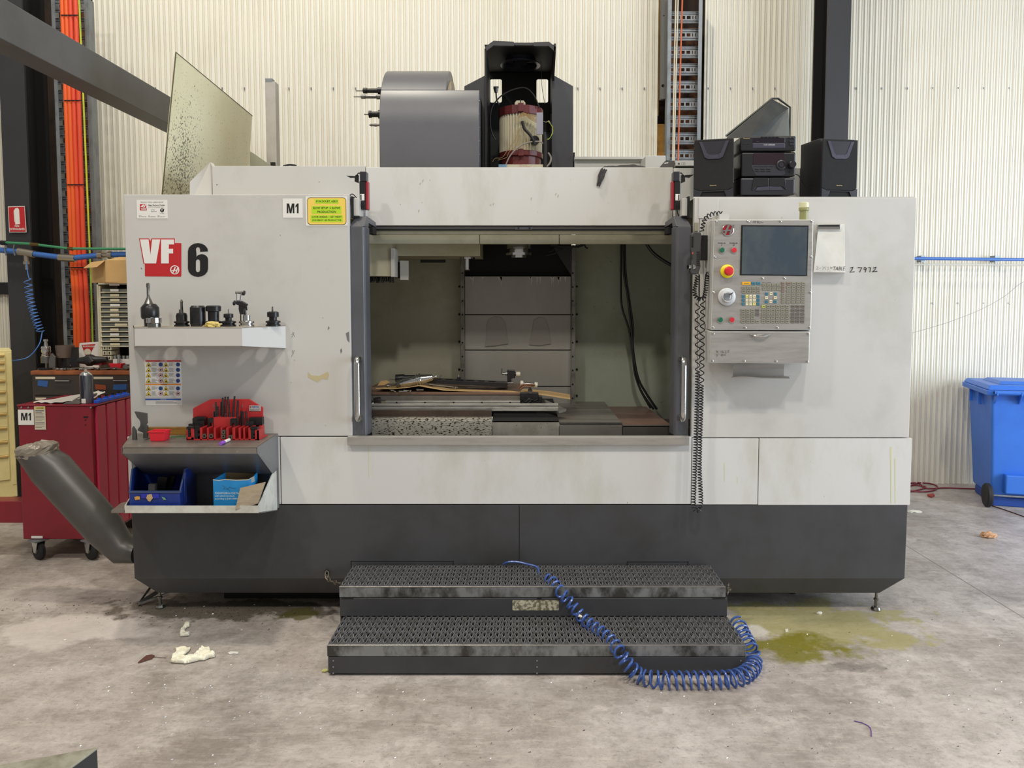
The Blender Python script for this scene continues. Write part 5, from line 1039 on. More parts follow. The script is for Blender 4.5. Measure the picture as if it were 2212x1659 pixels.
t = tool(333, 'small silver shell mill in front of the tall black holder', [('mill_body', TOOLST, [(.031, 0), (.031, .018), (.028, .02), (.031, .03), (.033, .044), (.018, .046), (.012, .036)], 0, 24)], Y=3.755, name='shell_mill')
for k in range(6):
    an = 2 * PI * k / 6 + .3; c = P(333, 703, 3.755); M = Matrix.Translation((c.x, 3.755, zr)) @ Matrix.Rotation(an, 4, 'Z')
    MB().box(.027, .036, -.007, .007, .022, .047).xf(M).build('insert', CHROME, t)
t = tool(393, 'black holder with a slotted collar and boring bar, left of the big cylinder', [('holder', BLKOX, FL, 0, 26), ('body', BLKOX, [(.027, .028), (.028, .055), (.024, .068), (.014, .072)], 0, 24), ('collet', TOOLST, [(.011, .07), (.011, .088)], -.002, 12), ('boring_bar', TOOLST, [(.0075, .085), (.0075, .125), (.009, .128), (.004, .14)], .001, 6)])
tool(428, 'plain wide black cylinder holder, third from left on the rack', [('holder', BLKOX, [(.030, -.03), (.036, .0), (.036, .01), (.038, .012), (.038, .098), (.030, .108)], 0, 30)])
tool(462, 'black holder with a wide stepped nut on top, beside the plain cylinder', [('holder', BLKOX, FL, 0, 26), ('body', BLKOX, [(.027, .028), (.028, .076), (.037, .08), (.038, .104), (.030, .109)], 0, 26)])
tool(494, 'small black collet holder with a fine drill, left of the chrome holder', [('holder', BLKOX, FL, 0, 26), ('body', BLKOX, [(.016, .028), (.016, .044), (.024, .046), (.024, .064), (.016, .067)], 0, 20), ('drill', TOOLST, [(.002, .067), (.002, .09)], 0, 6)])
tool(533, 'chrome tool holder with a dark rod, under the dial indicator arm', [('holder', CHROME, FL, 0, 28), ('body', CHROME, [(.020, .028), (.018, .036), (.018, .058), (.013, .06)], 0, 24), ('rod', TOOLST, [(.006, .06), (.006, .105), (.003, .118)], -.006, 8)])
tool(590, 'black collet holder standing alone at the right end of the rack', [('holder', BLKOX, FL[1:], 0, 28), ('body', BLKOX, [(.02, .028), (.02, .046), (.030, .048), (.030, .072), (.02, .077)], 0, 22), ('end_mill', TOOLST, [(.005, .077), (.004, .10), (.0055, .102)], -.002, 8)], py=699, Y=3.925)
t = thing('indicator_arm', 'jointed indicator arm with black knobs and two steel bars on the rack', 'indicator'); Yi = 3.84
MB().quadp([(515, 655), (528, 656), (527, 664), (525, 680), (517, 678), (515, 668)], Yi, .02).build('clamp_block', PLAS, t, bevel=.003); MB().quadp([(510, 648), (521, 650), (534, 657), (530, 664), (520, 661), (509, 658)], Yi - .003, .022).build('knuckle', PLAS, t, bevel=.004)
MB().cyl(P(512.5, 632, Yi + .01), P(513, 652, Yi + .01), .0055).build('bar', CHROME, t, smooth=True); MB().cyl(P(522, 632, Yi + .01), P(519, 654, Yi + .01), .0055).build('bar', CHROME, t, smooth=True)
MB().lathe([(.007, 0), (.007, .03)], P(509, 632, Yi + .01), (1, 0, 0), 14).build('joint', TOOLST, t, smooth=True)
MB().lathe([(.008, 0), (.013, .004), (.013, .010), (.008, .013)], P(524, 632.5, Yi + .01), (1, 0, -.2), 16).build('thumb_knob', PLAS, t, smooth=True); MB().lathe([(.008, 0), (.013, .004), (.013, .010), (.008, .013)], P(509, 655, Yi + .01), (-1, 0, .2), 16).build('thumb_knob', PLAS, t, smooth=True)
MB().tube([P(528, 655, Yi + .01), P(532, 662, Yi + .012), P(533, 670, Yi + .02)], .004, 6).tube([P(520, 676, Yi + .012), P(520, 702, Yi + .03)], .003, 6).build('stem', PLAS, t)
YR = mat('yellow_rag', (206, 186, 112), .9, dirt=(166, 140, 80), amt=.7, scale=40)
def crumple(name, label, center, rx, ry, rz, material, cat, seed, nz=.5, sub=3):
    import bmesh
    from mathutils import noise as mnoise
    bm = bmesh.new(); bmesh.ops.create_icosphere(bm, subdivisions=sub, radius=1)
    for v in bm.verts:
        n = mnoise.noise(v.co * 2.1 + Vector((seed, 0, 0))) + .6 * mnoise.noise(v.co * 5 + Vector((0, seed, 0))); v.co *= 1 + nz * n
        v.co = Vector((v.co.x * rx, v.co.y * ry, max(v.co.z, -.55) * rz))
    me = bpy.data.meshes.new(name); bm.to_mesh(me); bm.free(); me.transform(Matrix.Translation(center)); zmin = min(v.co.z for v in me.vertices)
    me.transform(Matrix.Translation((0, 0, center[2] - zmin))); return link(name, me, material, None, cat=cat, label=label)
c = P(458, 701, 3.74); crumple('yellow_rag', 'crumpled yellow rag on the front edge of the tool rack', (c.x, 3.735, zr + .001), .038, .022, .018, YR, 'rag', 3)
# ================================================================ CLAMPING KIT ON THE SHELF
CK = thing('clamping_rack', 'red plastic clamping-kit rack with angled back plate on the work shelf', 'rack')
Yk0 = 3.80
zk = zs + .001
MB().quadp([(416.5, 882), (455, 862), (538, 862), (568, 880), (569, 945), (416.5, 945)], 3.93, .008).build('back_plate', REDPL, CK, bevel=.003)
def KB(x0, x1, yt, Ya, Yb_, yb=None, nm='tier'): a = P(x0, yt, Ya); b = P(x1, yt, Ya); return MB().box(a.x, b.x, Ya, Yb_, zk, a.z).build(nm, REDPL, CK, bevel=.0015)
x0, x1 = P(402, 940, Yk0).x, P(560, 940, Yk0).x; MB().box(x0, x1, Yk0, 3.93, zk, zk + .006).build('tray_base', REDPL, CK)
KB(412, 564, 922, 3.88, 3.93); KB(461, 509, 902, 3.86, 3.93); KB(406, 448, 921, 3.87, 3.90)
for a, b in ((402, 405), (412, 418.5), (431, 436), (446.5, 450), (461, 465), (476, 479), (488, 493), (501.5, 507), (515, 519), (525, 528), (536, 541), (550, 559.5)): KB(a, b, 924 if a not in (402, 550) else 929, Yk0, 3.88, nm='divider')
KB(402, 419, 944, Yk0, 3.81, nm='divider'); MB().hexa([(P(555, 940, Yk0).x, Yk0, zk), (P(560, 940, Yk0).x, Yk0, zk), (P(569, 940, 3.93).x, 3.93, zk), (P(563, 940, 3.93).x, 3.93, zk), (P(555, 928, Yk0).x, Yk0, P(555, 928, Yk0).z), (P(560, 928, Yk0).x, Yk0, P(555, 928, Yk0).z), (P(569, 915, 3.93).x, 3.93, P(569, 915, 3.93).z), (P(563, 915, 3.93).x, 3.93, P(563, 915, 3.93).z)]).build('end_wall', REDPL, CK)
pl_ = MB().quadp([(538, 876), (563, 876), (563, 888), (538, 888)], 3.926, .004).build('maker_plate', mat('plate_silver', (190, 188, 182), .35, .4), CK, bevel=.001); txt('VERTEX', (543.5, 560, 877.5, 881), 3.9255, MATS['blue_print'], pl_, bold=.03); txt('MACHINERY TOOL & DIE\nCLAMPING KIT CK-58', (540, 561, 883, 887), 3.9255, INK, pl_); MB().quadp([(539.5, 877.5), (542.5, 877.5), (542.5, 881), (539.5, 881)], 3.9255, .0005).build('maker_mark', REDP, pl_)
for x in (461, 523): MB().quadp([(x - 1.3, 879), (x, 871), (x + 1.3, 879), (x, 881)], 3.9285, .002).build('keyhole', mat('keyhole_grey', (120, 96, 90), .6), CK)
def stud(x, xt, yt, yb, Y, i, tall):
    t = MB(); a = P(x, yb, Y); b = P(xt, yt, Y); L = (b - a).length; pr = []
    n = max(6, int(L / .003))
    for k in range(n): pr += [(.0052, L * k / n), (.0045, L * (k + .5) / n)]
    pr += [(.0052, L - .001), (.004, L)]; o = t.lathe(pr, a, b - a, 10).build('clamping_stud', BLKOX, None, cat='stud', label=f"{'tall' if tall else 'short'} black threaded stud in the red rack, {i} from the left", group='studs in the clamping rack')
ORD = ['first', 'second', 'third', 'fourth', 'fifth', 'sixth', 'seventh', 'eighth', 'ninth']
for i, (x, xt, a, b, Y) in enumerate(((466.5, 466.5, 869, 901, 3.885), (470.8, 470.3, 878, 900, 3.91), (478.2, 478, 868, 901, 3.91), (481.6, 481, 859, 902, 3.89), (487.5, 486.6, 857, 901, 3.905), (495, 492.7, 857, 901, 3.905), (503, 506.8, 856, 900, 3.905), (511.5, 514, 865, 902, 3.905))): stud(x, xt, a, b, Y, ORD[i], True)
for i, (x, xt, a, b, Y) in enumerate(((463, 463, 889, 901, 3.90), (487.5, 487.5, 891, 902, 3.872), (496.5, 496.5, 891, 902, 3.872), (504, 504.5, 889, 902, 3.872), (513.3, 513.3, 891, 921, 3.875), (519.5, 521, 887, 918, 3.90), (525, 525, 889, 918, 3.895), (533, 531.5, 888, 911, 3.90))): stud(x, xt, a, b, Y, ORD[i], False)
def blk(x0, x1, y0, y1, Y, d, label, hole=None, notch=False, nm='step_block'):
    a = P(x0, y1, Y); b = P(x1, y0, Y); ch = .2 * (b.x - a.x) if hole else 0
    out = [(a.x, a.z), (b.x, a.z), (b.x, b.z - ch * .6), (b.x - ch, b.z), (a.x + ch, b.z), (a.x, b.z - ch * .6)]
    if notch: 
        n = 5; out = [(a.x, a.z), (b.x, a.z)]
        for k in range(n): z_ = a.z + (b.z - a.z) * (k + 1) / n; w_ = (b.x - a.x) * (.28 if k % 2 == 0 and k < n - 1 else 0); out += [(b.x - w_, z_ - (b.z - a.z) / n), (b.x - w_, z_)]
        out = out + [(a.x, b.z)]
        return MB().prism(out, Y, Y + d).build(nm, BLKOX, None, bevel=.001, cat='clamp part', label=label, group='blocks in the clamping rack')
    if hole:
        c_ = (a.x + b.x) / 2; r = (b.x - a.x) * .2; z1 = a.z + (b.z - a.z) * .32
        out = [(a.x, a.z), (c_ - r, a.z)] + [(c_ - r * math.cos(R(t_)), z1 + r * math.sin(R(t_))) for t_ in range(0, 181, 22)] + [(c_ + r, a.z)] + out[1:]
    return plate(nm, [out], Y + d / 2, d, BLKOX, None, bevel=.001, cat='clamp part', label=label, group='blocks in the clamping rack')
blk(416, 443.5, 900.5, 919, 3.885, .03, 'large black clamp with an arched window, upper left of the red rack', hole=1)
blk(420, 438, 909.5, 921, 3.855, .02, 'small black bar in front of the arched clamp, left side')
blk(449, 464, 903, 921.5, 3.862, .02, 'black arched clamp left of the middle tier', hole=1); blk(497.5, 511, 904, 921.5, 3.85, .01, 'grey-green arched clamp right of the middle tier', hole=1)
blk(538, 566, 902, 918, 3.89, .03, 'large black block at the upper right of the red rack'); blk(530, 546, 910.5, 920, 3.86, .02, 'small black bar before the large right-hand block')
blk(403.5, 418.5, 922, 927, 3.80, .03, 'black cap block on the left front pocket'); blk(405.5, 412, 927.5, 948, 3.803, .03, 'notched step block in the far left front pocket', notch=True); blk(420, 430.5, 920, 947.5, 3.805, .04, 'tall notched step block in the second front pocket', notch=True)
blk(540, 555.5, 923, 928, 3.80, .03, 'black cap block on the right front pocket'); blk(542, 549.5, 928.5, 949, 3.803, .03, 'notched step block in the far right front pocket', notch=True); blk(407, 420, 916, 921, 3.86, .02, 'thin black bar lying at the rack\u2019s left shoulder')
def nut(x, y, r, hexa, label, Y=3.80):
    c = P(x, y, Y); R_ = r; out = circ(c.x, c.z, R_, 6) if hexa else [(c.x - R_, c.z - R_), (c.x + R_, c.z - R_), (c.x + R_, c.z + R_), (c.x - R_, c.z + R_)]
    plate('hex_nut' if hexa else 'slot_nut', [out, circ(c.x, c.z, r * .42, 12)], Y + .009, .018, mat('worn_nut', (110, 104, 92), .35, .6), None, bevel=.0012, cat='nut', label=label, group='nuts in the clamping rack')
nut(441, 942, .013, True, 'hex nut in the left of two nut pockets'); nut(455.5, 942, .013, True, 'hex nut in the right of two nut pockets')
nut(482.5, 933.5, .010, False, 'square slot nut, upper of the stacked pair', 3.797); nut(482.5, 943, .010, False, 'square slot nut, lower of the stacked pair', 3.797); nut(497.5, 944.5, .010, False, 'single square slot nut beside the marker tip', 3.797)
# other things on the shelf
t = thing('red_tub', 'small bright red plastic tub on the work shelf', 'tub'); a = P(333, 953, 3.74)
def ctub(cx, cy, z, w0, w1, d0, d1, h, t_, name, material, parent, M=None, floor=True):
    o = [(-w0, -d0, 0), (w0, -d0, 0), (w0, d0, 0), (-w0, d0, 0), (-w1, -d1, h), (w1, -d1, h), (w1, d1, h), (-w1, d1, h)]
    i = [(-w0 + t_, -d0 + t_, t_), (w0 - t_, -d0 + t_, t_), (w0 - t_, d0 - t_, t_), (-w0 + t_, d0 - t_, t_), (-w1 + t_, -d1 + t_, h), (w1 - t_, -d1 + t_, h), (w1 - t_, d1 - t_, h), (-w1 + t_, d1 - t_, h)]
    m = MB().add(o + i, [(0, 3, 2, 1), (0, 1, 5, 4), (1, 2, 6, 5), (2, 3, 7, 6), (3, 0, 4, 7), (8, 9, 10, 11), (8, 12, 13, 9), (9, 13, 14, 10), (10, 14, 15, 11), (11, 15, 12, 8), (4, 5, 13, 12), (5, 6, 14, 13), (6, 7, 15, 14), (7, 4, 12, 15)])
    m.xf(Matrix.Translation((cx, cy, z)) @ (M or Matrix.Identity(4))); return m.build(name, material, parent, bevel=.003)
RT = mat('bright_red_plastic', (222, 40, 56), .35)
ctub(a.x, 3.80, zs + .001, .034, .042, .030, .036, .052, .003, 'tub_body', RT, t)
MB().box(a.x - .045, a.x + .045, 3.80 - .039, 3.80 - .0365, zs + .047, zs + .053).build('tub_rim', RT, t, bevel=.001)
MB().pbox(318, 402, 923, 944, 3.95, .02).build('wood_strip', mat('varnished_wood', (150, 108, 44), .5, dirt=(96, 66, 30), amt=.9, scale=9, stretch=(1, 1, 5)), None, bevel=.002, cat='wood', label='varnished wood strip behind the red tub')
t = thing('bearing_bracket', 'grey half-round metal bracket standing at the left end of the work shelf', 'bracket'); Yq = 3.86
def arcp(cx, cy, r, a0, a1, n=8): return [(cx + r * math.cos(R(a0 + (a1 - a0) * k / n)), cy - r * math.sin(R(a0 + (a1 - a0) * k / n))) for k in range(n + 1)]
MB().quadp([(290, 889), (316, 893), (317, 915), (314, 917), (318, 921), (317, 950), (309, 952), (309, 935), (297, 930)] + arcp(288, 915, 15, -50, 58), Yq, .014).build('bracket_arc', mat('bracket_grey', (96, 96, 94), .35, .6), t, bevel=.001); MB().quadp([(285, 925), (287, 921), (293, 930), (295, 957), (285, 957)], Yq - .05, .012).quadp([(286, 955), (316, 949), (316, 952), (286, 957)], Yq - .05, .06).build('bracket_foot', MATS['bracket_grey'], t, bevel=.001)
MB().tube([P(352, 950, 3.85), P(370, 945, 3.88), P(398, 947, 3.86)], .003, 5).tube([P(360, 944, 3.9), P(385, 949, 3.85)], .002, 5).quadp([(368, 942), (400, 941), (400, 946), (378, 947)], 3.90, .003).build('green_swarf', mat('green_bits', (70, 110, 66), .6), None, cat='scrap', label='thin green scraps beside the wood strip')
t = thing('marker_pen', 'purple and white marker pen lying before the red rack', 'marker'); a = Vector((P(476, 962, 3.66).x, 3.66, zs + .0095)); b = Vector((P(494, 950, 3.76).x, 3.765, zs + .0095)); d_ = (b - a)
MB().cyl(a, a.lerp(b, .42), .009, n=16).build('marker_cap', mat('purple_cap', (142, 86, 190), .35), t, smooth=True); MB().cyl(a.lerp(b, .42), b, .008, n=16).build('marker_barrel', WHITE, t, smooth=True)
# ================================================================ LOWER TRAY
def tz(Y): return zl3 + .004 + (Y - Y3) / (F - .012 - Y3) * (zbk3 - .06 - zl3)
t = thing('parts_bin', 'dark blue open-fronted plastic parts bin in the lower tray', 'bin'); BL = mat('bin_blue', (26, 52, 132), .4, dirt=(18, 30, 78), amt=.7, scale=5)
xa_, xb_ = P(279, 1075, 3.69).x, P(388, 1075, 3.69).x; zz = tz(3.70) + .004; zz2 = tz(3.96) + .02
h1 = P(0, 1063, 3.69).z; zbt = P(0, 1006, 3.96).z; xe = P(424, 1050, 3.97).x; xf_ = P(300, 1040, 3.97).x
fm = [(xa_, 3.69, zz), (xb_, 3.69, zz), (xe, 3.97, zz2), (xf_, 3.97, zz2)]
m = MB()
m.hexa([fm[0], fm[1], (fm[1][0], 3.70, zz), (fm[0][0], 3.70, zz), (xa_, 3.69, h1), (xb_, 3.69, h1), (xb_, 3.70, h1), (xa_, 3.70, h1)])
m.build('bin_front', BL, t, bevel=.003)
for (xs, xk, sg) in ((xa_, xf_, 1), (xb_, xe, -1)):
    q = [(xs, 3.695, zz), (xs, 3.695, h1), (xs + (xk - xs) * .30, 3.78, P(0, 1014, 3.78).z), (xk, 3.97, zbt), (xk, 3.97, zz2)]
    MB().add(q + [(x + sg * .004, y, z) for x, y, z in q], [(0, 1, 2, 3, 4), (9, 8, 7, 6, 5)] + [(i, (i + 1) % 5 + 0, (i + 1) % 5 + 5, i + 5) for i in range(5)]).build('bin_side', BL, t)
    MB().tube(q[1:4], .0045, 6).build('bin_rim', mat('bin_rim', (56, 72, 110), .4), t)
for k in (.25, .33): MB().tube([(xb_ + (xe - xb_) * k + .003, 3.69 + .28 * k, zz + .02), (xb_ + (xe - xb_) * k + .003, 3.69 + .28 * k, P(0, 1020, 3.78).z)], .003, 5).build('bin_rib', BL, t)
MB().add(fm, [(0, 1, 2, 3)]).build('bin_floor', BL, t); MB().add([(xf_, 3.97, zz2), (xe, 3.97, zz2), (xe, 3.97, zbt), (xf_, 3.97, zbt)], [(0, 1, 2, 3)]).build('bin_back', BL, t)
MB().pbox(277, 389, 1061.5, 1065.5, 3.685, .02).build('bin_rim', MATS['bin_rim'], t, bevel=.002); pb('label_slot', mat('slot_blue', (40, 50, 160), .35), 305, 343, 1066.5, 1077, 3.684, .004, t)
MB().quadp([(316, 1076), (318, 1069), (327, 1067), (330, 1076), (324, 1084), (320, 1082)], 3.682, .001).build('torn_sticker', CARD, t); MB().quadp([(290, 1074), (296, 1072), (302, 1073), (302, 1079), (292, 1080)], 3.684, .001).build('torn_sticker', mat('orange_scrap', (206, 150, 70), .6), t); MB().quadp([(349, 1073), (356, 1075), (359, 1080), (353, 1080)], 3.684, .001).build('torn_sticker', mat('green_scrap', (110, 150, 120), .6), t)
for i, (x0, x1, y0, y1, Y, rot, lb) in enumerate(((320, 334, 1046, 1070, 3.76, 0, 'upright dark steel bar end in the blue bin'), (332, 362, 1030, 1072, 3.84, .3, 'slanting black bar in the middle of the blue bin'), (350, 378, 1028, 1070, 3.88, .5, 'slanting dark bar at the right side of the blue bin'))):
    MB().quadp([(x0, y1), (x0 + (x1 - x0) * rot, y0), (x1, y0 + 1), (x1 - (x1 - x0) * rot, y1)], Y, .03).build('steel_bar', mat('dark_bar%d' % (i == 0), (96, 94, 92) if i == 0 else (48, 44, 42), .5, .4), None, bevel=.002, cat='bar', label=lb, group='bars in the blue bin')
CBL = mat('carton_blue', (32, 140, 206), .5, dirt=(30, 110, 160), amt=.5, scale=8)
t = thing('blue_carton', 'bright blue torn-open carton with white print in the lower tray', 'carton'); Yo = 3.72
zz = tz(3.74); a, b = P(461.5, 1090, Yo).x, P(537, 1090, Yo).x; c_, d_ = P(487, 1050, 3.90).x, P(557, 1050, 3.92).x
zt1, zt2, zt3_, zt4 = P(0, 1036.5, Yo).z, P(0, 1037, Yo).z, P(0, 1020, 3.90).z, P(0, 1019, 3.92).z
MB().hexa([(a, Yo, zz), (b, Yo, zz), (b, Yo + .003, zz), (a, Yo + .003, zz), (a, Yo, zt1), (b, Yo, zt2), (b, Yo + .003, zt2), (a, Yo + .003, zt1)]).build('carton_front', CBL, t)
q = [(b, Yo, zz), (d_, 3.92, zz + .04), (d_, 3.92, zt4), ((b + d_) / 2, 3.82, (zt2 + zt4) / 2 - .006), (b, Yo, zt2)]; MB().add(q + [(x - .003, y, z) for x, y, z in q], [(0, 1, 2, 3, 4), (9, 8, 7, 6, 5), (2, 7, 8, 3), (3, 8, 9, 4)]).build('carton_side', CBL, t)
q = [(a, Yo, zz), (c_, 3.90, zz + .04), (c_, 3.90, zt3_), (a, Yo, zt1)]; MB().add(q + [(x + .003, y, z) for x, y, z in q], [(0, 3, 2, 1), (4, 5, 6, 7), (3, 7, 6, 2)]).build('carton_side', CBL, t)
MB().add([(c_, 3.90, zz + .04), (d_, 3.92, zz + .04), (d_, 3.92, zt4 - .004), (c_, 3.90, zt3_ - .002)], [(0, 1, 2, 3)]).build('carton_back', mat('carton_inner', (140, 112, 72), .8), t)
MB().tube([(a, Yo, zt1), (a + .03, Yo - .001, zt1 - .003), (a + .06, Yo, zt1 + .001), (a + .12, Yo, zt1 - .002), (b, Yo, zt2 + .001), ((b + d_) / 2, 3.82, (zt2 + zt4) / 2 - .006)], .0016, 5).build('torn_edge', mat('torn_paper', (220, 214, 196), .8), t)
WP = mat('white_print', (206, 226, 232), .5)
for s_, r_ in (('TOOLHOLDER for CNC Mac', (464, 517, 1063, 1067.5)), ('with cylindrical shank', (464, 507, 1069.5, 1074)), ('according to DIN 69880', (464, 514, 1075.5, 1080))): txt(s_, r_, Yo - .0008, WP, t, bold=.02)
scrib([[(481, 1048), (486, 1053), (482, 1056), (492, 1057), (496, 1052), (502, 1055), (510, 1055)], [(488, 1052), (496, 1060)]], Yo - .0003, .0008, 'pen_marks', INKB, t)
MB().quadp([(541, 1032), (549, 1029), (550, 1040), (543, 1043)], 3.78, .001).build('price_label', mat('label_cream', (222, 216, 190), .6), t)
MB().add([P(508, 1101, 3.648), P(519, 1054, 3.69), P(573, 1041, 3.705), P(557, 1088, 3.68), P(509.5, 1101.5, 3.656), P(520, 1054.5, 3.698), P(574, 1041.5, 3.713), P(558, 1088, 3.688)], [(0, 3, 2, 1), (4, 5, 6, 7), (0, 1, 5, 4), (1, 2, 6, 5), (2, 3, 7, 6), (3, 0, 4, 7)]).build('plywood_offcut', mat('plywood', (160, 144, 120), .7, dirt=(120, 104, 84), amt=.8, scale=12, stretch=(1, 1, 4)), None, cat='plywood', label='square plywood offcut leaning against the blue carton')
# ================================================================ INSIDE THE MACHINE
tz_ = P(0, 848, 4.414).z + .001
t = thing('cardboard_sheet', 'long torn cardboard sheet lying on the machine table', 'cardboard'); vs = []; fs = []
pts = [((812, 838), (838, 829)), ((850, 839), (868, 826)), ((880, 836), (890, 826)), ((905, 832), (915, 824)), ((925, 836), (945, 826)), ((960, 842), (990, 828)), ((1010, 844), (1030, 830)), ((1090, 845), (1100, 832)), ((1140, 848), (1150, 834)), ((1180, 853), (1190, 838)), ((1232, 861), (1231, 845))]
for i, (a, b) in enumerate(pts):
    for (x, y), Y in ((a, 4.44), (b, 4.76)): vs.append(P(x, y + (7 if Y > 4.7 else 0), Y))
vs2 = [v - Vector((0, 0, .005)) for v in vs]; n = len(pts)
MB().add(vs + vs2, [(2 * i, 2 * i + 2, 2 * i + 3, 2 * i + 1) for i in range(n - 1)] + [(2 * n + 2 * i, 2 * n + 2 * i + 1, 2 * n + 2 * i + 3, 2 * n + 2 * i + 2) for i in range(n - 1)] + [(2 * i, 2 * n + 2 * i, 2 * n + 2 * i + 2, 2 * i + 2) for i in range(n - 1)] + [(2 * n - 2, 2 * n - 1, 4 * n - 1, 4 * n - 2)]).build('sheet', CARD, t, smooth=True)
MB().quadp([(815, 833), (822, 824), (834, 822), (842, 826), (830, 832)], 4.6, .01).build('torn_flap', CARD, t)
t = thing('collet_chuck', 'long polished tool holder lying on its side on the cardboard', 'tool holder'); a = P(857, 830, 4.52); b = P(941, 814, 4.52); L = (b - a).length; ax_ = b - a
MB().lathe([(.022, 0), (.030, .004), (.030, .024), (.026, .026)], a, ax_, 18).build('collet_nut', TOOLST, t, smooth=True); MB().lathe([(.026, .026), (.026, .04), (.0295, .042), (.0295, .125), (.040, .128), (.040, .134), (.033, .136), (.033, .143), (.040, .145), (.040, .152), (.031, .155), (.018, .225), (.006, .226), (.005, .240), (.010, .242), (.010, .252)], a, ax_, 28).build('taper_shank', CHROME, t, smooth=True)
MB().lathe([(.005, 0), (.005, .05), (.009, .06), (.003, .068)], a, -ax_, 10).build('end_mill', TOOLST, t, smooth=True)
t = thing('collet_chuck', 'black collet nut holder half hidden behind the polished one', 'tool holder'); MB().lathe([(.026, 0), (.026, .05), (.02, .06), (.018, .12)], P(855, 818, 4.6), (1, 0, .05), 18).build('body', BLKOX, t, smooth=True); MB().lathe([(.004, 0), (.003, .04)], P(855, 820, 4.6), (-1, 0, .05), 8).build('cutter', TOOLST, t)
t = thing('slotted_plate', 'black plastic tool tray with round openings on the cardboard', 'tray'); a, b = P(922, 824, 4.55), P(1096, 832, 4.55)
M = Matrix.Translation((0, 0, 0)); L = b.x - a.x
lp = [[(0, -.09), (L, -.09), (L, .09), (0, .09)]] + [circ(.06 + k * .068, .0, .026, 16, .04) for k in range(6)]
me = curve_mesh(lp, .022); me.transform(Matrix.Translation((a.x, 4.63, a.z - .002)) @ Matrix.Rotation(math.atan2(b.z - a.z, L), 4, 'Y').inverted() @ Matrix.Rotation(R(-2), 4, 'X')); me.materials.clear(); link('tray_plate', me, PLAS, t, bevel=.002)
MB().pbox(987, 995, 815, 824, 4.6, .02).build('peg', PLAS, t); MB().cyl(P(990.5, 815, 4.61), P(990.5, 810, 4.61), .004).build('peg_pin', CHROME, t)
for k, px in enumerate((950, 952)): MB().cyl(P(948, 818 - k * 0, 4.6), P(953, 810, 4.6), .004).build('peg_pin', CHROME, t) if k == 0 else None
t = thing('dial_indicator', 'black indicator holder with white knob and magnet foot on the table', 'indicator'); Yi = 4.62
MB().quadp([(1095, 799), (1112, 800), (1113, 817), (1104, 818), (1104, 826), (1096, 826)], Yi, .03).build('holder_body', PLAS, t, bevel=.003); MB().lathe([(.016, 0), (.016, .022), (.014, .026)], P(1115, 808.5, Yi + .015), (1, 0, 0), 20).build('white_knob', mat('knob_white', (214, 208, 190), .4), t, smooth=True); MB().cyl(P(1111, 808, Yi + .015), P(1115, 808.5, Yi + .015), .011).build('spindle_neck', BLKOX, t)
MB().lathe([(.011, 0), (.011, .012), (.006, .014), (.006, .03)], P(1096, 807, Yi + .015), (-1, 0, 0), 14).build('clamp_screw', CHROME, t, smooth=True); MB().tube([P(1084, 796, Yi), P(1084, 805, Yi), P(1085, 810, Yi)], .0035, 6).build('lever', TOOLST, t); MB().pbox(1091, 1109, 826, 832, Yi, .03).build('magnet_foot', TOOLST, t, bevel=.002); MB().cyl(P(1106, 819, Yi + .01), P(1106, 828, Yi + .01), .003).build('post', CHROME, t)
t = thing('white_capped_roll', 'clear roll with white end caps lying on the cardboard', 'roll'); a = P(1124, 828, 4.5); b = P(1161, 832, 4.5); d_ = (b - a)
MB().cyl(a.lerp(b, .1), a.lerp(b, .9), .0115, n=16).build('roll_core', CHROME, t, smooth=True)
for u, v in ((0, .16), (.82, 1)): MB().cyl(a.lerp(b, u), a.lerp(b, v), .018, n=18).build('end_cap', MATS['knob_white'], t, smooth=True)
t = thing('pliers', 'brown-handled pliers lying before the white-capped roll', 'pliers'); BH = mat('brown_grip', (110, 72, 48), .5)
MB().tube(smoothpath([P(1121, 838, 4.42), P(1128, 832, 4.42), P(1142, 831, 4.42), P(1155, 832, 4.44)], 4), .006, 8).tube(smoothpath([P(1124, 841, 4.41), P(1133, 835, 4.41), P(1147, 836, 4.41)], 4), .006, 8).build('grip', BH, t, smooth=True); MB().lathe([(.012, 0), (.013, .01), (.012, .03)], P(1146, 846, 4.36), (-.1, 1, .3), 14).build('pliers_head', TOOLST, t, smooth=True)
def wrench(x0, y0, x1, y1, Y, label, r=.011):
    t = thing('spanner', label, 'spanner', 'spanners on the machine table'); a, b = P(x0, y0, Y), P(x1, y1, Y); u = (b - a).normalized()
    MB().tube([a, b], .0035, 6).build('shaft', CHROME, t, smooth=True); M = Matrix.Translation((b.x, b.y, b.z)) @ Matrix.Rotation(R(12), 4, 'X')
    me = curve_mesh([circ(0, 0, r, 18), circ(0, 0, r * .55, 6)], .006); me.transform(M); me.materials.clear(); link('ring_end', me, CHROME, t, bevel=.001)
for i, (a, lb) in enumerate((((855, 846, 845, 842), 'spanner with its ring end under the collet nut, leftmost'), ((880, 845, 863, 845), 'spanner end just right of the leftmost one'), ((872, 843, 886, 844), 'spanner end in the middle of the small row'), ((915, 842, 902, 842), 'spanner end furthest right of the small row'), ((928, 830, 984, 836), 'long spanner with broad bright end on the cardboard'))): wrench(*a, 4.40 if i < 4 else 4.45, lb, .014 if i == 4 else .009)
t = thing('collet_nut', 'dark collet nut lying on the aluminium trough by the left door', 'nut'); MB().lathe([(.010, 0), (.016, .006), (.022, .03), (.022, .06), (.018, .062)], P(800, 868, 4.33), (1, .1, .12), 18).build('nut_body', BLKOX, t, smooth=True); MB().lathe([(.0225, .012), (.0225, .020)], P(800, 868, 4.33), (1, .1, .12), 18).build('nut_band', CHROME, t, smooth=True)
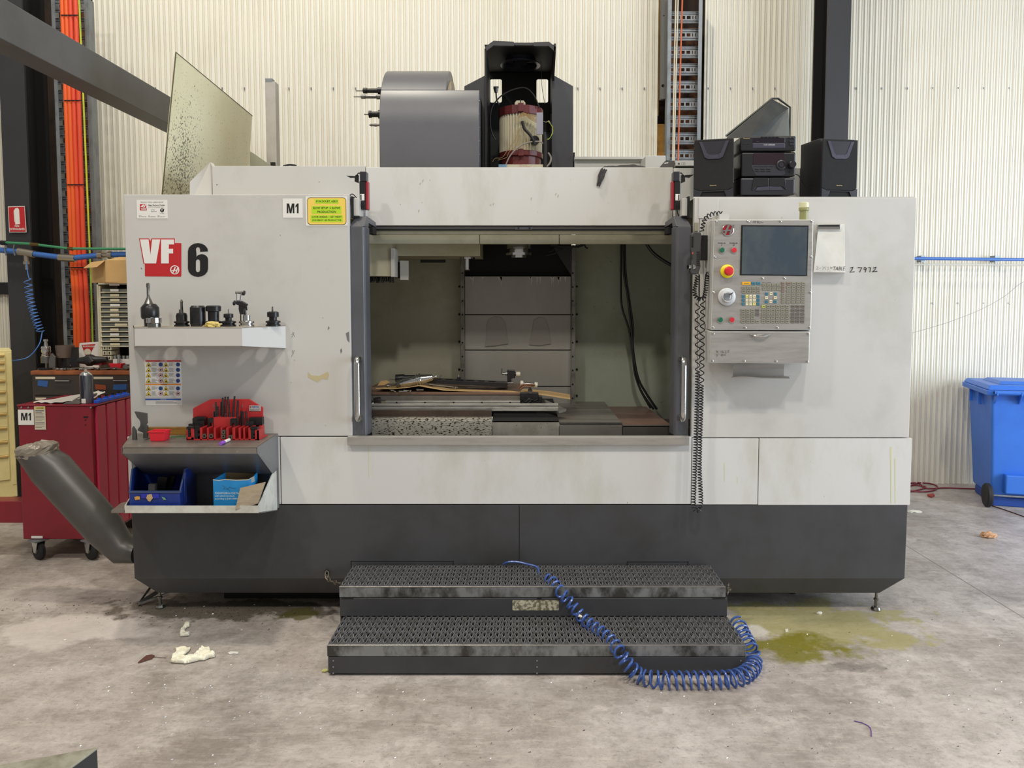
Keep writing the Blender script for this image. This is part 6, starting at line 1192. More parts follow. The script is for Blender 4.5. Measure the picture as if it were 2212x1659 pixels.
# ================================================================ STEP PLATFORM
ST = thing('step_platform', 'two-tread steel step platform with perforated grip treads before the machine', 'steps')
GRIP = mat('grip_tread', (112, 111, 112), .42, .5, dirt=(62, 56, 48), amt=.9, scale=22, specks=(60, (190, 184, 170), .76)); RISE = mat('riser_charcoal', (58, 58, 60), .45, dirt=(44, 43, 42), amt=.6, scale=4, specks=(60, (170, 166, 156), .80))
SX0, SX1 = -.915, 1.03
def tread(Ya, Yb_, z, rows, parent, x0, x1):
    W = x1 - x0; n = int(W / .0305); pt = W / n; rp = (Yb_ - Ya - .012) / rows
    loops = [[(x0, Ya), (x1, Ya), (x1, Yb_), (x0, Yb_)]]
    ribs = MB(); hw = .0062
    for i in range(n):
        xc = x0 + pt * (i + .5)
        for r_ in range(rows):
            y0 = Ya + .012 + rp * r_
            loops.append([(xc + hw * s_ * .95, y0 + rp * t_) for s_, t_ in ((0, .12), (.75, .32), (1, .5), (.75, .68), (0, .88), (-.75, .68), (-1, .5), (-.75, .32))])
            if i < n - 1 and r_ < rows - 1:
                xm_ = xc + pt / 2; y2 = y0 + rp / 2; loops.append([(xm_ + .0032 * s_, y2 + rp * t_) for s_, t_ in ((0, .28), (1, .5), (0, .72), (-1, .5))])
        for sg in (-1, 1):
            vs = []; k_ = rows * 6
            for k in range(k_ + 1):
                t_ = k / k_ * rows; ph = 2 * PI * t_; off = .0012 + (hw + .0022) * (.5 - .5 * math.cos(ph)); x = xc + sg * off; y = Ya + .012 + rp * t_; h = .004 + .005 * (.5 - .5 * math.cos(ph * 1.0))
                vs += [(x - .0013, y, z), (x + .0013, y, z), (x + .0013, y, z + h), (x - .0013, y, z + h)]
            fs = []
            for k in range(k_):
                for q in range(4): fs.append((4 * k + q, 4 * k + (q + 1) % 4, 4 * k + 4 + (q + 1) % 4, 4 * k + 4 + q))
            fs.append((3, 2, 1, 0)); ribs.add(vs, fs)
    me = curve_mesh(loops, .003); me.transform(Matrix.Translation((0, 0, z - .0015))); me.materials.clear(); o = link('grip_tread', me, GRIP, parent)
    ribs.build('raised_teeth', mat('grip_teeth', (156, 156, 160), .32, .65, dirt=(88, 84, 80), amt=.8, scale=30), o, kind='stuff')
YU, YL = 3.68, 3.36
zU = P(0, 1268, YU).z; zL = P(0, 1394, YL).z
for z, Ya, Yb_, xx0, xx1 in ((zU, YU, 3.985, P(733, 1268, YU).x, P(1567, 1268, YU).x), (zL, YL, YU - .01, P(707, 1394, YL).x, P(1611, 1394, YL).x)):
    tread(Ya, Yb_, z, 5, ST, xx0, xx1)
    MB().box(xx0, xx1, Ya - .004, Ya, z - .052, z + .001).build('tread_fascia', GREASE, ST, bevel=.002); MB().box(xx0, xx0 + .004, Ya, Yb_, z - .05, z - .002).build('tread_end', GREASE, ST); MB().box(xx1 - .004, xx1, Ya, Yb_, z - .05, z - .002).build('tread_end', GREASE, ST)
    MB().tube([(xx0, Ya - .003, z + .0015), (xx1, Ya - .003, z + .0015)], .0022, 6).build('nosing', STEEL, ST)
xu0, xu1 = P(735, 1310, YU).x, P(1570, 1310, YU).x; xl0, xl1 = P(709, 1440, YL).x, P(1611.5, 1440, YL).x
up = MB().box(xu0, xu1, YU - .008, YU, zL + .003, zU - .055).build('riser', RISE, ST, bevel=.002); lo = MB().box(xl0, xl1, YL - .002, YL + .006, .012, zL - .055).build('riser', RISE, ST, bevel=.002)
for x in (xu0, xu1 - .006): MB().box(x, x + .006, YU, 3.98, .012, zU - .05).build('side_plate', RISE, ST)
for x in (xl0, xl1 - .006): MB().box(x, x + .006, YL + .006, YU, .012, zL - .05).build('side_plate', RISE, ST)
MB().box(xl0 + .02, xl1 - .02, YL + .03, YU - .01, .014, .03).box(xu0 + .01, xu1 - .01, YU + .01, 3.97, .05, .07).build('inner_pan', BLACKM, ST, kind='stuff')
for x in (xl0 + .03, 0.05, xl1 - .09): MB().box(x, x + .06, YL + .02, 3.96, 0, .013).build('foot_runner', BLACKM, ST)
plate('worn_label', [rrect(P(1107, 1308, YU - .01).x, P(1207, 1308, YU - .01).x, P(0, 1318.5, YU - .01).z, P(0, 1297, YU - .01).z, .004)], YU - .009, .001, mat('worn_label', (186, 180, 156), .6, dirt=(90, 86, 68), amt=.9, scale=60, thr=(.46, .56)), up)
for x in (726, 1160, 1600):
    for y in (1427, 1440.5, 1454 if x != 1600 else 1441): MB().lathe([(.004, 0), (.004, .002)], P(x - (6 if x == 726 else 0), y, YL - .0022), (0, -1, 0), 8).build('rivet', GALV, lo)
for x in (737, 1160, 1540): pb('slot', BLACKM, x, x + 26 if x != 1160 else x + 10, 1291.5, 1294, YU - .0105, .004, up, bevel=0); 
# chains
def chain(pts, n, label):
    t = thing('hook_chain', label, 'chain'); pa = smoothpath(pts, 8); L = len(pa) - 1
    for k in range(n):
        p = pa[int(L * (k + .5) / n)]; q = pa[min(L, int(L * (k + .5) / n) + 1)]; d = (q - p).normalized(); half = .017
        u = d.orthogonal().normalized(); u = Matrix.Rotation(R(90) * (k % 2) + .5, 3, d) @ u; ring_ = [p + d * (half * math.cos(a)) + u * (.0095 * math.sin(a)) for a in [2 * PI * i / 14 for i in range(14)]]
        MB().tube(ring_, .0038, 6, closed=True).build('link', mat('rusty_chain', (112, 104, 94), .45, .6), t, smooth=True)
chain([P(706, 1238, 3.985), P(708, 1250, 3.965), P(720, 1257, 3.90), P(736, 1260, 3.80)], 6, 'short rusty chain hooking the left end of the steps to the machine')
chain([P(1572, 1262, 3.99), P(1575, 1272, 3.9), P(1571, 1284, 3.80)], 3, 'short bright chain at the right end of the steps')
# blue coiled hose
lead = smoothpath([P(1087, 1219, 3.97), P(1098, 1214, 3.95), P(1118, 1214, 3.95), P(1140, 1219, 3.94), P(1160, 1225, 3.92), P(1164, 1238, 3.88), P(1168, 1247, 3.84), P(1178, 1256, 3.82)], 6)
s0 = 1.08
FZ = lambda x, y, r=.036: (lambda g: Vector((g.x, g.y, r)))(G(x, y, r))
path = smoothpath([P(1186, 1250, 3.78), P(1202, 1268, 3.70), P(1218, 1287, 3.645), P(1240, 1313, 3.62), P(1266, 1342, 3.56), P(1300, 1367, 3.47), P(1325, 1390, 3.39), P(1340, 1412, 3.325), P(1360, 1440, 3.30), P(1386, 1462, 3.29), FZ(1430, 1469), FZ(1480, 1469), FZ(1530, 1469), FZ(1575, 1467), FZ(1602, 1461), FZ(1622, 1446), FZ(1628, 1428), P(1621, 1404, 3.46), P(1611, 1384, 3.53), P(1600, 1362, 3.60), P(1592, 1345, 3.66)], 6)
hs = coil(path, 47, lambda u: .027 + .010 * min(1, max(0, (u - .3) * 6)), 14, var=lambda u: (.38 * u / .34) if u < .34 else .38 + .62 * (u - .34) / .66, side=(0, 0, 1))
MB().tube(lead + hs, .0056, 8).build('coiled_air_hose', BLUEH, None, smooth=True, cat='hose', label='dark blue coiled air hose draped over the steps')
# ================================================================ LEFT BACKGROUND
# red roller cabinet
t = thing('roller_cabinet', 'dark red tool cabinet on castors with an M1 sticker, left of the machine', 'cabinet'); Y = 4.92
RC = mat('cabinet_red', (132, 28, 44), .25, dirt=(112, 22, 36), amt=.5, scale=3)
zt5 = P(0, 878, Y).z; zb5 = P(0, 1165, Y).z; xa5 = P(43, 1000, Y).x; xb5 = P(202, 1000, Y).x
MB().box(xa5, xb5, Y, Y + .52, zb5, zt5).build('cabinet_body', RC, t, bevel=.006)
for k in range(4):
    y0 = Y + .035 + k * .125; MB().box(xb5 - .002, xb5 + .016, y0, y0 + .105, zb5 + .02, zt5 - .005).build('ribbed_panel', mat('red_panel_reflection', (184, 54, 80), .2), t, bevel=.004)  # pink tone puts the daylight's reflection into the red panel colour
MB().box(xa5 - .004, xb5 + .018, Y - .004, Y + .52, zt5, zt5 + .012).build('cabinet_lid', RC, t, bevel=.003)
dr = MB().box(xa5 - .45, xa5, Y + .04, Y + .16, zb5 + .10, zb5 + .25).build('open_drawer', RC, t, bevel=.004, label='open bottom drawer'); MB().pbox(8, 49, 1096, 1106, Y + .052, .006).build('slide_rail', CHROME, dr, bevel=.002)
pass
s = pb('machine_number', WHITE, 39, 73, 885, 918, Y - .006, .002, t, bevel=0); em1(45.5, 892, 21.5, 16, Y - .0065, s)
s = pb('caution_label', mat('caution_paper', (206, 198, 176), .5), 74.5, 98.5, 878, 928, Y - .006, .002, t, bevel=0)
m = MB(); m.pbox(75.5, 97.5, 879, 884, Y - .0065, .0005); m.build('yellow_heading', mat('heading_yellow', (206, 190, 96), .5), s); m = MB()
for y, h in ((886, 3), (890, 1.6), (893.5, 1), (896, 1), (899, 1), (902, 1), (905, 1), (908, 1), (912.5, 2.5), (917, 1), (920, 1), (923, 1)): m.pbox(76.5, random.uniform(90, 97), y, y + h * .8, Y - .0065, .0005)
m.build('printed_lines', MG, s, kind='stuff'); txt('DANGER', (79, 94, 880, 883), Y - .0072, INK, s)
pb('hasp_slot', BLACKM, 180, 189.5, 899.5, 902.5, Y - .003, .004, t, bevel=0)
for py in (907.5, 917.5): MB().lathe([(.004, 0), (.004, .002)], P(184.5, py, Y - .001), (0, -1, 0), 8).build('screw_hole', BLACKM, t)
for px in (46, 61, 196): MB().lathe([(.007, 0), (.005, .003)], P(px, 880.5, Y - .005), (0, -1, 0), 10).build('rivet', GALV, t)
pb('base_label', WHITE, 67.5, 92, 1158, 1163, Y - .004, .002, t, bevel=0)
def castor(x, y, rot, name='castor'):
    M = Matrix.Translation((x, y, 0)) @ Matrix.Rotation(R(rot), 4, 'Z'); r = .064
    w_ = MB().lathe([(.02, -.018), (.05, -.018), (r, -.010), (r, .010), (.05, .018), (.02, .018)], (0, 0, r), (1, 0, 0), 28).xf(M).build(name, RUB, t, smooth=True)
    MB().lathe([(.018, -.024), (.018, .024)], (0, 0, r), (1, 0, 0), 16).xf(M).build('hub', GALV, w_)
    for sx in (-1, 1): MB().prismx([(-.012, r - .012), (.012, r - .012), (.035, zb5 - .006), (-.035, zb5 - .006)], sx * .026 - .002, sx * .026 + .002).xf(M).build('fork', CHROME, w_)
    MB().box(-.045, .045, -.045, .045, zb5 - .008, zb5).xf(M).build('castor_plate', GALV, w_)
castor(P(84, 1190, Y).x, Y + .0, 62); castor(P(197, 1190, Y).x, Y + .0, 62); castor(xa5 + .08, Y + .44, 20); castor(xb5 - .07, Y + .44, 25)
z5 = zt5 + .013
t = thing('spray_can', 'dark spray can with grey nozzle standing on the red cabinet', 'can'); c = P(188, 870, Y + .07); M0 = (c.x, Y + .07, z5)
MB().lathe([(.038, 0), (.040, .004), (.040, .188), (.037, .192)], M0, (0, 0, 1), 28).build('can_body', mat('can_navy', (36, 38, 52), .2, .3, dirt=(120, 124, 134), amt=.8, scale=4, stretch=(4, 4, .3), thr=(.45, .55)), t, smooth=True)
MB().lathe([(.038, .190), (.036, .198), (.020, .214), (.012, .216)], M0, (0, 0, 1), 24).build('can_dome', CHROME, t, smooth=True); MB().lathe([(.010, .214), (.010, .222), (.006, .228), (.006, .236)], M0, (0, 0, 1), 12).build('nozzle', mat('nozzle_grey', (168, 160, 150), .5), t, smooth=True)
MB().box(M0[0] - .012, M0[0] + .016, M0[1] - .0425, M0[1] - .039, z5 + .004, z5 + .034).build('price_patch', WHITE, t)
rag(([Vector((xa5 + .06, Y + .05, z5 + .004)), Vector((xa5 + .20, Y + .04, z5 + .008)), Vector((xa5 + .34, Y + .06, z5 + .012)), Vector((xa5 + .42, Y + .10, z5 + .01))],
     [Vector((xa5 + .14, Y + .34, z5 + .010)), Vector((xa5 + .24, Y + .36, z5 + .025)), Vector((xa5 + .34, Y + .34, z5 + .05)), Vector((xa5 + .42, Y + .3, z5 + .045))]), 'white_cloth', 'crumpled off-white cloth on top of the red cabinet', mat('cloth_white', (206, 200, 192), .8), cat='cloth', amp=.008, seed=5)
MB().add([(xb5 - .20, Y + .02, z5 + .004), (xb5 - .09, Y + .015, z5 + .003), (xb5 - .085, Y + .22, z5 + .05), (xb5 - .18, Y + .2, z5 + .035)] + [(xb5 - .20, Y + .02, z5 + .001), (xb5 - .09, Y + .015, z5 + .001), (xb5 - .085, Y + .22, z5 + .04), (xb5 - .18, Y + .2, z5 + .03)], [(0, 1, 2, 3), (7, 6, 5, 4), (0, 4, 5, 1), (1, 5, 6, 2), (2, 6, 7, 3), (3, 7, 4, 0)]).build('grey_plate', mat('plate_dusty', (92, 88, 84), .5), None, cat='plate', label='dark dusty plate leaning on the cloth beside the spray can')
t = thing('blue_tap_tray', 'bright blue tray holding small black taps on the red cabinet', 'tray'); BT = mat('tray_blue', (34, 84, 196), .4)
x0, x1 = P(203, 865, Y + .1).x, xb5 + .35
MB().box(xb5 - .02, xb5 + .016, Y + .06, Y + .46, z5, z5 + .02).build('tray_body', BT, t, bevel=.002)
for k in range(5):
    y_ = Y + .10 + k * .08; MB().cyl((xb5, y_, z5 + .02), (xb5, y_, z5 + .05), .010, n=10).build('tap_holder', BLKOX, t); MB().box(xb5 - .012, xb5 + .012, y_ - .012, y_ + .012, z5 + .02, z5 + .032).build('tap_socket', BT, t)
# yellow drawer cabinet
t = thing('drawer_cabinet', 'pale yellow drawer cabinet cut off by the left edge', 'cabinet'); YC = mat('cabinet_cream', (236, 222, 158), .45, dirt=(206, 188, 120), amt=.5, scale=5); HT = mat('handle_tan', (206, 172, 100), .35, .2)
Yy = 5.9; c = P(31, 900, Yy); M = Matrix.Translation((c.x, Yy, 0)) @ Matrix.Rotation(R(37), 4, 'Z'); ztc = P(0, 756, Yy).z; zbc = P(0, 1072, Yy).z
MB().box(-.75, 0, 0, .38, zbc, ztc).xf(M).build('cabinet_body', YC, t, bevel=.004); MB().box(-.72, -.02, .03, .35, 0, zbc).xf(M).build('timber_base', mat('base_timber', (150, 112, 66), .8), t)
rws = [768.6, 785, 801, 823.5, 847.6, 871, 895, 925, 955, 986]; prev = None
for i, py in enumerate(rws):
    z = P(25, py, Yy - .04).z; zn_ = P(25, rws[i + 1], Yy - .04).z if i < 9 else P(0, 1040, Yy - .04).z
    d = MB().box(-.70, -.045, -.012, 0, zn_ + .014, z + .012).xf(M).build('drawer', YC, t, bevel=.002); MB().box(-.70, -.05, -.028, -.010, z - .004, z + .010).xf(M).build('handle_strip', HT, d, bevel=.002)
MB().box(-.03, -.004, -.004, 0, zbc + .1, ztc - .02).xf(M).build('lock_bar', YC, t, bevel=.001)
# brown drawer unit
t = thing('drawer_unit', 'dark brown steel drawer unit with a rusty orange top edge behind the red cabinet', 'cabinet'); Yd = 5.62; BR = mat('drawer_brown', (62, 54, 48), .45, dirt=(92, 52, 30), amt=.6, scale=6)
xd0 = P(70, 830, Yd).x; xd1 = P(300, 830, Yd).x; ztd = P(0, 801, Yd).z
MB().box(xd0, xd1, Yd, Yd + .7, 0, ztd - .03).build('carcass', BR, t, bevel=.003); MB().box(xd0 - .005, xd1, Yd - .01, Yd + .7, ztd - .03, ztd).build('worktop', mat('rust_top', (150, 84, 44), .5, dirt=(86, 54, 36), amt=.9, scale=10), t, bevel=.003)
for x0, x1 in ((73.5, 196), (199, 300)):
    for y0, y1 in ((811, 853), (856, 898)):
        d = pb('drawer', mat('drawer_front', (54, 49, 45), .4, dirt=(84, 52, 34), amt=.5, scale=9), x0, x1, y0, y1, Yd - .012, .012, t)
        pb('label_holder', mat('label_paper', (206, 196, 170), .6), x0 + 3, x0 + (45 if y0 == 811 else 26), y0 + 3, y0 + 8, Yd - .016, .005, d, bevel=.001)
        if y0 == 811: a = P(x0 + 46, 822.5, Yd - .03); b = P(x0 + 76, 822.5, Yd - .03); MB().tube([(a.x, Yd - .01, a.z), a, b, (b.x, Yd - .01, b.z)], .005, 8).build('pull', CHROME, d, smooth=True)
TP = mat('blue_tape', (44, 88, 150), .6)
for pts, cm in (([(82, 821), (104, 823), (102, 836), (81, 833)], TP), ([(245, 831), (274, 830), (273, 842), (244, 842)], TP), ([(205, 830), (228, 832), (229, 842), (206, 841)], mat('orange_patch', (150, 70, 34), .6))): MB().quadp(pts, Yd - .0145, .002).build('tape_patch', cm, t)
zw = ztd + .001
# small parts cabinet and carton
t = thing('parts_cabinet', 'cream small-parts cabinet with labelled grey drawers beside the machine', 'cabinet'); Yp2 = 5.78; PC = mat('parts_cream', (206, 200, 174), .5, dirt=(176, 168, 136), amt=.5, scale=9)
x0, x1 = P(211.5, 700, Yp2).x, P(330, 700, Yp2).x; z1 = P(0, 611, Yp2).z
MB().box(x0, x0 + .012, Yp2, Yp2 + .3, zw, z1).box(x0, x1, Yp2, Yp2 + .3, z1 - .012, z1).build('casing', PC, t, kind=None); MB().box(x0 + .012, x1, Yp2 + .28, Yp2 + .3, zw, z1 - .012).build('back_panel', BLKOX, t); pb('title_label', WHITE, 236, 258, 613, 617, Yp2 - .002, .002, t, bevel=0)
lab = mat('label_tan', (214, 204, 172), .6)
for k in range(12):
    y = 622 + k * 10.6; d = pb('small_drawer', mat('drawer_smoke', (112, 116, 110), .3), 220, 330, y + 2, y + 8.4, Yp2 + .01, .2, t, bevel=.002); pb('drawer_lip', PC, 217, 330, y + 8.4, y + 10.6, Yp2 - .004, .03, d, bevel=.001)
    s = pb('drawer_label', lab if k % 3 else WHITE, 238 + (k == 7) * 10, 256 + (k == 7) * 16 + (k % 4), y + 2.6, y + 7.6, Yp2 - .006, .002, d, bevel=0)
pb('inner_post', PC, 214, 219, 618, 790, Yp2 + .003, .02, t)
for r_ in range(3):
    for k in range(2): pb('tiny_drawer', PC, 222 + k * 10, 230.5 + k * 10, 747 + r_ * 11, 756 + r_ * 11, Yp2 + .002, .1, t, bevel=.001); pb('tiny_slot', BLACKM, 225 + k * 10, 227 + k * 10, 749 + r_ * 11, 754 + r_ * 11, Yp2 + .0, .002, t, bevel=0)
t = thing('open_carton', 'open brown cardboard carton on top of the small-parts cabinet', 'carton'); Yo2 = 5.72; KR = mat('kraft', (206, 168, 112), .8, dirt=(184, 144, 88), amt=.5, scale=8)
x0, x1 = P(229, 585, Yo2).x, P(330, 585, Yo2).x; z1 = P(0, 562, Yo2).z; z0_ = P(0, 609, Yo2).z; xs = P(198, 585, 6.0).x
MB().box(x0, x1, Yo2, Yo2 + .004, z0_, z1).build('carton_front', KR, t); MB().hexa([(x0 - .004, Yo2, z0_), (x0, Yo2, z0_), (xs, 6.0, z0_), (xs - .004, 6.0, z0_), (x0 - .004, Yo2, z1), (x0, Yo2, z1), (xs, 6.0, z1), (xs - .004, 6.0, z1)]).build('carton_side', KR, t)
MB().add([(x0, Yo2, z1), (xs, 6.0, z1), P(180, 579, 5.85), P(209, 577, 5.68)], [(0, 1, 2, 3)]).build('carton_flap', KR, t); MB().add([(x0, Yo2, z1), (x1, Yo2, z1), (x1, Yo2 + .1, z1 + .03), (x0 + .05, Yo2 + .1, z1 + .03)], [(0, 1, 2, 3)]).build('carton_flap', KR, t)
MB().add([(xs, 6.0, z0_), (x1, 6.0, z0_), (x1, 6.0, z1), (xs, 6.0, z1)], [(0, 1, 2, 3)]).build('carton_back', KR, t)
# things on the brown unit
Yw = 5.72
t = thing('tool_presetter', 'silver stacked cylinder tool on a black round base, leftmost on the brown unit', 'tool'); c = P(101, 795, Yw); M0 = (c.x, Yw, zw)
MB().lathe([(.06, 0), (.06, .012), (.02, .014)], M0, (0, 0, 1), 24).build('base', BLKOX, t, smooth=True); MB().lathe([(.010, .012), (.010, .05), (.038, .052), (.038, .10), (.034, .104)], M0, (0, 0, 1), 24).build('body', TOOLST, t, smooth=True)
MB().lathe([(.030, .104), (.034, .118), (.026, .122), (.034, .14), (.030, .16), (.034, .164), (.030, .18), (.012, .186), (.010, .215), (.016, .22), (.014, .235)], M0, (0, 0, 1), 24).build('taper', CHROME, t, smooth=True)
t = thing('clamp_stand', 'brown steel cup on a dark stand beside the silver cylinder tool', 'tool'); c = P(134, 795, Yw)
MB().lathe([(.058, .09), (.066, .16), (.066, .185), (.055, .186), (.050, .12)], (c.x, Yw + .05, zw), (0, 0, 1), 24, ).build('cup', mat('cup_brown', (112, 98, 88), .35, .5), t, smooth=True); MB().box(c.x - .05, c.x + .05, Yw + .02, Yw + .08, zw, zw + .02).box(c.x - .02, c.x + .02, Yw + .03, Yw + .07, zw + .02, zw + .1).build('stand', BLKOX, t)
MB().prism([(c.x - .09, zw), (c.x - .04, zw), (c.x - .035, zw + .10), (c.x - .065, zw + .13), (c.x - .09, zw + .08)], Yw - .02, Yw + .0).build('cheek_plate', TOOLST, t, bevel=.003); MB().box(c.x + .05, c.x + .10, Yw + .03, Yw + .06, zw, zw + .17).build('back_post', BLKOX, t)
t = thing('folded_sign', 'white folded safety sign with red triangle and the words FIRE EXTINGUISHER', 'sign'); Ysg = 5.9
sg = MB().quadp([(172, 741), (216, 738), (214, 796), (166, 796)], Ysg, .004).build('sign_panel', WHITE, t); MB().quadp([(176, 745), (206, 743), (188, 777)], Ysg - .002, .002).build('red_triangle', REDP, t); q = P(189, 760, Ysg - .004); MB().prism(circ(q.x, q.z, .026, 22), Ysg - .004, Ysg - .002).build('cream_disc', mat('disc_cream', (214, 206, 184), .5), t); txt('FIRE EXTINGUISHER', (179, 205, 746.5, 750), Ysg - .003, WHITE, t, bold=.02)
t = thing('power_tool', 'black hand tool with a funnel nose lying among the spanners', 'tool'); MB().lathe([(.022, 0), (.03, .05), (.045, .07), (.045, .10), (.03, .13), (.02, .22)], P(170, 779, 5.7), (1, 0, .04), 16).build('tool_body', PLAS, t, smooth=True); MB().tube([P(192, 772, 5.68), P(200, 784, 5.66)], .02, 10).build('grip', PLAS, t)
pb('red_case', mat('dull_red', (150, 40, 48), .5), 202, 219, 777, 789, 5.7, .08, None, bevel=.003, cat='case', label='small dull red case behind the spanners')
t = thing('red_dish', 'bright red plastic dish holding a silver tube on the brown unit', 'dish'); c = P(245, 790, 5.66); ctub(c.x, 5.72, zw, .035, .05, .03, .04, .05, .003, 'dish_body', RT, t)
t = thing('silver_tube', 'upright silver tube standing in the red dish', 'tube'); MB().cyl((c.x + .01, 5.72, zw + .004), (c.x + .01, 5.72, zw + .115), .011, n=16).build('tube_body', CHROME, t, smooth=True)
t = thing('pipe_end', 'dark round pipe end lying next to the machine corner', 'pipe'); MB().lathe([(.018, 0), (.022, .002), (.022, .12)], P(270, 794, 5.64), (.2, 1, 0), 18).build('pipe_tube', TOOLST, t, smooth=True)
rnd = random.Random(4)
LB_ = ['open spanner lying at the left of the pile by the presetter', 'long dark spanner lying across the left of the pile', 'ring spanner under the folded sign', 'bright spanner in front of the black hand tool', 'dark spanner right of the black hand tool', 'short socket bar in front of the red case', 'spanner lying before the red dish', 'dark spanner next to the pipe end']
for k in range(8):
    x = 132 + k * 17; t = thing('hand_spanner', LB_[k], 'spanner', 'spanners on the brown unit'); a = Vector((P(x - 6, 799, 5.66).x, 5.66 + rnd.uniform(-.02, .05), zw + .008)); b = a + Vector((rnd.uniform(.10, .16), rnd.uniform(-.03, .05), rnd.uniform(.0, .012)))
    cm = CHROME if k % 3 == 0 else TOOLST
    MB().tube([a, b], .006, 6).build('shaft', cm, t); MB().lathe([(.010, -.008), (.017, -.004), (.017, .004), (.010, .008)], a, (0, .3, 1), 12).build('head', cm, t, smooth=True)
m = thing('socket_set', 'row of chrome sockets on a strip beside the machine', 'sockets')
MB().pbox(244, 290, 776, 787, 5.74, .05).build('socket_rail', WHITE, m)
for k in range(4): MB().cyl(P(249 + k * 9, 777, 5.76), P(249 + k * 9, 768, 5.76), .014, n=12).build('socket', CHROME, m, smooth=True)
# ================================================================ WHEELIE BIN AND FLOOR THINGS
t = thing('wheelie_bin', 'bright blue two-wheeled bin with lid by the right wall', 'bin'); BB = mat('bin_bright_blue', (56, 116, 212), .4, dirt=(36, 84, 178), amt=.5, scale=3)
cb_ = Vector((3.99, 6.22, 0)); M = Matrix.Translation(cb_) @ Matrix.Rotation(R(-16), 4, 'Z')
def bb(name, v, f, par=t, bev=.008): return MB().add(v, f).xf(M).build(name, BB, par, bevel=bev)
W0, W1, D0, D1, Hb = .50, .58, .52, .66, .98
z_ = .07
MB().hexa([(.02, .05, z_), (.02 + W0, .05, z_), (.02 + W0, .05 + D0, z_), (.02, .05 + D0, z_), (-.02, 0, Hb), (-.02 + W1, 0, Hb), (-.02 + W1, D1, Hb), (-.02, D1, Hb)]).xf(M).build('bin_body', BB, t, bevel=.02, seg=3)
MB().box(.10, .46, -.03, .06, .12, .28).xf(M).build('axle_housing', BB, t, bevel=.01)
MB().box(.02, .52, .02, .5, .0, .075).xf(M).build('bin_foot', mat('bin_foot_blue', (30, 70, 150), .5), t, bevel=.01)
MB().hexa([(-.06, -.02, Hb - .03), (W1 + .02, -.02, Hb - .03), (W1 + .02, D1 + .04, Hb - .03), (-.06, D1 + .04, Hb - .03), (-.06, -.02, Hb + .012), (W1 + .02, -.02, Hb + .012), (W1 + .02, D1 + .04, Hb + .012), (-.06, D1 + .04, Hb + .012)]).xf(M).build('bin_rim', BB, t, bevel=.005)
lid = MB().hexa([(-.05, .0, Hb + .014), (W1 + .01, .0, Hb + .014), (W1 + .01, D1 + .05, Hb + .014), (-.05, D1 + .05, Hb + .014), (-.03, .03, Hb + .055), (W1 - .01, .03, Hb + .055), (W1 - .01, D1 + .02, Hb + .05), (-.03, D1 + .02, Hb + .05)]).xf(M).build('lid', BB, t, bevel=.008)
MB().hexa([(.06, .10, Hb + .055), (W1 - .10, .10, Hb + .055), (W1 - .10, D1 - .1, Hb + .05), (.06, D1 - .1, Hb + .05), (.09, .14, Hb + .08), (W1 - .13, .14, Hb + .08), (W1 - .13, D1 - .14, Hb + .075), (.09, D1 - .14, Hb + .075)]).xf(M).build('lid_panel', BB, lid, bevel=.006)
MB().tube([(-.02, -.06, Hb + .0), (W1 - .02, -.06, Hb + .0)], .018, 12).xf(M).build('hinge_bar', BB, t, smooth=True); MB().lathe([(.010, 0), (.010, .004)], (-.021, -.06, Hb), (-1, 0, 0), 10).xf(M).build('hinge_hole', BLACKM, t)
for x in (0, .18, .36, .54): MB().prismx([(-.08, Hb - .02), (-.08, Hb + .01), (.0, Hb + .01), (.0, Hb - .10), (-.03, Hb - .08)], x - .006, x + .006).xf(M).build('hinge_lug', BB, t, bevel=.002)
for x in (-.03,): 
    for y in (.25, .5): MB().box(x - .02, x + .01, y, y + .01, Hb - .14, Hb - .03).xf(M).build('rim_rib', BB, t)
for x in (.0, .56):
    w_ = MB().lathe([(.05, -.022), (.09, -.022), (.10, -.012), (.10, .012), (.09, .022), (.05, .022), (.05, .01)], (x - .03 * (1 if x == 0 else -1), -.02, .10), (1, 0, 0), 32).xf(M).build('wheel', RUB, t, smooth=True); MB().lathe([(.05, -.012), (.05, .012)], (x - .03 * (1 if x == 0 else -1), -.02, .10), (1, 0, 0), 24).xf(M).build('wheel_disc', mat('disc_dark', (52, 52, 52), .5), w_)
MB().cyl((-.02, -.02, .10), (.58, -.02, .10), .009).xf(M).build('axle', GALV, t)
# hoses on the floor
RH = mat('red_hose', (122, 34, 52), .4)
def floorpath(pts, z=.008): return smoothpath([G(x, y, z) for x, y in pts], 6)
MB().tube(floorpath([(1940, 1047), (1975, 1043), (2005, 1044), (2024, 1050), (2020, 1058), (2000, 1062), (1972, 1061), (1950, 1055), (1972, 1048), (2000, 1052), (1985, 1058), (1960, 1062), (1945, 1056), (1965, 1050), (1985, 1044), (2000, 1055), (2040, 1054), (2075, 1055), (2110, 1056)]), .0065, 8).build('red_air_hose', RH, None, smooth=True, cat='hose', label='tangled dark red hose on the floor by the right wall')
MB().tube(floorpath([(2228, 1084), (2200, 1089), (2160, 1090), (2138, 1087), (2142, 1092), (2170, 1101), (2212, 1116), (2240, 1126)], .004), .004, 6).build('floor_cable', mat('dark_red_cable', (74, 40, 40), .5), None, smooth=True, cat='cable', label='thin dark cable running from under the blue bin')
def chip(pts, cm, nm, lb, cat='scrap', z=.002, t_=.003): MB().prismz([(G(x, y, z).x, G(x, y, z).y) for x, y in pts], z, z + t_).build(nm, cm, None, cat=cat, label=lb)
g = G(2135, 1161); crumple('paper_wad', 'crumpled orange-brown paper wad on the right floor', (g.x, g.y, .001), .05, .03, .028, mat('wad', (206, 160, 120), .8, dirt=(120, 84, 60), amt=.9, scale=40), 'paper', 8)
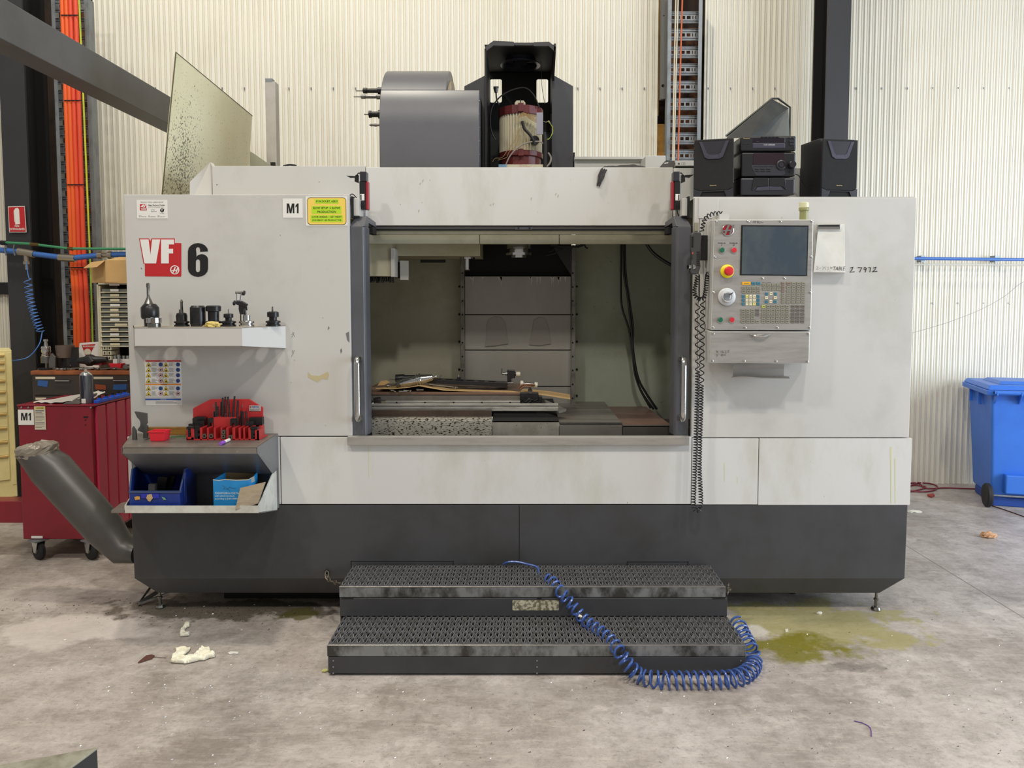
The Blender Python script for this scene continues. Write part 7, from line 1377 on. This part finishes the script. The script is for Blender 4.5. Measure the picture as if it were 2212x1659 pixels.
g = G(1975, 1107); crumple('paper_scrap', 'small flat white paper scrap beside the machine\u2019s right end', (g.x, g.y, .001), .06, .02, .012, mat('scrap_white', (216, 212, 196), .8), 'paper', 9)
chip([(2003, 1070), (2016, 1068), (2019, 1072), (2012, 1075), (2005, 1073)], mat('red_chip', (150, 54, 46), .6), 'red_scrap', 'small red scrap in front of the tangled hose', t_=.012)
GLV = mat('glove_latex', (240, 236, 216), .6, dirt=(200, 190, 140), amt=.6, scale=14, bump=.4, bscale=30)
def glove(outline, name, label, seed, hgt=.02):
    import bmesh
    from mathutils import noise as mnoise
    loops = [[(G(x, y).x, G(x, y).y) for x, y in outline]]; me = curve_mesh(loops, 0); bm = bmesh.new(); bm.from_mesh(me); bpy.data.meshes.remove(me)
    for _ in range(4):
        le = [e for e in bm.edges if e.calc_length() > .007]
        if le: bmesh.ops.subdivide_edges(bm, edges=le, cuts=1)
        bmesh.ops.triangulate(bm, faces=bm.faces)
    for v in bm.verts:
        b_ = v.is_boundary; n = .7 * abs(mnoise.noise(Vector((v.co.x * 18, v.co.y * 18, seed)))) + .45 * abs(mnoise.noise(Vector((v.co.x * 55, v.co.y * 75, seed + 4)))); v.co.z = .0015 + (hgt * .12 if b_ else hgt * (.3 + .7 * n))
    me = bpy.data.meshes.new(name); bm.to_mesh(me); bm.free(); o = link(name, me, GLV, None, smooth=True, cat='glove', label=label); s_ = o.modifiers.new('s', 'SOLIDIFY'); s_.thickness = .002
glove([(368, 1433), (372, 1420), (380, 1412), (378, 1406), (385, 1402), (396, 1401), (404, 1404), (413, 1401), (409, 1409), (402, 1414), (398, 1420), (405, 1421), (416, 1420), (426, 1410), (432, 1405), (436, 1401), (446, 1404), (452, 1403), (456, 1413), (466, 1416), (464, 1422), (452, 1424), (440, 1429), (430, 1429), (415, 1433), (400, 1436), (382, 1435)], 'latex_glove', 'large crumpled cream glove on the floor at the left', 3, .034)
glove([(388, 1370), (391, 1362), (396, 1355), (397, 1350), (405, 1346), (411, 1350), (410, 1355), (402, 1359), (399, 1364), (402, 1368), (410, 1372), (409, 1375), (396, 1377), (389, 1377)], 'latex_glove', 'small white glove finger piece above the large glove', 7, .03)
chip([(298, 1433), (306, 1426), (316, 1418), (328, 1416), (334, 1418), (328, 1424), (318, 1427), (306, 1431)], mat('dry_leaf', (92, 58, 46), .7), 'dry_leaf', 'brown dry leaf on the floor at the left', 'leaf', t_=.006)
MB().tube([G(333, 1419, .004), G(345, 1420, .004), G(358, 1421, .004)], .0012, 5).build('leaf_stalk', MATS['dry_leaf'], None, cat='leaf', label='thin stalk lying at the tip of the brown leaf')
chip([(492, 1411), (498, 1408), (515, 1409), (514, 1413), (504, 1412), (496, 1414)], WHITE, 'paper_strip', 'small white paper strip right of the gloves', 'paper')
MB().tube(floorpath([(1845, 1557), (1866, 1563), (1880, 1573), (1882, 1590)], .003), .002, 6).build('purple_wire', mat('purple_wire', (92, 50, 140), .5), None, smooth=True, cat='wire', label='short purple wire offcut near the bottom right')
chip([(1696, 1360), (1702, 1359), (1703, 1365), (1697, 1366)], mat('yellow_grey', (206, 204, 180), .6), 'pale_chip', 'tiny pale square chip in the green puddle')
for i, (x, y, lb) in enumerate(((1770, 1326, 'white swarf crumb under the machine\u2019s right end'), (703, 1451, 'yellow-green chip at the steps\u2019 lower left corner'), (1250, 1333, 'white paper crumb against the upper riser of the steps'))):
    g = G(x, y, 0 if i < 2 else zL + .002); crumple('crumb', lb, (g.x, min(g.y, 3.70) if i == 2 else g.y, .001 if i < 2 else zL + .003), .016, .010, .008, mat('crumb%d' % i, ((214, 212, 200), (190, 190, 120), (222, 210, 186))[i], .8), 'scrap', 11 + i, sub=2)
# chips and swarf scattered over floor: too many to count
rnd = random.Random(11); m = MB()
for k in range(900):
    px = rnd.uniform(-20, 2230); py = rnd.uniform(1300, 1655) if rnd.random() < .6 else rnd.gauss(1490, 40)
    if rnd.random() < .4: px = rnd.gauss(480, 170)
    if not (-50 < px < 2260 and 1290 < py < 1670) or (690 < px < 1625 and py < 1466): continue
    g = G(px, py); L = rnd.uniform(.001, .0045); a = rnd.uniform(0, PI); dx, dy = math.cos(a) * L, math.sin(a) * L; w_ = .0012
    m.add([(g.x - dx, g.y - dy, .001), (g.x + dx, g.y + dy, .001), (g.x + dx - dy * .3, g.y + dy + dx * .3, .003), (g.x - dx - dy * .3, g.y - dy + dx * .3, .003)], [(0, 1, 2, 3)])
m.build('metal_swarf', mat('swarf', (206, 204, 198), .35, .6), None, kind='stuff', label='fine bright metal swarf scattered over the floor', cat='swarf')
m = MB()
for k in range(500):
    px = rnd.gauss(470, 120) if rnd.random() < .5 else rnd.uniform(0, 2212); py = rnd.gauss(1318, 14) if px < 720 else rnd.uniform(1300, 1655)
    if not (-50 < px < 2260 and 1290 < py < 1670) or (690 < px < 1625 and py < 1466): continue
    g = G(px, py); L = rnd.uniform(.0015, .006); a = rnd.uniform(0, PI); dx, dy = math.cos(a) * L, math.sin(a) * L
    m.add([(g.x - dx, g.y - dy, .001), (g.x + dx, g.y + dy, .001), (g.x + dx - dy * .3, g.y + dy + dx * .3, .004), (g.x - dx - dy * .3, g.y - dy + dx * .3, .002)], [(0, 1, 2, 3)])
m.build('dark_debris', mat('debris', (52, 46, 40), .7), None, kind='stuff', label='dark gritty debris scattered on the floor', cat='debris')
# thing at the bottom left corner
zc3 = .30; A, B1, B2 = G(213, 1613, zc3), G(-90, 1668, zc3), G(120, 1682, zc3); C3 = B1 + B2 - A
t = thing('timber_block', 'dirty grey-topped dark box corner at the bottom left edge', 'box')
MB().prismz([(A.x, A.y), (B1.x, B1.y), (C3.x, C3.y), (B2.x, B2.y)], zc3 - .008, zc3).build('box_top', mat('box_top', (150, 148, 132), .6, dirt=(96, 90, 72), amt=.9, scale=12), t, bevel=.003)
MB().prismz([(A.x - .004, A.y - .002), (B1.x, B1.y), (C3.x, C3.y), (B2.x, B2.y)], .0, zc3 - .008).build('box_side', mat('box_side', (48, 48, 50), .5), t)
settle()
